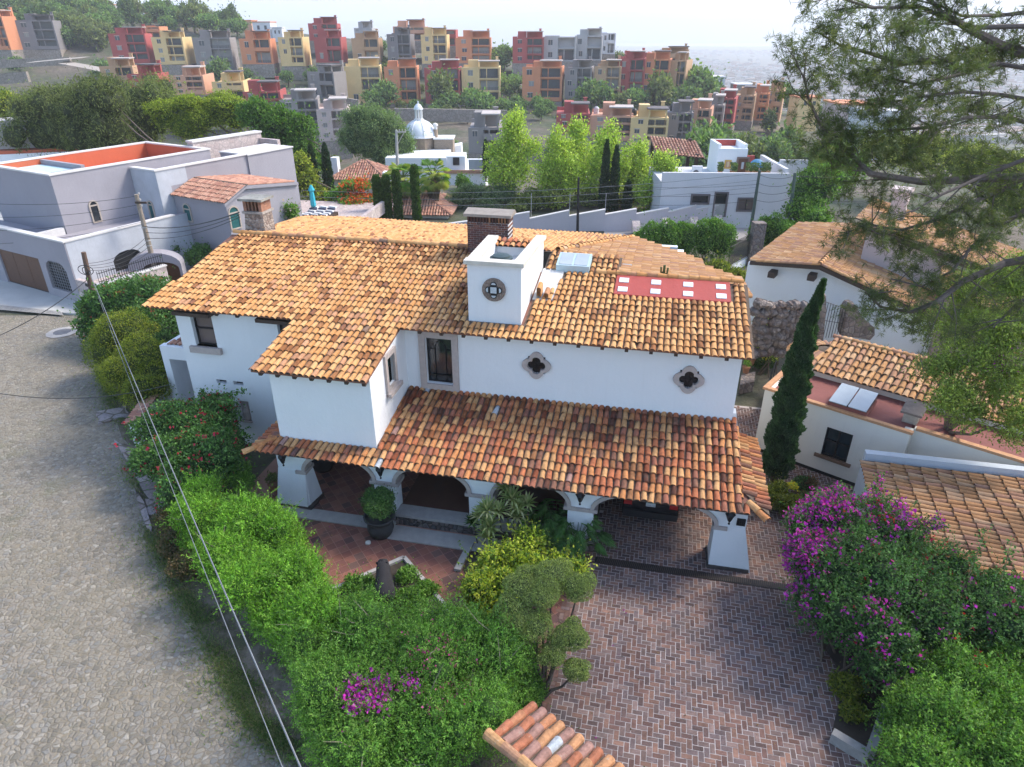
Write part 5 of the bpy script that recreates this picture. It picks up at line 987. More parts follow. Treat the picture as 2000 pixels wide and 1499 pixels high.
# ---------------------------------------------------------------- apartment blocks on the far hillside
APC = dict(orange=(.66, .26, .125), red=(.42, .085, .075), yellow=(.76, .54, .25), grey=(.28, .25, .235), tan=(.50, .31, .175), peach=(.62, .33, .21), pink=(.52, .41, .37), concrete=(.44, .43, .42), white=(.68, .68, .69), dgrey=(.22, .20, .20))
m_ap = {k: plaster('render_' + k, c, .12) for k, c in APC.items()}
m_apstone = rock('grey_brown_base_stone', [(.26, .22, .185), (.34, .29, .25), (.30, .26, .22)], 1.2, (.20, .17, .14), .3)
m_apglass = glass('apartment_glass', (.10, .12, .14)); m_aprail = plain('dark_rail', (.05, .04, .04), .6, 0, .1); m_apcurt = glass('apartment_curtain_glass', (.38, .38, .37), .2)
m_perg = plain('pergola_roof', (.12, .10, .095), .8, 0, .2); m_pergl = plain('pale_pergola_roof', (.46, .40, .36), .8, 0, .2)
def lm(f, name, mat):
    mb = MB(); f(mb); me = mb.mesh(name); me.materials.append(mat); return me
def sub(name, me, parent, loc, mat=None):
    o = bpy.data.objects.new(name, me); C.objects.link(o); o.parent = parent; o.location = loc; return o
ap_cache = {}
def cached(key, f, name, mat):
    k = (key, mat.name)
    if k not in ap_cache: ap_cache[k] = lm(f, name, mat)
    return ap_cache[k]
def apartment(u0, u1, vt, vb, y, colr, label, yaw=0, floors=None, flip=False, base=.18, top=True, depth=11, unfinished=False, seed=0):
    rg = np.random.default_rng(int(abs(u0 * 7 + vt))); A = aty(u0, (vt + vb) / 2, y); B = aty(u1, (vt + vb) / 2, y); w = (B[0] - A[0]); zt = aty(u0, vt, y)[2]; zb = aty(u0, vb, y)[2]; h = zt - zb
    th = radians(-yaw); phi = atan2((A[0] + B[0]) / 2, y); tp = th + phi; tot = w * cos(phi)
    depth = max(5.8, min(11, .28 * tot / max(.05, abs(sin(tp))))); w = max(.5 * tot, (tot - depth * abs(sin(tp))) / cos(tp))
    x0 = A[0] + (depth * sin(tp) / cos(phi) if tp > 0 else 0)
    t = thing('apartment_block', label, 'apartment block', (x0, y, zb), 'apartment blocks on the far hillside', True, th)
    fl = floors or max(2, round(h / 3.0)); fh = h / fl; mt = m_ap[colr]; bay = .46 * w if not flip else .54 * w
    gx0, gx1 = (bay, w - .45) if not flip else (.45, bay); rec = 1.7
    mb = MB()
    lx0, lx1 = (0, bay) if not flip else (bay, w)
    def wx(c): return c
    ww, wh = min(1.5, w * .13), fh * .42
    wins = []
    c1 = (lx0 + lx1) / 2
    for k in range(fl):
        if rg.random() < .9: q = rg.uniform(-.06, .06) * w * (rg.random() < .4); wins.append((c1 - ww / 2 + q, c1 + ww / 2 + q, k * fh + fh * .32, k * fh + fh * .32 + wh))
    holes_wall(mb, lx0, lx1, 0, h, 0, .35, wins)
    mb.box(lx0, lx1, .35, depth, 0, h - .4)
    g0, g1 = min(gx0, gx1), max(gx0, gx1)
    mb.box(g0, g1, rec, depth, 0, h - .4)
    if not flip: mb.box(g1, w, 0, depth, 0, h)
    else: mb.box(0, g0, 0, depth, 0, h)
    for k in range(fl + 1):
        z = min(k * fh, h - .35); mb.box(g0, g1, 0, rec - .001, z, z + .35)
    mb.box(lx0, lx1, depth - .3, depth + .001, h - .4, h + .25)
    put('wall', mb, mt, t, local=True)
    sb_ = max(4.0, h * base * 2.2)
    mbs = MB(); mbs.box(-.1, w + .1, -.35, depth, -sb_, -.02); put('stone_base', mbs, m_apstone, t)
    for k, (a, b, z0, z1) in enumerate(wins):
        o = sub('window', cached(('w', round(ww, 1), round(wh, 1)), lambda mb: (mb.box(-ww / 2, ww / 2, .2, .24, 0, wh)), 'window', m_apcurt if rg.random() < .4 else m_apglass), t, ((a + b) / 2, 0, z0))
        fm = cached(('wf', round(ww, 1), round(wh, 1)), lambda mb: (mb.box(-ww / 2 - .1, ww / 2 + .1, -.08, -.005, wh, wh + .16), mb.box(-.04, .04, .1, .195, 0, wh)), 'lintel', m_pergl); sub('lintel', fm, o, (0, 0, 0))
    gw = g1 - g0
    for k in range(fl):
        if unfinished and k % 2: continue
        m_ = m_apcurt if rg.random() < .35 else m_apglass
        o = sub('balcony_door', cached(('g', round(gw, 1), round(fh, 1)), lambda mb: mb.box(.25, gw - .25, rec - .09, rec - .03, .36, fh - .35), 'balcony_door', m_), t, (g0, 0, k * fh))
        o = sub('balcony_rail', cached(('r', round(gw, 1), (k + fl) % 3), lambda mb: ([mb.box(.02, gw - .02, .03, .06, z, z + .06) for z in (.5, .7, .9, 1.12)] if (k + fl) % 3 else mb.box(.02, gw - .02, -.5, -.38, .25, 1.15), [mb.box(x, x + .05, .06, .09, .36, 1.15) for x in np.linspace(.05, gw - .1, 7)], mb.box(.02, gw - .02, -.5, .02, .12, .25) if not (k + fl) % 3 else None), 'balcony_rail', mt if not (k + fl) % 3 else m_aprail), t, (g0, 0, k * fh))
        mb_ = cached(('p', round(fh, 1)), lambda mb: mb.box(-.12, .12, .05, .3, .36, fh - .01), 'balcony_post', mt); sub('balcony_post', mb_, t, (g0 + gw * .38, 0, k * fh))
    if top:
        ph = 1.5 + .5 * rg.random(); m_ = m_pergl if rg.random() < .5 else m_perg
        mb = MB(); mb.box(g0 - .3, g1 + .3, -.3, 5, h + ph, h + ph + .22); pg = put('pergola', mb, m_, t)
        mb = MB()
        for x in (g0, g1 - .3):
            for yy in (.1, 4.5): mb.box(x, x + .3, yy, yy + .3, h - .05, h + ph)
        mb.box(g0 + .3, g1 - .3, .12, .38, h + ph - .25, h + ph - .01); mb.box(g0 + .3, g1 - .3, 4.5, 4.79, h - .35, h + ph); [mb.box(x + .02, x + .28, .4, 4.5, h + ph - .25, h + ph - .01) for x in (g0, g1 - .3)]; put('pergola_frame', mb, mt, pg)
        a = rg.uniform(.1, .3) * w if not flip else rg.uniform(.6, .75) * w
        mb = MB(); mb.box(a, a + min(3, .28 * w), 3, 6.5, h - .5, h + 1.3 + rg.random()); put('stair_head', mb, mt, t)
        mb = MB(); mb.box(g1 - .9, g1 - .2, 5.4, 6.1, h - .4, h + 2.5); mb.box(g1 - 1.0, g1 - .1, 5.3, 6.2, h + 2.5, h + 2.65); put('chimney', mb, mt, t)
        if rg.random() < .6: mb = MB(); xk = rg.uniform(.1, .35) * w; mb.lathe([(.55, h - .4), (.55, h + .7), (.3, h + 1.0), (0, h + 1.05)], xk, 7.5 if depth > 8.5 else 5, 10); put('water_tank', mb, m_iron if rg.random() < .5 else m_ap['white'], t)
    return t
A_ = apartment
# upper row
A_(-20, 40, 32, 98, 248, 'orange', 'orange apartment block cut by the left edge of the view', 8)
A_(34, 128, 40, 98, 252, 'dgrey', 'isolated brown-grey apartment block high on the left hillside', -18)
A_(217, 305, 66, 124, 238, 'red', 'red apartment block leftmost in the upper row, next to the yellow one', -14)
A_(268, 330, 52, 75, 268, 'orange', 'plain orange block wall showing behind the leftmost red and yellow blocks', 0, 2, top=False)
A_(300, 381, 73, 127, 240, 'yellow', 'yellow apartment block between the leftmost red block and a grey block, upper row', -8)
A_(381, 468, 74, 142, 243, 'grey', 'grey apartment block partly hidden by a hillside tree, left part of upper row', -10)
A_(470, 543, 76, 126, 240, 'orange', 'orange apartment block on a tall stone base at the left of the upper row', -8)
A_(546, 608, 73, 130, 243, 'yellow', 'yellow apartment block between orange and red blocks, upper row', -4)
A_(615, 680, 73, 123, 243, 'red', 'red apartment block below the tower-topped red and stone block', -3)
A_(688, 750, 75, 124, 245, 'tan', 'tan apartment block between red and slate grey blocks, upper row', -3)
A_(757, 812, 67, 128, 247, 'dgrey', 'slate grey apartment block left of a yellow block, upper row', 0)
A_(823, 880, 68, 125, 247, 'yellow', 'narrow yellow apartment block between slate grey and orange, upper row', 0)
A_(890, 962, 74, 124, 249, 'orange', 'wide orange apartment block above the pale yellow one, upper row', 0)
A_(1000, 1062, 74, 124, 250, 'red', 'red apartment block standing alone right of the gap in the upper row', 0)
A_(1060, 1127, 72, 120, 252, 'concrete', 'unfinished grey-beige apartment block right of the lone red block', 6, unfinished=True, top=False)
A_(1122, 1178, 70, 118, 256, 'concrete', 'unfinished grey concrete apartment block with rooftop towers', 8, unfinished=True)
A_(1172, 1202, 65, 106, 262, 'white', 'narrow white unfinished block at the right end of the upper row', 5, top=False)
A_(603, 668, 46, 80, 272, 'red', 'red and stone block with gabled tower on the skyline', -6)
A_(692, 738, 55, 74, 276, 'concrete', 'small grey house block on the skyline above the tan block', 0, 2)
A_(768, 838, 52, 80, 272, 'peach', 'orange and brown block on the skyline behind the slate grey block', 0, 2)
A_(838, 896, 58, 90, 270, 'red', 'plain red block wall behind the narrow yellow block', 0, 2, top=False)
# lower row
A_(602, 678, 140, 192, 205, 'grey', 'grey terraced apartment block left of the big yellow block, turned to the left', 22)
A_(673, 750, 130, 203, 212, 'yellow', 'big yellow apartment block leftmost in the lower row', -8)
A_(752, 822, 131, 203, 213, 'orange', 'orange apartment block between yellow and dark red, lower row', -4)
A_(830, 905, 133, 203, 214, 'red', 'dark red apartment block half hidden by round trees, lower row', 0)
A_(902, 980, 132, 203, 215, 'yellow', 'pale yellow apartment block with wide balconies, lower row centre', 0, flip=False)
A_(1020, 1103, 131, 198, 213, 'orange', 'bright orange apartment block right of the gap in the lower row', 7)
A_(1103, 1160, 132, 194, 213, 'grey', 'grey apartment block between bright orange and ochre blocks, lower row', 9)
A_(1160, 1216, 130, 198, 211, 'tan', 'ochre apartment block between grey and crimson blocks, lower row', 11)
A_(1205, 1262, 115, 186, 213, 'red', 'crimson apartment block behind the ochre one, lower row right', 12)
A_(1250, 1311, 116, 184, 214, 'orange', 'peach orange apartment block right of the crimson one, lower row', 14)
A_(1306, 1350, 118, 192, 214, 'tan', 'tall ochre apartment block at the right end of the lower row', 22)
A_(1218, 1272, 103, 122, 238, 'red', 'low red block above the crimson apartment block', 6, 2, top=False)
A_(1270, 1345, 104, 124, 240, 'tan', 'cluttered brown rooftops behind the right end of the lower row', 10, 2)
# near row, left
A_(200, 288, 130, 186, 178, 'tan', 'brown-grey apartment block below the leftmost red block, near row', -14)
A_(252, 336, 145, 187, 172, 'red', 'long low red apartment block behind the weeping trees, near row left', -8, 3)
A_(336, 424, 148, 186, 172, 'peach', 'peach apartment block with wide roof pergola, near row left', -8, 3)
A_(416, 496, 160, 196, 170, 'yellow', 'low cream-yellow apartment block, near row left', -10, 2)
A_(478, 566, 180, 232, 160, 'red', 'red apartment block with terracotta awnings at the right of the near left row', -10, 3)
A_(550, 632, 196, 262, 155, 'grey', 'grey apartment block with terracotta awning next to the pink shell', -12, 3)
A_(621, 690, 215, 276, 150, 'pink', 'unfinished pinkish concrete shell of a block with dark open floors', -10, 3, unfinished=True)
# right, lower slope
A_(915, 984, 250, 300, 118, 'grey', 'brown house with terrace and glass railing behind the pale green trees', 0, 2)
A_(1085, 1152, 222, 262, 150, 'red', 'small dark red block peeping out above the pale green trees', 4, 3)
A_(1152, 1236, 226, 275, 150, 'peach', 'salmon block with dark roof awnings above the pale green trees', 8, 3)
A_(1224, 1304, 230, 284, 148, 'yellow', 'bright yellow block above the pale green trees', 7, 3)
A_(1292, 1352, 220, 280, 154, 'dgrey', 'dark grey block right of the bright yellow block', 8, 3)
A_(1338, 1393, 212, 270, 160, 'peach', 'peach block right of the dark grey block', 18, 3)
A_(1380, 1416, 205, 255, 168, 'grey', 'narrow grey block between peach and wine red blocks, right slope', 18, 3)
A_(1392, 1440, 192, 250, 174, 'red', 'wine red block on the right slope', 20, 4)
A_(1432, 1476, 186, 236, 182, 'tan', 'tan block right of the wine red block', 20, 4)
A_(1464, 1502, 182, 235, 188, 'orange', 'brown-orange block near the right end of the right slope', 20, 4)
A_(1496, 1530, 176, 238, 192, 'tan', 'pale ochre block at the far right end of the slope beside the pine', 22, 4)
# scattered white and red houses on the ridge at the left and along the valley edge
def small_house(u0, u1, vt, vb, y, colr, label, red=True):
    a = aty(u0, vt, y); b = aty(u1, vb, y); w = b[0] - a[0]; h = max(2.5, a[2] - b[2]); t = thing('small_house', label, 'house', (a[0], y, b[2]), 'small houses along the ridge and slopes', True)
    mb = MB(); dp = min(8, max(2.5, 1.2 * w)); mb.box(0, w, 0, dp, -5, h); put('wall', mb, m_ap[colr], t)
    mb = MB(); mb.box(-.2, w + .2, -.2, dp + .2, h, h + .3); put('roof', mb, m_ap['orange'] if red else m_ap['white'], t)
    for k in (.25, .65): mb = MB(); mb.box(w * k, w * k + w * .14, -.04, -.004, h * .35, h * .72); put('window', mb, m_apglass, t)
for i, (u0, u1, vt, vb, y, c, r, l) in enumerate([(192, 217, 14, 22, 345, 'concrete', 1, 'lone low house on the ridge line above the left trees'), (285, 310, 30, 40, 330, 'orange', 1, 'small orange house among the ridge trees left of the grey house'), (366, 388, 33, 42, 335, 'concrete', 0, 'small grey house among dark trees on the left ridge'), (412, 430, 52, 64, 320, 'white', 0, 'small white house above the grey block of the upper row'), (455, 492, 44, 54, 322, 'peach', 1, 'peach house on the ridge left of the white houses'), (492, 530, 44, 66, 300, 'white', 1, 'large white house on the ridge above the yellow block'), (530, 552, 55, 72, 298, 'white', 0, 'second white house on the ridge, right of the larger one'), (1390, 1415, 152, 168, 240, 'white', 0, 'pale house with roof frame at the valley edge'), (1440, 1475, 168, 184, 230, 'grey', 0, 'low grey house at the valley edge'), (1560, 1600, 200, 214, 175, 'yellow', 1, 'yellow-walled house seen left of the pine needles'), (1640, 1700, 205, 232, 150, 'pink', 1, 'pink house seen through the pine needles'), (1690, 1750, 238, 252, 120, 'white', 0, 'white flat-roofed house seen through the pine needles')]):
    small_house(u0, u1, vt, vb, y, c, l, r)
# ---------------------------------------------------------------- foliage
def pal(*c): return np.array(c)
def green(k, *c): return np.array(c) * np.array(k)
P_BRIGHT = green((1.25, 1.45, 1.1), (.13, .235, .03), (.17, .29, .04), (.085, .165, .025), (.21, .31, .06), (.06, .12, .02))
P_MID = green((1.35, 1.5, 1.15), (.085, .165, .03), (.11, .20, .04), (.06, .12, .025), (.15, .23, .06), (.04, .085, .02))
P_DARK = green((1.3, 1.4, 1.2), (.045, .095, .03), (.06, .12, .035), (.03, .065, .02), (.08, .14, .05), (.025, .05, .018))
P_YG = green((1.25, 1.3, 1.0), (.17, .22, .03), (.22, .26, .04), (.11, .15, .025), (.28, .28, .05), (.06, .09, .02))
P_YEL = green((1.25, 1.25, 1.0), (.38, .38, .05), (.27, .32, .045), (.48, .45, .09), (.12, .18, .03), (.06, .10, .02))
P_LIME = green((1.38, 1.17, 1.1), (.20, .30, .06), (.26, .36, .08), (.14, .22, .045), (.31, .38, .11), (.09, .15, .035))
P_OLIVE = green((1.25, 1.3, 1.1), (.12, .15, .055), (.15, .18, .07), (.08, .10, .04), (.18, .20, .08), (.055, .07, .03))
P_GREY = green((1.25, 1.3, 1.1), (.13, .18, .11), (.10, .15, .09), (.17, .22, .14), (.07, .11, .06))
P_FAR = green((1.7, 1.7, 1.5), (.07, .12, .045), (.09, .145, .05), (.05, .085, .035), (.115, .16, .07), (.035, .06, .028))
P_CYP = pal((.03, .065, .028), (.04, .085, .035), (.022, .048, .02), (.055, .10, .045))
def unit(v): return v / (np.linalg.norm(v, axis=-1, keepdims=True) + 1e-9)
def leafquads(mb, P, D, size, K, rg, aspect=.5, N=None):
    n = len(P); D = unit(D); R = unit(np.cross(D, rg.normal(size=(n, 3)) if N is None else N)); s = np.asarray(size).reshape(-1, 1) * np.ones((n, 1))
    a = P; m = P + D * s * .5; b = P + D * s; nb = np.cross(D, R) * s * .08
    V = np.stack((a, m + R * s * aspect * .5 + nb, b, m - R * s * aspect * .5 + nb), 1).reshape(-1, 3)
    mb.add(V, np.arange(4 * n).reshape(-1, 4), K)
def lump(d, rg_seed, amp):
    rg = np.random.default_rng(rg_seed); f = np.zeros(len(d))
    for k in range(9): w = rg.normal(size=3) * (2.2 + .7 * k); f += np.sin(d @ w + rg.uniform(0, 6)) / (1 + .45 * k)
    return 1 + amp * f / 2.2
def shatter(blobs, rg, k=7, f=(.34, .58)):
    o = []
    for b in blobs:
        o.append((b[0], b[1], b[2], b[3] * .8, b[4] * .8, b[5] * .8))
        for _ in range(k):
            d = unit(rg.normal(size=3)); d[2] = abs(d[2]) * .9 - .1; s = rg.uniform(*f); q = rg.uniform(.5, .82); o.append((b[0] + d[0] * b[3] * q, b[1] + d[1] * b[4] * q, b[2] + d[2] * b[5] * q, b[3] * s, b[4] * s, b[5] * s))
    return o
def bush_pts(blobs, n, rg, shell=.28, amp=.14, zmin=.02, clip=True):
    vol = np.array([(b[3] * b[4] + b[4] * b[5] + b[3] * b[5]) for b in blobs]); k = rg.choice(len(blobs), n, p=vol / vol.sum()); B = np.array(blobs)
    d = unit(rg.normal(size=(n, 3))); low = (d[:, 2] < -.45) & (rg.random(n) < .6); d[low, 2] *= -1
    lf = np.ones(n)
    for i in range(len(blobs)): q = k == i; lf[q] = lump(d[q], i * 13 + int(abs(blobs[i][0] * 10)), amp)
    rr = 1 - shell * rg.random(n) ** 1.7; P = B[k, :3] + d * B[k, 3:6] * (rr * lf)[:, None]
    ok = P[:, 2] > zmin
    if clip:
        for i in range(len(blobs)):
            e = ((P - B[i, :3]) / B[i, 3:6]); ok &= (k == i) | ((e ** 2).sum(1) > .58)
    return P[ok], d[ok], lf[ok], k[ok]
def pick(palette, n, rg, w=None, lo=.6, hi=1.3, f=None):
    w = np.array([.30, .25, .20, .15, .10][:len(palette)]) if w is None else np.resize(np.array(w, float), len(palette))
    return palette[rg.choice(len(palette), n, p=w / w.sum())] * rg.uniform(lo, hi, (n, 1))
def foliage(mb, blobs, n, size, palette, seed, shell=.28, amp=.14, aspect=.5, up=.35, core=True, zmin=.02, w=None, clip=True, corecol=None, out=.7, sh=7, stray=.10):
    rg = np.random.default_rng(seed); B0 = blobs; blobs = shatter(blobs, rg, sh) if sh else blobs; P, d, lf, k = bush_pts(blobs, n, rg, shell, amp, zmin, clip)
    st = rg.random(len(P)) < stray; P[st] += d[st] * rg.exponential(.6, (st.sum(), 1)) * size * 2.2
    D = d * out * .5 + rg.normal(size=P.shape) * .8 + np.array((0, 0, up * .6))
    leafquads(mb, P, D, size * rg.uniform(.65, 1.3, len(P)), pick(palette, len(P), rg, w) * (1.15, 1.12, 1.0), rg, aspect, d * .8 + rg.normal(size=P.shape) * .55 + (0, 0, .45))
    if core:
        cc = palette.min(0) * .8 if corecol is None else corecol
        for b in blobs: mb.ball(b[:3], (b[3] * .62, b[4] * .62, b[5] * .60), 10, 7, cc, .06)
    return P, d
def flowers(mb, P, d, idx, size, palette, rg, per=5, spread=.09):
    Q = np.repeat(P[idx], per, 0) + rg.normal(0, spread, (len(idx) * per, 3)) + np.repeat(d[idx], per, 0) * .05
    leafquads(mb, Q, rg.normal(size=Q.shape) + np.repeat(d[idx], per, 0) * .6 + (0, 0, .3), size * rg.uniform(.7, 1.3, len(Q)), pick(palette, len(Q), rg, [1] * len(palette), .85, 1.15), rg, .9)
def pxb(u, v, z, rx, ry=None, rz=None):
    c = at(u, v, z); ry = ry or rx; rz = rz or rx; return (c[0], c[1], z, rx, ry, rz)
def sprigs(mb, P, d, n, L, size, palette, seed, per=16):
    rg = np.random.default_rng(seed + 9); i = rg.integers(0, len(P), n); s = np.tile(np.linspace(.05, 1, per), n)[:, None]; dr = unit(d[i] * .7 + rg.normal(0, .45, (n, 3)) + (0, 0, .7)) * (L * rg.uniform(.4, 1.25, (n, 1))); bend = rg.normal(0, .25, (n, 3)) * L
    Q = np.repeat(P[i], per, 0) + np.repeat(dr, per, 0) * s + np.repeat(bend, per, 0) * s * s; D = np.repeat(dr, per, 0) / L * .8 + rg.normal(0, .75, Q.shape); K = np.repeat(pick(palette, n, rg), per, 0) * rg.uniform(.9, 1.35, (n * per, 1))
    leafquads(mb, Q, D, size * rg.uniform(.6, 1.1, len(Q)), K, rg, .42, np.repeat(d[i], per, 0) + rg.normal(0, .6, Q.shape) + (0, 0, .5))
def plant(name, label, cat, blobs, n, size, palette, seed, stems=True, group=None, fl=None, shoot=None, **kw):
    c = np.mean([b[:2] for b in blobs], 0); t = thing(name, label, cat, (c[0], c[1], 0), group)
    mb = MB(); P, d = foliage(mb, blobs, n, size, palette, seed, **kw)
    if shoot: sprigs(mb, P, d, shoot[0], shoot[1], size, palette, seed)
    put('foliage', mb, m_leaf, t)
    if stems:
        mb = MB(); rg = np.random.default_rng(seed + 1)
        for b in blobs:
            for _ in range(4):
                q = np.array(b[:3]) + rg.normal(0, .3, 3) * np.array(b[3:6]); mb.tube([(b[0] + rg.normal(0, .2), b[1] + rg.normal(0, .2), 0), ((b[0] + q[0]) / 2 + rg.normal(0, .08), (b[1] + q[1]) / 2, q[2] * .5), q], [.035, .025, .008], 5, (.16, .12, .09))
        put('stems', mb, m_bark, t)
    if fl:
        for nm, (cols, prob, sz, per, sp) in fl.items():
            rg = np.random.default_rng(seed + 5 + len(nm)); pr = prob(P, d); idx = np.nonzero(rg.random(len(P)) < pr)[0]; mb = MB(); flowers(mb, P, d, idx, sz, cols, rg, per, sp)
            if mb.V: put(nm, mb, m_flower, t, kind='stuff')
    return t
MAG = pal((.56, .035, .40), (.42, .03, .42), (.64, .08, .50), (.34, .025, .36)); REDF = pal((.45, .02, .03), (.55, .05, .04), (.40, .02, .07)); PINKF = pal((.55, .06, .25), (.62, .12, .32), (.48, .04, .22))
def twigs(parent, blobs, n, seed, L=.55):
    rg = np.random.default_rng(seed); mb = MB()
    for _ in range(n):
        b = blobs[rg.integers(len(blobs))]; d = unit(rg.normal(size=3) + (0, -.2, .5)); p = np.array(b[:3]) + d * np.array(b[3:6]) * .75; e = p + (d + rg.normal(0, .5, 3)) * L * rg.uniform(.5, 1.2); mb.tube([p, (p + e) / 2 + rg.normal(0, .05, 3), e], [.012, .008, .003], 4, (.30, .25, .18) if rg.random() < .6 else (.17, .2, .06))
    put('twigs', mb, m_bark, parent, kind='stuff')
# --- hedge along the street side of the terrace
def area(poly, n, z0, z1, r0, r1, seed, zpx=1.0):
    rg = np.random.default_rng(seed); Q = np.array([at(u, v, zpx)[:2] for u, v in poly]); lo, hi = Q.min(0), Q.max(0); o = []
    while len(o) < n:
        p = rg.uniform(lo, hi)
        if inpoly(np.array([p[0]]), np.array([p[1]]), [tuple(q) for q in Q])[0]:
            r = rg.uniform(r0, r1); z = rg.uniform(z0, z1) + .12 * sin(p[0] * 2.1) * cos(p[1] * 1.7); o.append((p[0], p[1], z, r, r, r * rg.uniform(.85, 1.15)))
            if rg.random() < .55: o.append((p[0] + rg.normal(0, .15), p[1] + rg.normal(0, .15), z * .5, r * 1.05, r * 1.05, r))
    return o
hb = area([(352, 968), (452, 958), (545, 1040), (640, 1170), (640, 1260), (560, 1250), (470, 1160), (380, 1060)], 62, .95, 1.45, .42, .62, 31)
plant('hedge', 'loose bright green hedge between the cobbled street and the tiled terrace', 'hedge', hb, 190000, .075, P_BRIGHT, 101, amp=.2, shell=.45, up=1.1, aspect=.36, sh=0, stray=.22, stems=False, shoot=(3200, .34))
twigs(S.objects[[o.name for o in C.objects if o.name.startswith('hedge')][0]], hb, 90, 17, .4)
bb = area([(600, 1200), (700, 1195), (800, 1225), (900, 1232), (1000, 1262), (1040, 1330), (1000, 1395), (960, 1430), (925, 1499), (690, 1499), (625, 1400), (590, 1290)], 130, 1.0, 1.55, .42, .66, 32, 1.2)
def near_px(P, u, v, r):
    f = P[:, 1] * CP - (P[:, 2] - CZ) * SP; up = P[:, 1] * SP + (P[:, 2] - CZ) * CP; U = 1000 + FPX * P[:, 0] / f; Vv = 749.5 - FPX * up / f
    return np.exp(-((U - u) ** 2 + (Vv - v) ** 2) / (r * r))
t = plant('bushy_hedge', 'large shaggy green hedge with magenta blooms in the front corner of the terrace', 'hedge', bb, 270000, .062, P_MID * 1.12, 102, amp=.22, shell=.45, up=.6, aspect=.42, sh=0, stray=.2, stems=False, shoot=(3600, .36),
      fl={'magenta_blooms': (MAG * 1.15, lambda P, d: .16 * (near_px(P, 715, 1362, 32) + near_px(P, 692, 1370, 20) + .6 * near_px(P, 800, 1345, 14) + .5 * near_px(P, 745, 1352, 22)), .08, 4, .05), 'pink_blooms': (PINKF, lambda P, d: .045 * (near_px(P, 850, 1280, 45) + .5 * near_px(P, 880, 1330, 40) + .4 * near_px(P, 860, 1395, 35)), .05, 3, .04)})
twigs(t, bb, 170, 7)
# --- red-flowered bush
rb = [pxb(350, 835, 1.5, 1.35, 1.2, 1.3), pxb(410, 830, 1.7, 1.2, 1.1, 1.2), pxb(330, 900, 1.2, 1.1, 1.1, 1.1), pxb(400, 900, 1.4, 1.3, 1.1, 1.2), pxb(430, 870, 1.5, 1.0, .9, 1.0), pxb(375, 960, .9, 1.0, .9, .9)]
t = plant('flowering_bush', 'large rounded bush dotted with red flowers between the street and the house wall', 'bush', rb, 52000, .105, P_DARK * 1.35, 103, amp=.2, aspect=.6, fl={'red_flowers': (pal((.50, .03, .06), (.55, .05, .12), (.42, .02, .04)), lambda P, d: .0085 + 0 * P[:, 0], .085, 5, .05)})
mb = MB(); rg = np.random.default_rng(5)
for (u, v) in ((478, 765), (455, 785), (395, 765), (300, 790)):
    e = at(u, v, 3.0); p = np.array(rb[1][:3]) + (0, 0, .6); mb.tube([p, (p + e) / 2 + (0, 0, .3), e], [.02, .015, .005], 4, (.14, .13, .07)); 
    for s in np.linspace(.4, 1, 26): q = p * (1 - s) + e * s + (0, 0, .3 * 4 * s * (1 - s) * .5); leafquads(mb, np.repeat(q[None], 3, 0) + rg.normal(0, .06, (3, 3)), rg.normal(size=(3, 3)), .12, pick(P_DARK * 1.4, 3, rg), rg, .6)
put('long_shoots', mb, m_leaf, t)
# --- yellow green hedge and dark bush beside the street pole
plant('clipped_shrub', 'dense yellow-green shrub beside the street left of the entrance porch', 'shrub', [pxb(215, 690, 1.5, 1.5, 1.3, 1.3), pxb(240, 665, 1.9, 1.4, 1.3, 1.3), pxb(262, 740, 1.4, 1.4, 1.2, 1.4), pxb(275, 705, 1.8, 1.2, 1.1, 1.2), pxb(285, 770, 1.1, 1.1, 1.0, 1.1), pxb(240, 735, .9, 1.2, 1.1, 1.0)], 70000, .075, P_YG * .8, 104, amp=.16, shell=.25)
plant('leafy_bush', 'dark glossy leafy bush at the foot of the short utility pole', 'bush', [pxb(215, 610, 1.5, 1.6, 1.3, 1.4), pxb(265, 590, 2.2, 1.7, 1.4, 1.5), pxb(295, 610, 2.0, 1.6, 1.3, 1.5), pxb(310, 640, 1.6, 1.4, 1.2, 1.3), pxb(195, 650, .9, 1.1, 1.0, 1.0), pxb(255, 640, 1.3, 1.3, 1.1, 1.2)], 36000, .15, P_DARK * 1.3, 105, amp=.22, aspect=.6, fl={'red_leaves': (pal((.30, .08, .05), (.38, .12, .06)), lambda P, d: .006 + 0 * P[:, 0], .12, 3, .06)})
plant('door_shrub', 'dark shrub in the shaded doorway between hedge and entrance porch', 'shrub', [pxb(322, 720, 1.2, .7, .7, 1.1), pxb(318, 680, 1.9, .6, .6, .7)], 7000, .12, P_DARK * .9, 106, amp=.2)
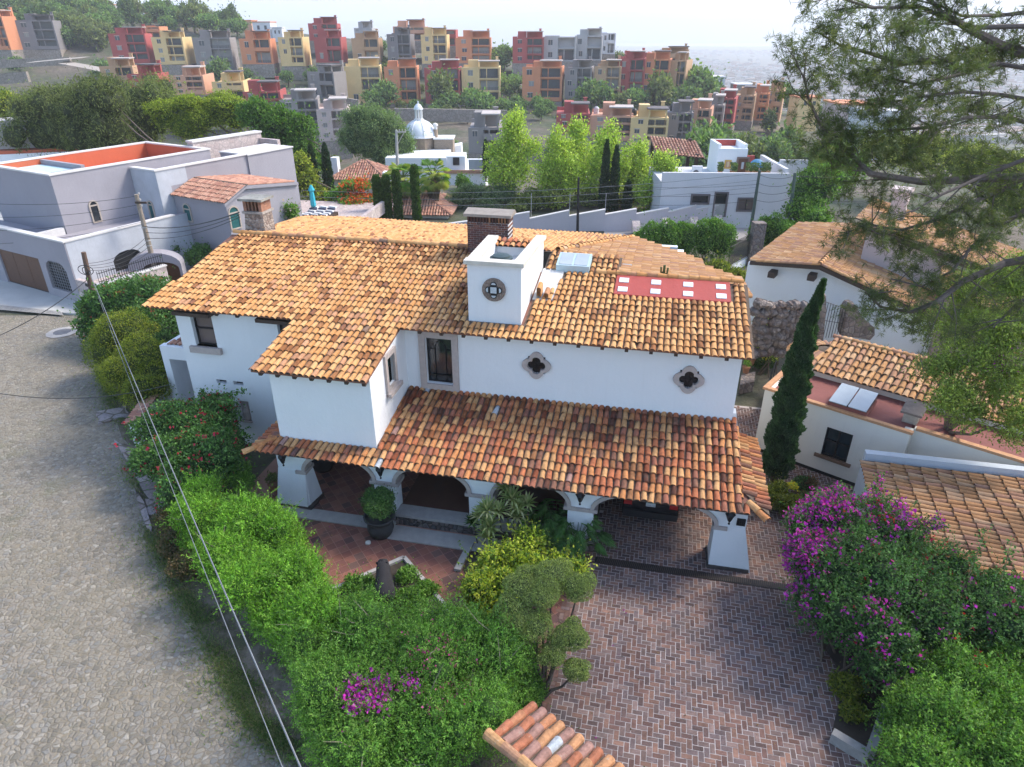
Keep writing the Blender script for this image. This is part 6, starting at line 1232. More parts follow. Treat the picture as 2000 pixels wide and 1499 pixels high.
# --- magenta bougainvillea on the right
vb = [pxb(1600, 1030, 2.1, 1.0, .9, .9), pxb(1590, 1090, 1.6, .95, .9, 1.0), pxb(1670, 1030, 2.3, 1.2, 1.0, .9), pxb(1640, 1120, 1.9, 1.2, 1.1, 1.2), pxb(1620, 1190, 1.5, .9, .9, 1.1), pxb(1730, 1080, 2.2, 1.2, 1.1, 1.0), pxb(1740, 1170, 1.9, 1.2, 1.1, 1.2), pxb(1690, 1230, 1.5, 1.0, .9, 1.2), pxb(1820, 1130, 2.0, 1.1, 1.0, 1.0), pxb(1850, 1210, 1.8, 1.2, 1.0, 1.1), pxb(1930, 1200, 1.8, 1.2, 1.0, 1.0), pxb(1720, 1280, 1.2, .8, .8, 1.0), pxb(1990, 1230, 1.8, 1.1, 1.0, 1.1)]
t = plant('bougainvillea', 'huge bougainvillea with magenta and red blooms spilling over the brick drive', 'bougainvillea', vb, 120000, .075, P_DARK * 1.15, 107, amp=.22, aspect=.6, shoot=(1200, .35),
  fl={'magenta_blooms': (MAG, lambda P, d: .003 + .08 * (near_px(P, 1640, 965, 48) + near_px(P, 1580, 1010, 42) + .9 * near_px(P, 1560, 1090, 34) + .7 * near_px(P, 1555, 1150, 26) + .5 * near_px(P, 1600, 1060, 40) + .55 * near_px(P, 1740, 985, 40) + .3 * near_px(P, 1770, 1020, 30) + .25 * near_px(P, 1580, 1200, 30) + .15 * near_px(P, 1710, 1240, 60)), .085, 6, .06), 'red_blooms': (REDF, lambda P, d: .0015 + .035 * (near_px(P, 1715, 1005, 20) + near_px(P, 1745, 1018, 16) + .6 * near_px(P, 1588, 1225, 22) + .5 * near_px(P, 1810, 1055, 18) + .5 * near_px(P, 1870, 1060, 18)), .06, 4, .045)})
mb = MB(); rg = np.random.default_rng(15)
for k, (u, v, u2, v2) in enumerate(((1715, 1000, 1718, 925), (1700, 1000, 1712, 945), (1780, 1040, 1840, 1015), (1790, 1050, 1850, 1030), (1660, 980, 1632, 950), (1890, 1130, 1925, 1035), (1950, 1150, 1975, 1060))):
    p, e = at(u, v, 2.7), at(u2, v2, 3.2); mb.tube([p, (p + e) / 2 + (0, 0, .15), e], [.015, .01, .004], 4, (.14, .13, .07))
    for s in np.linspace(.1, 1, 24):
        q = p * (1 - s) + e * s + (0, 0, .6 * s * (1 - s)); leafquads(mb, np.repeat(q[None], 4, 0) + rg.normal(0, .07, (4, 3)), rg.normal(size=(4, 3)), .085, pick(P_DARK * 1.4, 4, rg), rg, .6)
        if rg.random() < .55 and k < 5: leafquads(mb, np.repeat(q[None], 5, 0) + rg.normal(0, .06, (5, 3)), rg.normal(size=(5, 3)), .065, pick(MAG, 5, rg, [1] * 4), rg, .9)
put('long_shoots', mb, m_leaf, t)
gb = area([(1790, 1290), (1880, 1255), (1990, 1240), (2080, 1240), (2100, 1530), (1760, 1530), (1775, 1440), (1750, 1360)], 95, 1.2, 1.75, .42, .66, 33, 1.4)
t = plant('green_hedge', 'thick green hedge filling the bottom right corner below the bougainvillea', 'hedge', gb, 190000, .072, P_MID * 1.0, 108, amp=.22, aspect=.5, sh=0, shell=.45, stray=.18, stems=False, shoot=(1800, .3), fl={'red_blooms': (REDF, lambda P, d: .02 * (near_px(P, 1905, 1285, 14) + near_px(P, 1935, 1270, 14)), .06, 5, .04)})
# --- topiary tree
tb = [pxb(1080, 1125, 2.3, .62, .6, .40), pxb(1020, 1150, 2.2, .55, .55, .40), pxb(1130, 1150, 2.1, .42, .42, .38), pxb(1060, 1160, 2.25, .5, .5, .36), pxb(1010, 1200, 1.9, .5, .5, .42), pxb(1050, 1225, 1.8, .45, .42, .38), pxb(1110, 1245, 1.6, .48, .45, .42), pxb(1125, 1310, 1.2, .36, .34, .34), pxb(1080, 1280, 1.4, .36, .34, .3)]
t = thing('topiary_tree', 'cloud-pruned topiary tree with rounded olive green pads by the brick drive', 'tree', (.75, 11.2, 0)); mb = MB()
P, d = foliage(mb, tb, 90000, .034, P_OLIVE * 1.6, 109, shell=.16, amp=.12, sh=4, stray=.03, up=.6, aspect=.6, clip=True); put('crown', mb, m_leaf, t)
mb = MB(); r0 = at(1058, 1368, 0); 
for b in tb: p = np.array(b[:3]); mid = r0 * .45 + p * .55 + np.array((.08 * sin(b[0] * 9), .05, -.15)); mb.tube([r0 + (0, 0, .0), r0 * .75 + p * .25 + (0.03, 0, .1), mid, p - (0, 0, .05)], [.06, .045, .03, .018], 6, (.10, .08, .065))
put('trunk', mb, m_bark, t)
plant('low_shrub', 'small dark shrub at the foot of the topiary tree beside the gate roof', 'shrub', [pxb(1040, 1350, .4, .45, .4, .4), pxb(1010, 1365, .5, .5, .4, .45)], 9000, .06, P_MID * .9, 110)
# --- yellow variegated bush
vg = area([(905, 1130), (960, 1085), (1045, 1062), (1140, 1075), (1160, 1110), (1080, 1130), (1000, 1180), (930, 1195)], 34, .5, 1.0, .24, .42, 34, .8)
plant('variegated_bush', 'yellow and green variegated bush in the bed between terrace and brick drive', 'bush', vg, 26000, .10, P_YEL * (.86, .98, .95), 111, amp=.3, aspect=.6, w=[.24, .26, .12, .24, .14], shell=.55, sh=0, stray=.3, stems=False, shoot=(260, .4))
# --- potted bush, cypress shrub, bed plants
c = at(745, 1045, 0)
t = thing('potted_bush', 'round green bush in a large dark glazed pot on the terrace', 'potted plant', (c[0], c[1], 0)); mb = MB()
mb.lathe([(.0, .03), (.30, .03), (.37, .15), (.42, .32), (.40, .46), (.36, .54), (.38, .58), (.46, .68), (.50, .74), (.50, .78), (.42, .76), (.40, .7), (0, .68)], c[0], c[1], 28, (.055, .055, .055)); put('pot', mb, m_pot, t, True)
mb = MB(); foliage(mb, [(c[0] - .03, c[1], 1.18, .52, .52, .46), (c[0] + .05, c[1], 1.42, .42, .42, .34)], 15000, .055, P_DARK * 1.15, 112, amp=.2, aspect=.6); put('bush', mb, m_leaf, t)
mb = MB(); mb.tube([(c[0], c[1], .66), (c[0] + .02, c[1], 1.2)], .035, 6, (.12, .1, .08)); put('stem', mb, m_bark, t)
c = at(1510, 945, 0)
t = thing('cypress_tree', 'tall narrow dark cypress leaning beside the cream cottage', 'tree', (c[0], c[1], 0)); mb = MB(); H_ = 7.5; rg = np.random.default_rng(3); N = 70000
s = rg.random(N) ** .8; prof = np.interp(s, [0, .05, .25, .5, .75, .9, 1], [.34, .44, .47, .40, .26, .13, .02]); th = rg.uniform(0, 2 * pi, N); lf = 1 + .16 * np.sin(th * 5 + s * 60) + .13 * np.sin(th * 3 - s * 31) + .10 * np.sin(s * 140 + th * 2)
rr = prof * lf * (1 - .25 * rg.random(N) ** 2); top_ = at(1510, 945, 0) + (-.25, 0, H_); lean = np.interp(s, [0, .8, 1], [0, 0.02, .22])
P = np.stack((c[0] + rr * np.cos(th) + lean, c[1] + rr * np.sin(th), .35 + s * (H_ - .35)), 1); D = np.stack((np.cos(th) * .35, np.sin(th) * .35, np.full(N, 1.0)), 1) + rg.normal(0, .25, (N, 3))
leafquads(mb, P, D, .10 * rg.uniform(.6, 1.3, N), pick(P_CYP * 1.5, N, rg, [.3, .25, .25, .2]), rg, .32); mb.lathe([(.28, .5), (.36, 2), (.31, 3.7), (.2, 5.4), (.07, 6.9)], c[0], c[1], 10, (.02, .04, .018)); put('crown', mb, m_leaf, t)
mb = MB(); mb.tube([c, c + (0, 0, 1.0)], .12, 7, (.12, .09, .07)); put('trunk', mb, m_bark, t)
plant('round_shrub', 'low rounded green and gold shrub at the foot of the tall cypress', 'shrub', [pxb(1500, 975, .45, .55, .45, .45), pxb(1540, 985, .4, .5, .45, .42), pxb(1520, 960, .6, .4, .35, .35)], 15000, .06, P_YG * .62, 113, amp=.14)
plant('golden_plant', 'tiny bright yellow plant behind the low shrub by the cypress', 'plant', [pxb(1548, 950, .8, .16, .14, .14)], 500, .09, pal((.6, .5, .04), (.5, .5, .06), (.3, .4, .05)), 114, core=False, stems=False)
plant('shrub', 'dark green shrub between cypress and cottage wall', 'shrub', [pxb(1568, 950, .35, .35, .3, .35), pxb(1580, 975, .25, .25, .25, .25)], 4000, .08, P_DARK, 115)
plant('passage_shrub', 'yellow-flowered climbing shrub in the passage right of the big house', 'shrub', [pxb(1492, 650, 1.8, .6, .5, .7), pxb(1505, 685, 1.3, .6, .5, .6), pxb(1525, 640, 1.9, .4, .4, .4)], 9000, .10, P_LIME, 116, amp=.3, fl={'yellow_flowers': (pal((.7, .6, .02), (.65, .5, .03)), lambda P, d: .035 * near_px(P, 1500, 665, 30), .09, 4, .06)})
plant('ground_cover', 'dark green ivy clump in the passage behind the house corner', 'shrub', [pxb(1490, 708, .4, .7, .5, .4)], 5000, .1, P_DARK * .8, 117)
# --- bed with the carved log: low plants inside a white border
bedp = [at(u, v, 0) for u, v in ((790, 1097), (862, 1182), (905, 1235), (700, 1290), (640, 1165))]
mb = MB(); mb.prism([tuple(p[:2]) for p in bedp][::-1] if sum(bedp[i][0] * bedp[(i + 1) % 5][1] - bedp[(i + 1) % 5][0] * bedp[i][1] for i in range(5)) < 0 else [tuple(p[:2]) for p in bedp], .03, .12); put('planting_bed', mb, m_soil, kind='structure')
mb = MB()
for p, q in zip(bedp[:3] + [bedp[4]], bedp[1:3] + [bedp[2], bedp[0]]):
    if p is bedp[2]: continue
    d = unit(q - p) * .06; n_ = np.array((-d[1], d[0], 0)); mb.hexa([tuple(p + n_ + (0, 0, .03)), tuple(p - n_ + (0, 0, .03)), tuple(q - n_ + (0, 0, .03)), tuple(q + n_ + (0, 0, .03)), tuple(p + n_ + (0, 0, .2)), tuple(p - n_ + (0, 0, .2)), tuple(q - n_ + (0, 0, .2)), tuple(q + n_ + (0, 0, .2))])
put('bed_border', mb, m_kerb, label='low pale mortar border of the angular planting bed on the terrace', cat='border')
plant('bed_plants', 'mixed low green plants around the dark log in the terrace bed', 'plants', [pxb(800, 1125, .2, .35, .3, .25), pxb(830, 1155, .22, .35, .3, .28), pxb(700, 1145, .25, .45, .4, .3), pxb(740, 1170, .25, .5, .4, .3), pxb(800, 1175, .3, .5, .4, .35)], 15000, .075, P_MID * 1.0, 118, amp=.3, stems=False)
m_log = plain('weathered_black_wood', (.022, .02, .022), .95, 0, .4, 7, .6)
a, b_ = at(752, 1175, .45), at(748, 1098, .9); mb = MB(); pts = [a + (b_ - a) * t for t in np.linspace(0, 1, 8)]
mb.tube(pts, [.27, .3, .29, .26, .23, .21, .2, .13], 14); ax = unit(b_ - a); mb.ball(b_ - ax * .05, (.17, .14, .15), 10, 7, None, .1)
lg = put('carved_log', mb, m_log, None, True, label='dark carved animal-shaped log lying across the terrace bed', cat='sculpture')
for s in (-1, 1):
    mb = MB(); mb.ball(b_ + np.array((s * .13, -.12, .06)), (.045, .03, .06), 6, 5); put('ear', mb, m_log, lg)
    mb = MB(); mb.tube([a + (b_ - a) * .2 + np.array((s * .18, 0, -.12)), a + (b_ - a) * .2 + np.array((s * .24, -.02, -.36))], [.07, .05], 7); put('leg', mb, m_log, lg)
    mb = MB(); mb.tube([a + (b_ - a) * .75 + np.array((s * .14, 0, -.12)), a + (b_ - a) * .75 + np.array((s * .17, -.02, -.75))], [.06, .045], 7); put('leg', mb, m_log, lg)
# --- dracaena rosettes and philodendrons
def rosette(mb, c, r, n, cols, rg, wid=.035, droop=.5):
    for i in range(n):
        a = 2.4 * i; e = .15 + .95 * (i / n); d = np.array((cos(a) * sin(e * 1.35), sin(a) * sin(e * 1.35), cos(e * 1.35))); s_ = unit(np.cross(d, (0, 0, 1.0)) + 1e-6) * wid; L = r * rg.uniform(.8, 1.1); p1 = c + d * L * .55; p2 = c + d * L + np.array((0, 0, -droop * L * e * .45)); k = cols[rg.integers(len(cols))]
        mb.add([c - s_ * .4, c + s_ * .4, p1 + s_, p1 - s_, p2], [(0, 1, 2, 3), (3, 2, 4)], k)
DC = pal((.34, .40, .16), (.44, .47, .22), (.24, .32, .11), (.54, .52, .28))
t = thing('dracaena', 'clump of variegated spiky rosette plants before the second and third porch arches', 'plant', tuple(at(975, 1060, 0))); rg = np.random.default_rng(11)
heads = [(988, 955, 1.9, .42), (1000, 975, 1.75, .45), (952, 998, 1.5, .45), (975, 1000, 1.45, .4), (1012, 992, 1.5, .42), (940, 1010, 1.2, .4), (1010, 1010, 1.15, .4), (956, 1030, 1.0, .48), (1030, 985, 1.6, .35), (925, 1022, .9, .32), (955, 1050, .7, .45)]
for u, v, z, r in heads:
    c = at(u, v, z); mb = MB(); rosette(mb, c, r * 1.22, 46, DC if u != 925 else P_DARK, rg); put('leaf_rosette', mb, m_leaf, t)
    mb = MB(); mb.tube([(c[0] + .1, c[1] + .05, 0), c], .02, 5, (.12, .1, .08)); put('stem', mb, m_bark, t)
def palmate(mb, c, n, L, cols, rg, lob=9):
    for i in range(n):
        a = rg.uniform(0, 2 * pi); e = rg.uniform(.35, 1.25); d = np.array((cos(a) * sin(e), sin(a) * sin(e), cos(e))); tip = c + d * L * rg.uniform(.7, 1.1); k = cols[rg.integers(len(cols))]; fw = unit(np.array((d[0], d[1], -.35))); sd = unit(np.cross(fw, (0, 0, 1.0))); mb.tube([c, (c + tip) / 2 + (0, 0, .05), tip], [.012, .01, .006], 4, (.08, .14, .04))
        for j in range(lob):
            q = (j - (lob - 1) / 2) / ((lob - 1) / 2); dd = unit(fw * (1 - .5 * abs(q)) + sd * q * 1.1); ll = .30 * (1 - .35 * abs(q)); o_ = tip + fw * .14 * (1 - abs(q)); sw_2 = unit(np.cross(dd, (0, 0, 1.0))) * .022; mb.add([o_ - sw_2, o_ + sw_2, o_ + dd * ll * .6 + sw_2 * .9, o_ + dd * ll + (0, 0, -.05), o_ + dd * ll * .6 - sw_2 * .9], [(0, 1, 2, 3, 4)], k * rg.uniform(.8, 1.2))
for lab, (u, v, z), n, L in (('lacy-leaved green philodendron beside the pillar between third and fourth arches', (1085, 1020, .9), 26, .75), ('large philodendron with deeply cut leaves at the edge of the brick drive', (1125, 1065, .6), 34, .8), ('dark philodendron in front of the dim third arch', (1060, 1040, .7), 20, .7)):
    c = at(u, v, z * .5); t = thing('philodendron', lab, 'plant', (c[0], c[1], 0), 'philodendrons before the porch'); mb = MB(); palmate(mb, np.array((c[0], c[1], .25)), n * 2, L * 1.25, pal((.10, .22, .055), (.075, .17, .045), (.14, .27, .075)), rg); put('leaves', mb, m_leaf, t)
plant('small_palm', 'feathery green fern-like palm between red-flowered bush and bright hedge', 'plant', [pxb(450, 930, .9, .55, .5, .35), pxb(475, 945, .7, .4, .4, .3)], 4000, .16, P_MID * 1.1, 119, core=False, aspect=.22, up=0)
plant('corner_shrub', 'small leafy shrub in the planted corner right of the brick drive', 'shrub', [pxb(1655, 1345, .3, .4, .35, .4), pxb(1665, 1390, .2, .35, .3, .3)], 5000, .08, P_YG * .6, 120, amp=.25)
plant('dry_shrub', 'low dry brownish shrub at the foot of the bright hedge by the street', 'shrub', [pxb(345, 1060, .35, .6, .5, .4), pxb(365, 1110, .35, .6, .5, .4), pxb(330, 1015, .4, .5, .5, .45)], 9000, .08, pal((.10, .09, .04), (.15, .11, .06), (.07, .09, .03), (.20, .13, .08)), 121, amp=.3)
# ---------------------------------------------------------------- trees in the middle distance
def tree(name, label, base, top_z, blobs, n, size, palette, seed, tr=.25, cat='tree', group=None, flowers_=None, **kw):
    t = thing(name, label, cat, (base[0], base[1], base[2]), group); mb = MB(); kw.setdefault('zmin', base[2] + .3); P, d = foliage(mb, blobs, n, size, palette, seed, **kw); put('crown', mb, m_leaf, t)
    mb = MB(); rg = np.random.default_rng(seed); b0 = np.array(base, float); c = np.mean([b[:3] for b in blobs], 0); fork = b0 * .55 + c * .45; fork[:2] = b0[:2] * .8 + c[:2] * .2
    mb.tube([b0 - (0, 0, .3), (b0 + fork) / 2 + rg.normal(0, .1, 3), fork], [tr, tr * .8, tr * .65], 8, (.16, .125, .10))
    for b in blobs: q = np.array(b[:3]); mb.tube([fork, (fork + q) / 2 + rg.normal(0, .2, 3), q + rg.normal(0, .2, 3) * np.array(b[3:6])], [tr * .5, tr * .3, tr * .1], 6, (.16, .125, .10))
    put('trunk', mb, m_bark, t)
    if flowers_:
        cols, prob, sz = flowers_; idx = np.nonzero(rg.random(len(P)) < prob(P))[0]; mb = MB(); globals()['flowers'](mb, P, d, idx, sz, cols, rg, 4, .15)
        if mb.V: put('blossom', mb, m_flower, t, kind='stuff')
    return t
def yb(u, v, y, rx, ry=None, rz=None): c = aty(u, v, y); return (c[0], c[1], c[2], rx, ry or rx, rz or rx)
W3 = dict(core=True, amp=.3, shell=.45)
tree('weeping_tree', 'big drooping grey-green tree farthest left behind the grey house', (-33, 66, 0), 10, [yb(75, 218, 66, 2.6, 2.5, 2.6), yb(110, 208, 66, 2.6, 2.5, 2.4), yb(85, 263, 66, 3.0, 2.6, 3.4), yb(130, 268, 66, 2.6, 2.6, 3.4)], 26000, .30, P_OLIVE * .95, 201, aspect=.22, up=-1.0, out=.3, **W3)
tree('weeping_tree', 'tallest drooping olive-brown tree behind the grey house roof terrace', (-28, 64, 0), 12, [yb(180, 203, 64, 2.4, 2.4, 2.4), yb(215, 198, 64, 2.2, 2.2, 2.4), yb(165, 253, 64, 2.8, 2.4, 3.6), yb(215, 253, 64, 2.4, 2.4, 3.6), yb(195, 293, 64, 2.8, 2.4, 2.6)], 34000, .30, P_OLIVE * .85, 202, aspect=.22, up=-1.0, out=.3, **W3)
tree('weeping_tree', 'paler drooping tree between the tallest weeping tree and the bright green acacia', (-26, 72, 0), 10, [yb(285, 208, 72, 2.6, 2.4, 2.6), yb(315, 203, 72, 2.2, 2.2, 2.6), yb(280, 258, 72, 2.8, 2.4, 3.4), yb(255, 278, 72, 2.2, 2.2, 2.8)], 22000, .32, P_OLIVE * 1.15, 203, aspect=.22, up=-.9, out=.3, **W3)
tree('acacia_tree', 'bright yellow-green spreading tree left of centre behind the grey house', (-21, 68, 0), 10, [yb(325, 215, 68, 1.5, 1.5, 1.0), yb(370, 205, 68, 1.7, 1.6, 1.1), yb(430, 205, 68, 2.0, 1.8, 1.2), yb(400, 235, 68, 2.2, 1.8, 1.5), yb(335, 240, 68, 1.5, 1.4, 1.2), yb(460, 235, 68, 1.9, 1.6, 1.6), yb(370, 258, 68, 1.7, 1.5, 1.2)], 30000, .24, P_LIME * (.80, .86, .42), 204, aspect=.35, **W3)
tree('broadleaf_tree', 'dense dark green tree right of the yellow-green tree, behind the grey stair block', (-15, 66, 0), 9, [yb(500, 232, 66, 1.8, 1.8, 1.6), yb(545, 240, 66, 2.0, 1.8, 1.6), yb(590, 255, 66, 1.7, 1.7, 1.6), yb(530, 280, 66, 2.0, 1.8, 1.8), yb(590, 295, 66, 1.8, 1.7, 1.9), yb(610, 320, 66, 1.2, 1.2, 1.6)], 26000, .26, P_MID * (.72, .74, .75), 205, aspect=.5, **W3)
tree('flowering_shrub', 'tall yellowish shrub between grey stair block and the slim cypresses', (-13.5, 61, 0), 5, [yb(588, 335, 61, 1.0, 1.0, 1.6), yb(600, 365, 61, 1.2, 1.0, 1.5), yb(625, 385, 61, .9, .9, 1.0)], 9000, .22, P_YG * 1.05, 206, aspect=.6, **W3)
tree('pepper_tree', 'large round grey-green pepper tree left of the white dome', (-12.5, 88, -3), 9, [yb(720, 245, 88, 3.0, 2.6, 2.6), yb(760, 265, 88, 2.8, 2.6, 2.8), yb(695, 280, 88, 2.8, 2.4, 2.6), yb(745, 300, 88, 3.2, 2.6, 2.6), yb(785, 290, 88, 1.8, 1.8, 2.4)], 30000, .30, P_GREY * (1.0, 1.05, .8), 207, aspect=.3, up=-.6, **W3)
for i, (u, v, yv, n_, lab) in enumerate([(1005, 250, 63, 1.0, 'airy pale green poplar tallest of its row, left of the others'), (1090, 290, 62, .9, 'airy pale green poplar second from the left in the row beyond the lilac wall'), (1130, 265, 66, .9, 'airy pale green poplar behind the two slim cypresses'), (1185, 280, 63, 1.0, 'airy pale green poplar with spreading crown in the middle of the row'), (1240, 300, 64, .9, 'airy pale green poplar fourth in the row, before the yellow block'), (1300, 330, 60, .85, 'thin-leaved pale poplar at the right end of the row before the cupola house')]):
    c = aty(u, v, yv); h = c[2]; r = 2.1 * n_; bl = [(c[0], c[1], h - .2, r * .62, r * .6, 1.9), (c[0] + .7, c[1], h - 2.2, r * .9, r * .8, 2.1), (c[0] - .9, c[1] + .2, h - 2.6, r * .85, r * .8, 2.2), (c[0] - .2, c[1], h - 4.4, r * 1.1, r, 2.2)]
    if i == 5: bl = bl[:3]
    tree('poplar_tree', lab, (c[0], c[1], 0), h, bl, 12500, .21, P_LIME * (1.22, 1.34, 1.1), 210 + i, tr=.14, aspect=.6, group='pale poplars beyond the lilac wall', core=False, amp=.42, shell=.85, clip=False)
tree('olive_tree', 'silvery grey-green olive tree right of the palms', (-5, 62, 0), 4, [yb(890, 400, 62, 1.6, 1.4, 1.4), yb(925, 385, 62, 1.5, 1.3, 1.3), yb(955, 410, 61, 1.6, 1.4, 1.2), yb(985, 385, 62, 1.4, 1.3, 1.4)], 22000, .18, P_GREY, 221, aspect=.3, **W3)
tree('bushy_tree', 'mid green undergrowth tree behind the left end of the lilac wall', (2, 62, 0), 4, [yb(1040, 400, 61, 1.7, 1.2, 1.2), yb(1080, 395, 61, 1.6, 1.2, 1.2), yb(1010, 415, 60, 1.2, 1.0, .9), yb(1150, 395, 62, 1.6, 1.2, 1.0), yb(1220, 390, 62, 1.5, 1.2, 1.0)], 20000, .2, P_OLIVE * 1.1, 222, aspect=.5, **W3)
tree('flame_tree', 'small flat-topped tree with orange-red blossom beside the tiled roofs', (-11.3, 59, 0), 4, [yb(690, 365, 59, 1.5, 1.3, .5), yb(700, 395, 58, 1.7, 1.4, .5), yb(660, 385, 59, 1.0, 1.0, .5)], 9000, .2, P_MID * 1.1, 223, tr=.1, flowers_=(pal((.62, .12, .03), (.55, .08, .03), (.66, .2, .05)), lambda P: .14 * (near_px(P, 705, 362, 16) + near_px(P, 697, 387, 22) + near_px(P, 720, 400, 14)), .2), **W3)
tree('pyramid_shrub', 'pointed dark green clipped tree before the domed house wall', (-6.2, 70, 0), 4, [yb(905, 370, 70, 1.0, 1.0, 1.6), yb(905, 385, 70, 1.6, 1.4, 1.3)], 8000, .2, P_MID * .8, 224, amp=.1)
tree('laurel_tree', 'dark leafy tree right of the cupola house, behind the gabled house chimney', (23, 50, 0), 6, [yb(1590, 380, 50, 1.8, 1.6, 1.8), yb(1570, 420, 49, 1.6, 1.4, 1.6), yb(1615, 360, 51, 1.6, 1.5, 1.6), yb(1640, 330, 56, 2.0, 2.0, 2.0), yb(1590, 445, 47, 1.3, 1.2, 1.2)], 22000, .2, P_MID * .85, 225, aspect=.6, **W3)
tree('garden_tree', 'light green tree behind the pine branches at the right', (40, 56, 0), 6, [yb(1900, 330, 56, 2.8, 2.5, 2.2), yb(1960, 350, 54, 2.6, 2.2, 2.2), yb(1800, 310, 62, 2.6, 2.2, 2.2), yb(1740, 300, 66, 2.6, 2.2, 2.0), yb(1990, 400, 48, 2.0, 2.0, 2.0)], 26000, .24, P_LIME * .75, 226, aspect=.5, **W3)
tree('far_left_tree', 'yellow-green tree cut by the left edge above the rooflight house', (-45, 78, 0), 8, [yb(-10, 215, 78, 3.0, 2.6, 2.6), yb(25, 225, 78, 2.2, 2.0, 2.2), yb(0, 250, 78, 2.6, 2.0, 1.8)], 12000, .3, P_YG * .9, 227, **W3)
plant('clipped_hedge', 'long clipped boxy green hedge behind the hipped roof at the right', 'hedge', [(at(u, 500, 0)[0], 45.6 - .0 * i, 1.35, 1.15, .95, 1.45 + .05 * i) for i, u in enumerate((1255, 1290, 1325, 1360, 1390))], 36000, .14, P_MID * .95, 230, amp=.08, shell=.15)
plant('clipped_hedge', 'lower clipped hedge right of the rubble pillar and railing fence', 'hedge', [(at(u, 480, 0)[0], 48.5 - .9 * i, 1.2, 1.25, 1.1, 1.3 + (.25 if i == 0 else 0)) for i, u in enumerate((1480, 1515, 1550, 1580))], 24000, .14, P_MID * .95, 231, amp=.1, shell=.15)
plant('garden_plants', 'strappy green plants in the garden between hedge and gabled house', 'plants', [pxb(1430, 545, .5, .9, .6, .6), pxb(1452, 565, .6, .8, .6, .6), pxb(1400, 528, .5, .8, .5, .6)], 6000, .25, P_YG * .8, 232, amp=.35, stems=False, aspect=.25)
plant('courtyard_shrub', 'shrub with pale blossoms before the grey house gable', 'shrub', [yb(540, 415, 47, .9, .8, .9), yb(565, 420, 47, .7, .7, .7)], 6000, .16, P_MID, 233, amp=.3, fl={'blossom': (pal((.6, .45, .48), (.5, .35, .4)), lambda P, d: .03 + 0 * P[:, 0], .14, 3, .08)})
plant('wall_shrub', 'small leafy shrubs behind the gateway of the grey house', 'shrub', [pxb(390, 505, 1.2, .9, .8, .9), pxb(340, 485, 1.6, .5, .5, .5), pxb(275, 480, 1.9, .5, .5, .5)], 7000, .14, P_DARK * 1.2, 234, amp=.3)
# slim cypresses and ivy columns
def spire(name, label, u, vt, vb, y, r, group, pal_=P_CYP, flat=False, seed=1):
    a, b_ = aty(u, vt, y), aty(u, vb, y); zb = min(b_[2], 1.0); h = a[2] - zb; N = 5200; rg = np.random.default_rng(seed); s = rg.random(N); prof = np.interp(s, [0, .1, .5, .85, 1], [.8, 1, .85, .5, .05]) if not flat else np.interp(s, [0, .9, 1], [1, .95, .5]); th = rg.uniform(0, 2 * pi, N); lf = 1 + .18 * np.sin(th * 3 + s * 40)
    t = thing(name, label, 'tree', (a[0], y, zb), group); mb = MB(); P = np.stack((a[0] + r * prof * lf * np.cos(th), y + r * prof * lf * np.sin(th), zb + s * h), 1); leafquads(mb, P, np.stack((np.cos(th) * .4, np.sin(th) * .4, np.ones(N)), 1) + rg.normal(0, .3, (N, 3)), .2 * rg.uniform(.6, 1.3, N), pick(pal_, N, rg, [.3, .25, .25, .2]), rg, .4); mb.lathe([(r * .7, zb), (r * .72, zb + h * .6), (r * .25, zb + h * .93)], a[0], y, 8, pal_[2] * .8); put('crown', mb, m_leaf, t)
    mb = MB(); mb.tube([(a[0], y, zb - .6), (a[0], y, zb + .8)], .1, 6, (.14, .11, .09)); put('trunk', mb, m_bark, t)
for i, (u, vt, vb, y, r, l) in enumerate([(605, 285, 388, 62, .42, 'slim dark cypress left of the turquoise parasol line'), (633, 282, 390, 62, .40, 'slim dark cypress second of the pair right of the yellowish shrub'), (1186, 276, 415, 60, .36, 'slim cypress left of the tall pair among the pale poplars'), (1205, 287, 415, 60, .36, 'slim cypress right of the tall pair among the pale poplars'), (1228, 355, 412, 60, .34, 'short slim cypress right of the tall pair'), (948, 275, 345, 83, .3, 'thin cypress at the right corner of the domed house')]): spire('slim_cypress', l, u, vt, vb, y, r, 'slim cypresses', seed=i)
for i, (u, vt, l) in enumerate([(734, 345, 'ivy-clad column farthest left in the row'), (752, 345, 'ivy-clad column second from the left in the row'), (772, 335, 'ivy-clad column left of the big palm trunks'), (808, 325, 'ivy-clad column between the two palms')]): spire('ivy_column', l, u, vt, 432, 55, .26, 'ivy columns', P_MID * .55, True, 30 + i)
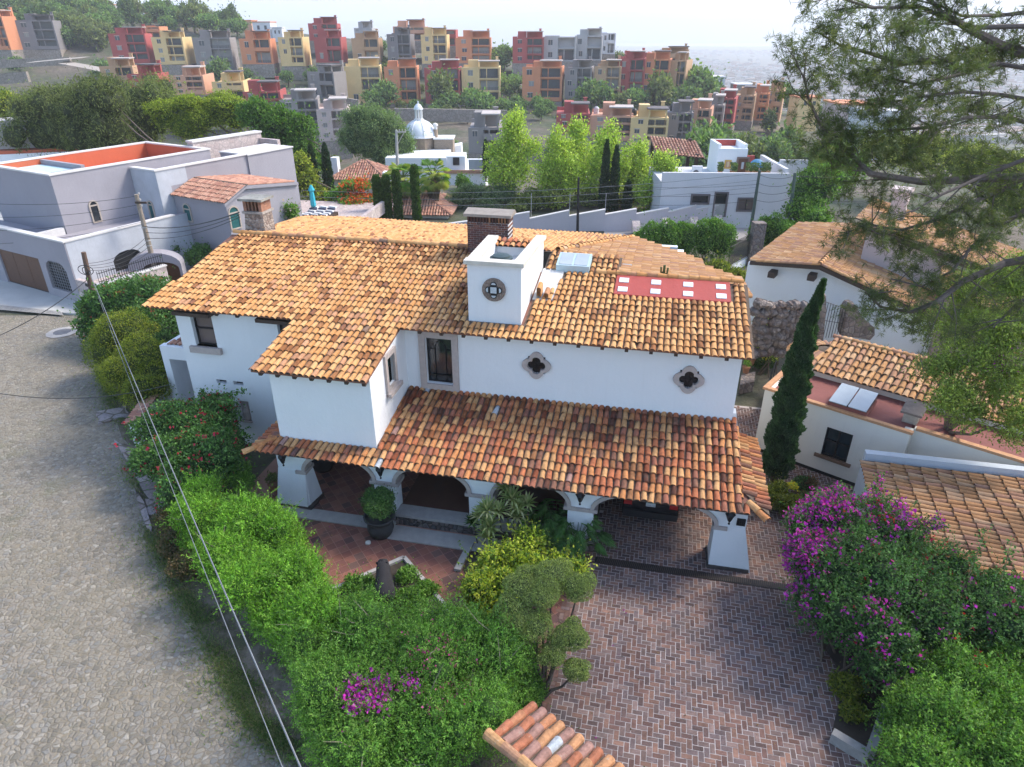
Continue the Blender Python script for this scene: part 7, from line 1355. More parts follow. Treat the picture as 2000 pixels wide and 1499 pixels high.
# palms
for i, (u, v, vb, y, l) in enumerate([(845, 345, 425, 60, 'tall fan palm with brown skirt right of the ivy columns'), (787, 350, 415, 60, 'shorter fan palm among the ivy columns')]):
    c = aty(u, v, y); t = thing('fan_palm', l, 'palm tree', (c[0], y, 0), 'fan palms'); mb = MB(); rg = np.random.default_rng(40 + i)
    for k in range(64):
        a = rg.uniform(0, 2 * pi); e = rg.uniform(-.9, 1.2); d = np.array((cos(a) * cos(e), sin(a) * cos(e), sin(e))); L = rg.uniform(.8, 1.15); tip = c + d * L; col = (P_LIME if rg.random() < .5 else P_MID)[rg.integers(4)]; fw = unit(d + (0, 0, -.35)); sd = unit(np.cross(fw, (0, 0, 1.0))); mb.tube([c, tip], [.03, .015], 4, (.12, .18, .05))
        for q in np.linspace(-1, 1, 13): dd = unit(fw * (1 - .5 * abs(q)) + sd * q); s2 = unit(np.cross(dd, (0, 0, 1.0))) * .026; mb.add([tip - s2, tip + s2, tip + dd * .5 + s2, tip + dd * .75 + (0, 0, -.15)], [(0, 1, 2, 3)], col)
    put('fronds', mb, m_leaf, t); mb = MB(); N = 700; s = rg.random(N); th = rg.uniform(0, 2 * pi, N); P = np.stack((c[0] + (.25 + .35 * (1 - s)) * np.cos(th), y + (.25 + .35 * (1 - s)) * np.sin(th), c[2] - .2 - 1.9 * s), 1); leafquads(mb, P, np.stack((np.cos(th) * .2, np.sin(th) * .2, -np.ones(N)), 1), .5, pick(pal((.17, .12, .08), (.23, .17, .11), (.12, .09, .06)), N, rg, [1, 1, 1]), rg, .2); put('dead_skirt', mb, m_leaf, t)
    mb = MB(); mb.tube([(c[0], y, 0), (c[0] + .05, y, c[2] * .5), c], [.22, .17, .16], 9, (.22, .16, .12)); put('trunk', mb, m_bark, t)
# ---------------------------------------------------------------- hillside trees: four kinds, many copies
def proto(seed, palette, bl, n=1500, size=.62):
    mb = MB(); foliage(mb, bl, n, size, palette, seed, amp=.3, shell=.4, sh=4, zmin=-.2, aspect=.55); mb.tube([(0, 0, -1.2), (0, 0, 1.6), (.2, 0, 2.6)], [.25, .2, .1], 6, (.15, .12, .1)); me = mb.mesh('hill_tree'); me.materials.append(m_leaf); return me
PT = [proto(301, P_FAR, [(0, 0, 2.6, 2.6, 2.4, 2.0), (1.5, .3, 2.0, 1.8, 1.6, 1.5)]), proto(302, P_FAR * 1.25, [(0, 0, 2.2, 2.2, 2.2, 1.9), (-1.3, 0, 2.6, 1.6, 1.5, 1.4), (.9, .5, 3.2, 1.4, 1.4, 1.2)]), proto(303, P_OLIVE * .9, [(0, 0, 2.6, 2.2, 2.0, 2.4), (-.8, 0, 1.6, 1.9, 1.8, 1.4)]), proto(304, P_FAR * .7, [(0, 0, 3.2, 1.6, 1.6, 2.9), (0, 0, 1.6, 2.0, 1.9, 1.4)])]
hill = []
def hill_tree(u, vb, y, s, kind, label, group, ground=True):
    c = aty(u, vb, y); z = c[2] if not ground else float(gz(c[0], y)); o = bpy.data.objects.new('hill_tree', PT[kind]); C.objects.link(o); o.location = (c[0], y, z); o.rotation_euler = (0, 0, RNG.uniform(0, 6.28)); o.scale = (s * RNG.uniform(.85, 1.15), s, s * RNG.uniform(.85, 1.2)); setp(o, label, 'tree', group); hill.append(o)
L1, G1 = 'leafy tree on the wooded ridge at the upper left skyline', 'trees on the upper left ridge'
for u in list(range(-30, 470, 18)):
    for k in range(5 if u < 215 else 3):
        y = [352, 330, 308, 288, 268][k] + RNG.uniform(-8, 8); c = aty(u, 50, y)
        hill_tree(u + RNG.uniform(-8, 8), 50, y, RNG.uniform(.9, 1.75), int(RNG.integers(4)), L1, G1)
L2, G2 = 'round green tree on the slope around the upper row of apartment blocks', 'trees around the upper apartment row'
for u, vb, y, s in [(30, 110, 240, 1.0), (150, 108, 270, 1.9), (175, 100, 275, 1.9), (190, 85, 290, 1.6), (200, 124, 232, 1.6), (215, 115, 235, 1.1), (425, 132, 232, 1.5), (505, 150, 225, 1.2), (610, 135, 236, 1.0), (560, 140, 235, .9), (645, 118, 235, .8), (730, 60, 285, 1.2), (745, 108, 252, 1.3), (760, 116, 240, 1.2), (985, 95, 262, 1.5), (975, 112, 255, 1.5), (1005, 130, 232, 1.2), (965, 130, 235, 1.1), (890, 132, 236, 1.0), (700, 75, 290, 1.2), (740, 80, 285, 1.2), (120, 60, 300, 1.6), (480, 132, 236, .9), (1210, 92, 290, 1.2), (1230, 98, 285, 1.1), (978, 150, 225, 1.4), (995, 160, 222, 1.2), (890, 150, 226, 1.0)]: hill_tree(u, vb, y, s, int(RNG.integers(3)), L2, G2)
L3, G3 = 'bushy tree at the foot of the lower row of apartment blocks', 'trees at the foot of the lower apartment row'
for u, vb, y, s in [(752, 205, 203, 1.7), (735, 215, 200, 1.2), (860, 195, 204, 1.8), (880, 215, 200, 1.3), (925, 212, 203, 1.3), (935, 225, 198, 1.6), (1010, 200, 205, .9), (1050, 208, 205, .9), (1070, 205, 204, 1.0), (1150, 212, 202, 1.7), (1180, 212, 202, 1.4), (1240, 210, 202, 1.7), (1285, 208, 202, 1.8), (1310, 195, 206, 1.5), (1340, 190, 206, 1.4), (1365, 180, 215, 2.0), (1350, 160, 230, 2.0), (1380, 168, 222, 1.8), (1115, 218, 200, 1.0), (600, 205, 200, 1.2), (585, 175, 212, 1.3), (660, 205, 198, 1.0), (810, 212, 200, .9), (985, 210, 203, 1.0), (1215, 215, 200, 1.2)]: hill_tree(u, vb, y, s, int(RNG.integers(3)), L3, G3)
for k in range(50):
    u = RNG.uniform(480, 1340); lo = RNG.random() < .5; hill_tree(u, 130 if not lo else 205, RNG.uniform(222, 238) if not lo else RNG.uniform(186, 205), RNG.uniform(.45, .85), int(RNG.integers(3)), L2 if not lo else L3, G2 if not lo else G3)
L4, G4 = 'scrubby tree on the right-hand slope below the colourful right-hand blocks', 'trees on the right slope'
for k in range(30):
    u = RNG.uniform(1310, 1640); hill_tree(u, 260, RNG.uniform(105, 150), RNG.uniform(.7, 1.5), int(RNG.integers(4)), L4, G4)
L5, G5 = 'scrub tree in the dry ravine below the lower apartment row', 'trees in the dry ravine'
for k in range(18):
    u = RNG.uniform(640, 1110); hill_tree(u, 250, RNG.uniform(112, 160), RNG.uniform(.5, .95), int(RNG.integers(4)), L5, G5)
L6, G6 = 'green tree among the grey stone terraces at the far left hillside', 'trees on the left stone terraces'
for u, vb, y, s in [(10, 150, 190, 1.5), (115, 145, 185, 1.0), (90, 135, 195, .5), (20, 165, 170, 1.2), (160, 165, 165, 1.0), (-10, 140, 200, 1.4), (55, 180, 150, 1.0), (180, 170, 160, 1.1), (450, 190, 150, 1.0), (130, 175, 150, 1.2), (5, 190, 140, 1.4), (30, 178, 150, 1.1)]: hill_tree(u, vb, y, s, int(RNG.integers(3)), L6, G6)
L7, G7 = 'distant dark tree beyond the apartments at the valley edge', 'trees at the valley edge'
for k in range(22):
    u = RNG.uniform(1355, 1760); hill_tree(u, 200, RNG.uniform(165, 330), RNG.uniform(.9, 1.7), int(RNG.integers(4)), L7, G7)
for u, vt, y, h in ((322, 10, 338, 9), (420, 14, 338, 8), (145, 4, 345, 9)):
    pass
# stone terrace walls on the left slope
for i, (u0, v0, u1, v1, y, hh, l) in enumerate([(-20, 118, 135, 112, 225, 1.2, 'grey stone retaining wall below the isolated brown-grey block'), (-20, 146, 50, 140, 190, 1.5, 'lower stone retaining wall at the left edge of the hillside'), (640, 186, 700, 196, 190, 2.5, 'stone retaining wall below the big yellow block'), (770, 212, 990, 216, 185, 2.0, 'long low stone wall below the lower apartment row')]):
    a, b_ = aty(u0, v0, y), aty(u1, v1, y); mb = MB(); mb.hexa([(a[0], y, a[2] - hh - 1), (b_[0], y, b_[2] - hh - 1), (b_[0], y + 1, b_[2] - hh - 1), (a[0], y + 1, a[2] - hh - 1), (a[0], y, a[2]), (b_[0], y, b_[2]), (b_[0], y + 1, b_[2]), (a[0], y + 1, a[2])]); put('retaining_wall', mb, m_apstone, label=l, cat='wall')
mb = MB(); pts = [(60, 128, 205), (120, 122, 206), (170, 118, 208), (125, 128, 203), (180, 138, 198), (230, 150, 190)]; 
for p, q in zip(pts[:-1], pts[1:]):
    a, b_ = aty(*p), aty(*q); mb.add([a + (0, -2.5, .6), b_ + (0, -2.5, .6), b_ + (0, 2.5, .9), a + (0, 2.5, .9)], [(0, 1, 2, 3)])
put('dirt_track', mb, plain('track_dust', (.36, .31, .26), .95, 0, .15), kind='structure')
# ---------------------------------------------------------------- the big pine at the right
rg = np.random.default_rng(77)
pt_ = thing('pine_tree', 'tall pine at the right edge stretching long needled branches over the roofs', 'tree', (17.0, 15.5, 0)); mb = MB(); ml = MB()
tk = [np.array(q) for q in ((17.0, 15.5, 0), (16.8, 15.5, 6), (16.4, 15.6, 11), (16.1, 15.8, 14.5), (15.7, 16, 18), (15.4, 16.2, 21))]
mb.tube(tk, [.45, .40, .34, .28, .2, .1], 10, (.16, .12, .10))
BR = [([(2060, 120), (1960, 92), (1890, 55), (1840, 25), (1810, -10)], 16, .13), ([(2040, 345), (1900, 350), (1800, 356), (1700, 340), (1650, 290), (1600, 240), (1578, 190), (1570, 145)], 15, .10), ([(2040, 105), (1950, 92), (1860, 118), (1760, 125), (1700, 105), (1640, 88), (1600, 65)], 16.5, .09), ([(2040, 500), (1960, 515), (1880, 550), (1830, 590), (1780, 610), (1720, 600), (1690, 570)], 14.5, .10), ([(2030, 330), (1960, 370), (1900, 395), (1830, 430), (1760, 450), (1700, 440), (1650, 455)], 15, .06), ([(2030, 300), (1930, 340), (1840, 380), (1780, 415)], 14, .05), ([(1890, 55), (1800, 15), (1700, 15), (1620, -10)], 16, .05), ([(2040, 200), (1950, 185), (1880, 180), (1800, 190), (1740, 200), (1690, 195)], 16, .05), ([(2040, 140), (1950, 125), (1860, 150), (1790, 165), (1720, 150), (1660, 120)], 15.5, .05), ([(2040, 250), (1970, 230), (1890, 230), (1810, 250), (1740, 255), (1660, 265), (1600, 280)], 15.5, .05), ([(2040, 20), (1960, 30), (1880, 32), (1800, -5)], 16, .05), ([(2030, 390), (1960, 440), (1900, 480), (1860, 530), (1800, 560), (1740, 545)], 14.5, .05), ([(2040, 560), (1980, 600), (1940, 640)], 14, .05)]
clus = []
def needles_along(pts, step, spread):
    for p, q in zip(pts[:-1], pts[1:]):
        L = np.linalg.norm(q - p); n = max(1, int(L / step))
        for i in range(n): clus.append(p + (q - p) * (i + rg.random()) / n + rg.normal(0, spread, 3))
for pts, y0, r in BR:
    n = len(pts); P3 = [aty(u, v, y0 + .35 * sin(i * 1.7)) for i, (u, v) in enumerate(pts)]; P3 = [tk[2] * .0 + P3[0]] + P3[1:]
    root = tk[np.argmin([abs(q[2] - P3[0][2]) for q in tk])]; mb.tube([root] + P3, [r * 1.15] + list(np.linspace(r, .015, n)), 7, (.15, .12, .105))
    needles_along(P3[n // 2:], .10, .09)
    for i in range(1, n):      # side branches and their sprays
        for s in range(4 if r > .055 else 3):
            p = P3[i - 1] + (P3[i] - P3[i - 1]) * rg.random(); d = unit(P3[i] - P3[i - 1]); e = unit(d * .8 + rg.normal(0, .65, 3) + (0, 0, -.05)); L = rg.uniform(.6, 1.5) * (1.1 - .4 * i / n); a = p + e * L * .5 + rg.normal(0, .06, 3); b_ = p + e * L + (0, 0, .1 * rg.normal()); mb.tube([p, a, b_], [.018, .011, .004], 4, (.14, .115, .10)); needles_along([a, b_], .07, .10)
            for k in range(4): q = p + (b_ - p) * rg.uniform(.3, 1); f = q + unit(e + rg.normal(0, .8, 3)) * rg.uniform(.2, .55); mb.tube([q, f], [.006, .003], 3, (.14, .115, .10)); needles_along([q, f], .08, .06)
for (u, v, ru, rv, n) in ((1770, 215, 110, 50, 420), (1700, 290, 90, 40, 250), (1880, 200, 70, 60, 200), (1650, 60, 70, 50, 150), (1780, 70, 90, 50, 200), (1900, 120, 70, 50, 160), (1730, 130, 80, 40, 240), (1620, 150, 50, 50, 130), (1950, 440, 60, 50, 240), (1620, 300, 60, 40, 130), (1800, 480, 80, 40, 160), (1760, 620, 60, 40, 130), (1960, 290, 60, 60, 140), (1850, 300, 90, 40, 180)):
    for k in range(int(n * .65)): clus.append(aty(u + rg.normal(0, ru * .6), v + rg.normal(0, rv * .6), 15.2 + rg.normal(0, .9)))
clus = np.array(clus); K_ = len(clus); per = 20
Pn = np.repeat(clus, per, 0); dirs = unit(rg.normal(size=Pn.shape) + np.repeat(unit(rg.normal(size=clus.shape)) * .8, per, 0)); leafquads(ml, Pn, dirs, .13 * rg.uniform(.6, 1.2, len(Pn)), np.repeat(pick(pal((.095, .13, .045), (.12, .15, .05), (.065, .09, .038), (.16, .18, .06)), K_, rg, [.35, .3, .2, .15]), per, 0), rg, .085)
put('trunk', mb, m_bark, pt_); put('needles', ml, m_leaf, pt_)
# leafy trees under the pine
tree('leafy_tree', 'leafy green tree with drooping sprays over the cottage roof at the right edge', (14.4, 19.5, 0), 5, [yb(1900, 700, 18.5, 1.3, 1.2, 1.2), yb(1960, 640, 19, 1.4, 1.2, 1.2), yb(1870, 640, 21, 1.3, 1.2, 1.0), yb(1960, 760, 18, 1.2, 1.1, 1.1), yb(1860, 790, 17.5, .9, .8, .8), yb(1990, 560, 20, 1.4, 1.2, 1.2), yb(1920, 570, 21.5, 1.2, 1.1, 1.0), yb(1840, 730, 18.5, .8, .7, .8), yb(1900, 820, 17.4, .7, .7, .5), yb(1990, 840, 17, .8, .8, .8)], 56000, .10, P_OLIVE * (1.15, 1.3, .8), 240, aspect=.38, up=-.3, tr=.14, core=False, amp=.35, shell=.75, clip=False, flowers_=(MAG, lambda P: .02 * (near_px(P, 1945, 718, 14) + near_px(P, 1975, 722, 10)), .07))
# ---------------------------------------------------------------- car in the porch
KF = Fr(*HF.w([(.62, 18.05, 0)])[0][:2], -12.2)
car = thing('parked_car', 'black car parked nose-in under the rightmost porch arch, rear facing out', 'car', tuple(KF.w([(0, 2, 0)])[0]))
m_car = plain('black_car_paint', (.012, .012, .014), .22, 0, .1, 3, 0)
prof = [(0, .42), (.02, .78), (.06, 1.0), (.32, 1.44), (.6, 1.52), (2.2, 1.5), (2.9, 1.05), (4.1, .92), (4.35, .7), (4.35, .35), (.05, .35)]
mb = MB(KF); n = len(prof); 
for s in range(4): pass
V = []
for x, k in ((-.84, .0), (-.88, .03), (.88, .03), (.84, .0)):
    V += [(x * (.86 if z > 1.2 else 1), y + (0 if abs(x) > .86 else 0), z) for y, z in prof]
F = [tuple(range(n))[::-1], tuple(range(3 * n, 4 * n))] + [(s * n + i, s * n + (i + 1) % n, (s + 1) * n + (i + 1) % n, (s + 1) * n + i) for s in range(3) for i in range(n)]
mb.add(V, F); put('body', mb, m_car, car)
mb = MB(KF); mb.hexa([(-.68, .09, 1.06), (.68, .09, 1.06), (.68, .13, 1.06), (-.68, .13, 1.06), (-.62, .28, 1.42), (.62, .28, 1.42), (.62, .33, 1.42), (-.62, .33, 1.42)]); put('rear_window', mb, m_glassd, car)
mb = MB(KF); mb.box(-.86, .86, -.08, .1, .36, .6); put('bumper', mb, m_rubber_shade, car)
for s in (-1, 1):
    mb = MB(KF); mb.hexa([(s * .72 - .13, -.02, .78), (s * .72 + .13, -.02, .78), (s * .72 + .13, .1, .78), (s * .72 - .13, .1, .78), (s * .72 - .12, .03, 1.04), (s * .72 + .12, .03, 1.04), (s * .72 + .12, .14, 1.04), (s * .72 - .12, .14, 1.04)]); put('tail_light', mb, glass('red_lens', (.50, .02, .02), .15), car)
    for y in (.75, 3.4): mb = MB(KF); mb.slabx([(y + .33 * cos(t), .33 + .33 * sin(t)) for t in np.linspace(0, 2 * pi, 21)[:-1]], s * .8 - .1, s * .8 + .1); w = put('wheel', mb, m_rubber_shade, car); mb = MB(KF); mb.slabx([(y + .2 * cos(t), .33 + .2 * sin(t)) for t in np.linspace(0, 2 * pi, 15)[:-1]], s * .8 - .11, s * .8 + .11); put('rim', mb, plain('alloy', (.3, .3, .31), .3, .7, .1), w)
mb = MB(KF); mb.box(-.15, .15, -.035, -.012, .80, .95, (.75, .76, .76)); mb.box(-.15, .15, -.038, -.035, .915, .945, (.25, .4, .35)); pl = put('number_plate', mb, m_paint, car)
fc = bpy.data.curves.new('plate_text', 'FONT'); fc.body = 'UNY-134'; fc.size = .075; fc.extrude = .001; fc.align_x = 'CENTER'
fo = bpy.data.objects.new('plate_text', fc); C.objects.link(fo); bpy.context.view_layer.update(); dg = bpy.context.evaluated_depsgraph_get(); me = bpy.data.meshes.new_from_object(fo.evaluated_get(dg)); bpy.data.objects.remove(fo)
me.materials.append(m_iron); o = bpy.data.objects.new('plate_lettering', me); C.objects.link(o); o.parent = pl; p = KF.w([(0, -.039, .825)])[0]; o.location = tuple(p - np.array(OFF[car.name])); o.rotation_euler = (pi / 2, 0, radians(-12.2))
# ---------------------------------------------------------------- pots, lamp, stones
def pot(u, v, r, h, label, palette, n, ph, col=(.34, .16, .09), z=0.03, group=None, size=.09):
    c = at(u, v, z); t = thing('potted_plant', label, 'potted plant', (c[0], c[1], z), group); mb = MB(); mb.lathe([(0, z), (r * .72, z), (r, z + h), (r * 1.08, z + h), (r * 1.08, z + h * .88), (r * .98, z + h * .86), (r * .9, z + h * .9), (0, z + h * .88)], c[0], c[1], 16, col); put('pot', mb, m_pot, t)
    mb = MB(); foliage(mb, [(c[0], c[1], z + h + ph * .45, r * 1.2, r * 1.2, ph * .55)], n, size, palette, int(u), core=False, amp=.3, shell=.8, clip=False, aspect=.35, up=.8); put('plant', mb, m_leaf, t)
pot(535, 958, .17, .28, 'small terracotta pot with dull plant beside the leftmost battered pillar', P_OLIVE, 500, .45)
pot(1456, 728, .17, .3, 'terracotta pot nearest the house corner on the rough stone block', P_MID, 400, .3, z=.5)
pot(1466, 712, .18, .3, 'terracotta pot with spiky aloe, middle of the three behind the house corner', P_LIME, 500, .3, z=.5)
pot(1480, 700, .22, .34, 'largest terracotta pot with dark plant farthest back behind the house corner', P_DARK, 600, .4, z=.5)
pot(1573, 968, .26, .34, 'brown clay pot with reddish plant under the cottage window', pal((.10, .06, .03), (.16, .08, .04), (.07, .08, .03)), 700, .35, (.20, .11, .08))
c = at(632, 915, .03); mb = MB(); mb.lathe([(0, .03), (.3, .03), (.44, .3), (.42, .52), (.48, .6), (.40, .6), (0, .55)], c[0], c[1], 20, (.03, .028, .028)); put('big_jar', mb, m_pot, None, True, label='large dark jar in the shade at the back of the first porch arch', cat='jar')
c = at(719, 1062, .03); mb = MB(); mb.lathe([(.0, .04), (.09, .04), (.085, .09), (.05, .11), (0, .11)], c[0], c[1], 14, (.6, .58, .52)); put('ground_light', mb, m_paint, label='small round white ground light on the terrace in front of the dark pot', cat='light')
c = at(315, 800, 0.0); tz_ = 3.0; p1 = aty(296, 762, c[1]); t = thing('floodlight_pole', 'thin grey pole with teal floodlight head above the red-flowered bush', 'lamp', tuple(c)); mb = MB(); mb.tube([c, (p1[0], p1[1], p1[2])], .035, 7); put('pole', mb, plain('galvanised', (.42, .43, .44), .5, .5, .1), t)
mb = MB(); mb.hexa([tuple(p1 + np.array(q)) for q in ((-.24, -.1, 0), (.03, -.1, -.02), (.03, .1, -.02), (-.24, .1, 0), (-.24, -.07, .13), (0, -.07, .08), (0, .07, .08), (-.24, .07, .13))]); put('lamp_head', mb, plain('teal_housing', (.08, .25, .25), .4, 0, .1), t)
# low wall with tile coping behind the red-flowered bush
a, b_ = at(258, 830, 1.0), at(292, 785, 1.0); d = unit(b_ - a); nn_ = np.array((-d[1], d[0], 0)); t = thing('garden_wall', 'short garden wall with orange tile coping behind the red-flowered bush', 'wall', (a[0], a[1], 0)); mb = MB(); b2 = a + d * 5.0
mb.hexa([tuple(q) for q in (a - nn_ * .12 - (0, 0, 1), b2 - nn_ * .12 - (0, 0, 1), b2 + nn_ * .12 - (0, 0, 1), a + nn_ * .12 - (0, 0, 1), a - nn_ * .12, b2 - nn_ * .12, b2 + nn_ * .12, a + nn_ * .12)]); put('wall', mb, m_white, t)
mb = MB(); tiles(mb, a + nn_ * .28 + (0, 0, .0), d, -nn_ + np.array((0, 0, .3)), [(0, 0), (5.0, 0), (5.0, .6), (0, .6)], PAL_PINK, .2, .32, .09, 95); put('tile_coping', mb, m_tile, t)
# corner kerb of the planted bed at the lower right
K0, K1, K2 = at(1627, 1428, .32), at(1697, 1478, .32), at(1748, 1330, .32)
def kerb(mb, p, q, w, z0, z1):
    d = unit(q - p); n_ = np.array((-d[1], d[0], 0)) * w / 2; mb.hexa([(*(p - n_)[:2], z0), (*(q - n_)[:2], z0), (*(q + n_)[:2], z0), (*(p + n_)[:2], z0), (*(p - n_)[:2], z1), (*(q - n_)[:2], z1), (*(q + n_)[:2], z1), (*(p + n_)[:2], z1)])
mb = MB(); dd = unit(K2 - K1); kerb(mb, K0, K1 + dd * .1, .2, 0, .32); kerb(mb, K1 + dd * .21, K2 + dd * 1.5, .19, 0, .318); put('bed_kerb', mb, plain('grey_mossy_kerb', (.27, .26, .25), .95, 0, .3, 8, .5), label='grey stone kerb forming a corner round the planted bed at the lower right', cat='kerb')
mb = MB(); mb.prism([tuple(q[:2]) for q in (K0, K1, K2 + (1.6, 2, 0), at(1560, 1080, 0), at(1600, 1250, 0), at(1648, 1330, 0))], .0, .06); put('bed_soil', mb, m_soil, kind='structure')
mb = MB(); mb.prism([tuple(q) for q in ((7.7, 4), (16, 4), (16, 13.5), (9.2, 11.2))], 0, .05); put('hedge_soil', mb, m_soil, kind='structure')
c = at(1022, 1330, 0); mb = MB(); mb.prism([tuple(at(u, v, 0)[:2]) for u, v in ((1060, 1385), (1045, 1290), (1060, 1190), (1120, 1105), (1110, 1070), (930, 1060), (905, 1115), (955, 1205), (970, 1300), (1000, 1390))][::-1], .026, .06); put('garden_bed', mb, m_soil, kind='structure')
mb = MB(); p, q = at(921, 1056, .12), at(893, 1112, .12); kerb(mb, p, q, .2, 0, .12); put('bed_kerb', mb, m_kerb, label='pale stone kerb between the tiled terrace and the yellow bush bed', cat='kerb')
mb = MB(); p, q = at(545, 1003, .06), at(470, 1120, .06); kerb(mb, p, q, .28, .03, .08); put('terrace_kerb', mb, m_kerb, label='pale stone strip at the left edge of the terrace running under the hedge', cat='kerb')
# cactus sprouting from the roof
c = HF.w([(.35, 24.4, 6.2)])[0]; mb = MB(); mb.tube([c, c + (0, 0, .55)], .045, 6, (.12, .15, .06)); mb.tube([c + (0, 0, .2), c + (.12, 0, .25), c + (.13, 0, .45)], .035, 6, (.12, .15, .06)); mb.tube([c + (0, 0, .25), c + (-.11, 0, .3), c + (-.12, 0, .48)], .035, 6, (.12, .15, .06)); put('cactus', mb, m_leaf, label='small cactus growing between the roof tiles above the red strip', cat='cactus')
# ---------------------------------------------------------------- poles and cables
m_pole = plain('grey_wood_pole', (.27, .22, .17), .9, 0, .35, 6, .4); m_pole2 = plain('brown_wood_pole', (.14, .085, .06), .9, 0, .35, 6, .4); m_gal = bpy.data.materials['galvanised']; m_cab = plain('dark_cable', (.03, .03, .03), .6, 0, .1, 5, 0); m_cabl = plain('grey_cable', (.20, .205, .21), .6, .2, .1, 5, 0); m_grn = plain('green_pole', (.07, .10, .08), .7, 0, .2)
def pole(name, label, u, vb, ut, vt, y=None, r=.13, mat=m_pole, z=0):
    b0 = at(u, vb, z) if y is None else aty(u, vb, y); tp = aty(ut, vt, b0[1]); b0 = b0.copy(); b0[2] = min(b0[2], 0); t = thing(name, label, 'utility pole', tuple(b0), 'utility poles'); mb = MB(); mb.tube([b0, b0 * .5 + tp * .5, tp], [r * 1.15, r, r * .8], 10); put('shaft', mb, mat, t); return t, b0, tp
t2, b2_, T2 = pole('utility_pole', 'tall pale wooden utility pole beside the small rounded gateway', 312, 562, 266, 380, r=.15)
mb = MB(); q = T2 - (0, 0, .45); mb.box(q[0] - .1, q[0] + .55, q[1] - .18, q[1] - .1, q[2] - .06, q[2] + .06); put('cross_arm', mb, m_wood, t2)
mb = MB()
for z in (.1, -.25, -.6): mb.lathe([(0, T2[2] + z - .1), (.06, T2[2] + z - .08), (.06, T2[2] + z), (0, T2[2] + z + .03)], T2[0] + .2, T2[1] - .1, 8)
for z in (1.9, 2.7, 3.0): mb.lathe([(.17, T2[2] - z), (.17, T2[2] - z - .06)], T2[0] * .93 + b2_[0] * .07 + .0, T2[1], 10)
put('insulators', mb, m_conc, t2)
t1, b1_, T1 = pole('utility_pole', 'short brown utility pole with tangled cables at the corner of the cobbled street', 196, 642, 163, 493, r=.14, mat=m_pole2)
rg = np.random.default_rng(5)
for k, (dz, r) in enumerate(((.9, .28), (1.05, .22), (2.2, .2), (2.5, .25))):
    c = T1 + (b1_ - T1) * (dz / 4.2); mb = MB(); ph = rg.uniform(0, 6); mb.tube([c + np.array((r * cos(t) * (1 if k % 2 else 1.6), -.15 + .1 * sin(t + ph), r * sin(t) * .9 + (.1 if k else 0))) for t in np.linspace(0, 2 * pi, 17)], .02, 5); put('cable_coil', mb, m_cab, t1)
mb = MB(); 
for k in range(14): z = rg.uniform(.9, 2.9); c = T1 + (b1_ - T1) * (z / 4.2); mb.ball(c + (rg.normal(0, .12), -.16, 0), (.06, .05, .09), 6, 5)
put('junction_boxes', mb, m_cab, t1)
t3, b3_, T3 = pole('utility_pole', 'slim black pole standing in front of the stepped lilac wall', 1128, 456, 1130, 347, y=52.5, r=.10, mat=m_iron)
t4, b4_, T4 = pole('utility_pole', 'pale concrete pole with insulator arm before the white dome', 778, 378, 774, 255, y=72, r=.16, mat=m_conc)
mb = MB(); q = T4; mb.box(q[0] - .1, q[0] + .95, q[1] - .1, q[1] + .05, q[2] - .22, q[2] - .1); mb.tube([q + (.05, 0, -1.3), q + (.75, 0, -.2)], .04, 5)
for x in (0, .3, .6, .9): mb.lathe([(.05, q[2] - .1), (.06, q[2] + .08), (0, q[2] + .1)], q[0] + x, q[1], 6)
put('cross_arm', mb, m_conc, t4)
t5, b5_, T5 = pole('utility_pole', 'dark green pole in front of the cupola house between its door and window', 1469, 432, 1484, 333, y=51, r=.12, mat=m_grn)
t6, b6_, T6 = pole('utility_pole', 'dark green pole at the right corner of the cupola house with a blue band', 1543, 442, 1553, 338, y=49, r=.13, mat=m_grn)
mb = MB(); c = T6 * .12 + b6_ * .88 + (0, 0, .6); mb.lathe([(.15, c[2]), (.16, c[2] + .1), (.15, c[2] + .35)], c[0], c[1], 10, (.05, .15, .28)); put('blue_band', mb, m_paint, t6)
def cable(p, q, sag, r, mat, label):
    pts = [np.asarray(p) * (1 - t) + np.asarray(q) * t - np.array((0, 0, 4 * sag * t * (1 - t))) for t in np.linspace(0, 1, 22)]; mb = MB(); mb.tube(pts, r, 5); put('power_cable', mb, mat, label=label, cat='cable', group='overhead cables')
e1 = at(596, 1520, 5.2)
cable(T1 - (0, 0, 1.0), e1, .35, .014, m_cabl, 'thick grey cable slanting from the short pole down over the hedge to the front')
cable(T1 - (0, 0, 1.25), at(560, 1520, 4.8), .5, .008, m_cabl, 'thin grey wire running beside the thick slanting cable over the hedge')
cable(T1 - (0, 0, 1.3), at(-40, 672, 1.6), .3, .02, m_cab, 'dark cable from the short pole to the left edge across the pavement')
cable(at(-40, 762, .5), at(330, 752, 2.4), .5, .016, m_cab, 'dark cable sagging low across the cobbled street to the floodlight pole')
for k in range(4): cable(T2 - (0, 0, .1 + .5 * k), aty(-60, 395 + 28 * k, 40), .3, .012, m_cab, 'wire from the tall pale pole leftwards across the grey house wall')
chp = HF.w([(-17.0, 25.6, 7.6)])[0]
for k in range(3): cable(T2 - (0, 0, 1.9 + .35 * k), chp + (-.2, 0, -.1 - .1 * k), .3, .016 if k else .026, m_cab, 'cable from the tall pale pole to the rubble chimney on the tiled roof')
for k in range(4): cable(T2 - (0, 0, 2.5 + .3 * k), T1 - (0, 0, .6 + .12 * k), .35, .013, m_cab, 'cable strung between the tall pale pole and the short brown pole')
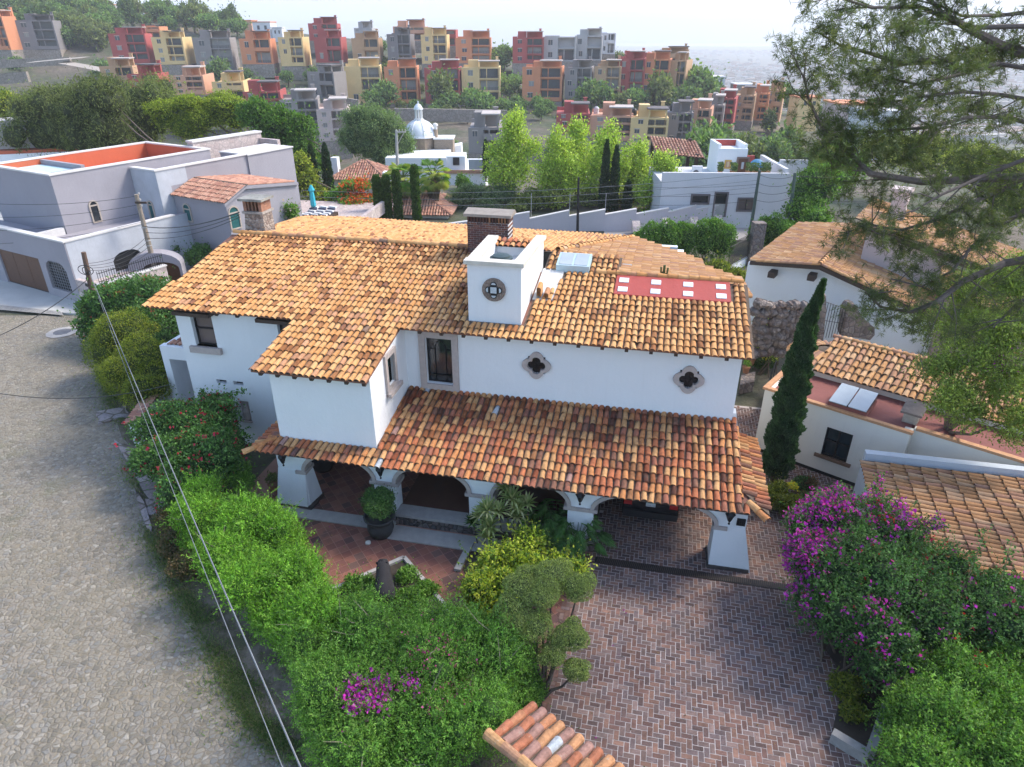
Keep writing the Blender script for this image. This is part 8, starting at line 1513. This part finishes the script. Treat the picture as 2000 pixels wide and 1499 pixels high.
for k in range(3): cable(aty(590, 372 + 12 * k, 58), T5 - (0, 0, .2 + .5 * k), .7, .016, m_cabl, 'thin pale wire crossing before the poplars to the dark green pole')
for k in range(4): cable(T5 - (0, 0, .3 + .6 * k), T6 - (0, 0, .2 + .5 * k), .25, .014, m_cab, 'wire between the two dark green poles')
for k in range(4): cable(T6 - (0, 0, .2 + .5 * k), aty(1780, 330 + 18 * k, 49), .3, .014, m_cab, 'wire from the right-hand green pole towards the pine')
for k in range(3): cable(T3 - (0, 0, .4 + .7 * k), T5 - (0, 0, 1.0 + .6 * k), .3, .013, m_cab, 'wire between the slim black pole and the dark green pole')
# thin guard-wire posts on the stepped wall
for k, u in enumerate((1037, 1111, 1180)):
    c = at(u, 452, 0); z0 = aty(u, 414, c[1])[2]; mb = MB(); mb.tube([(c[0], c[1] + .15, z0 - 1.2), (c[0], c[1] + .15, z0 + 1.4)], .025, 5); put('guard_post', mb, m_gal, label=['thin fence post on the first step of the lilac wall', 'thin fence post on the second step of the lilac wall', 'thin fence post on the third step of the lilac wall'][k], cat='post', group='guard posts on the lilac wall')

# fallen leaves and petals on the paving
mb = MB(HF); rg = np.random.default_rng(91); N = 900; u = rg.uniform(-11, 9, N); w = rg.uniform(8, 17, N); k = (u > -1.2) | ((w > 12.5) & (w < 16)); k &= rg.random(N) < .35 + .6 * ((u > 5) | (u < .8)); u, w = u[k], w[k]; n = len(u)
P = np.stack((u, w, np.full(n, .042)), 1); D = np.stack((rg.normal(size=n), rg.normal(size=n), np.abs(rg.normal(0, .15, n))), 1); leafquads(mb, P, D, .06 * rg.uniform(.5, 1.3, n), pick(pal((.20, .12, .05), (.12, .08, .04), (.30, .2, .07), (.35, .04, .25), (.10, .13, .04)), n, rg, [.3, .25, .15, .12, .18]), rg, .55, np.tile((0, 0, 1.0), (n, 1)) + rg.normal(0, .2, (n, 3)))
put('fallen_leaves', mb, m_leaf, kind='stuff', label='scattered fallen leaves and petals on the brick drive and terrace', cat='leaves')
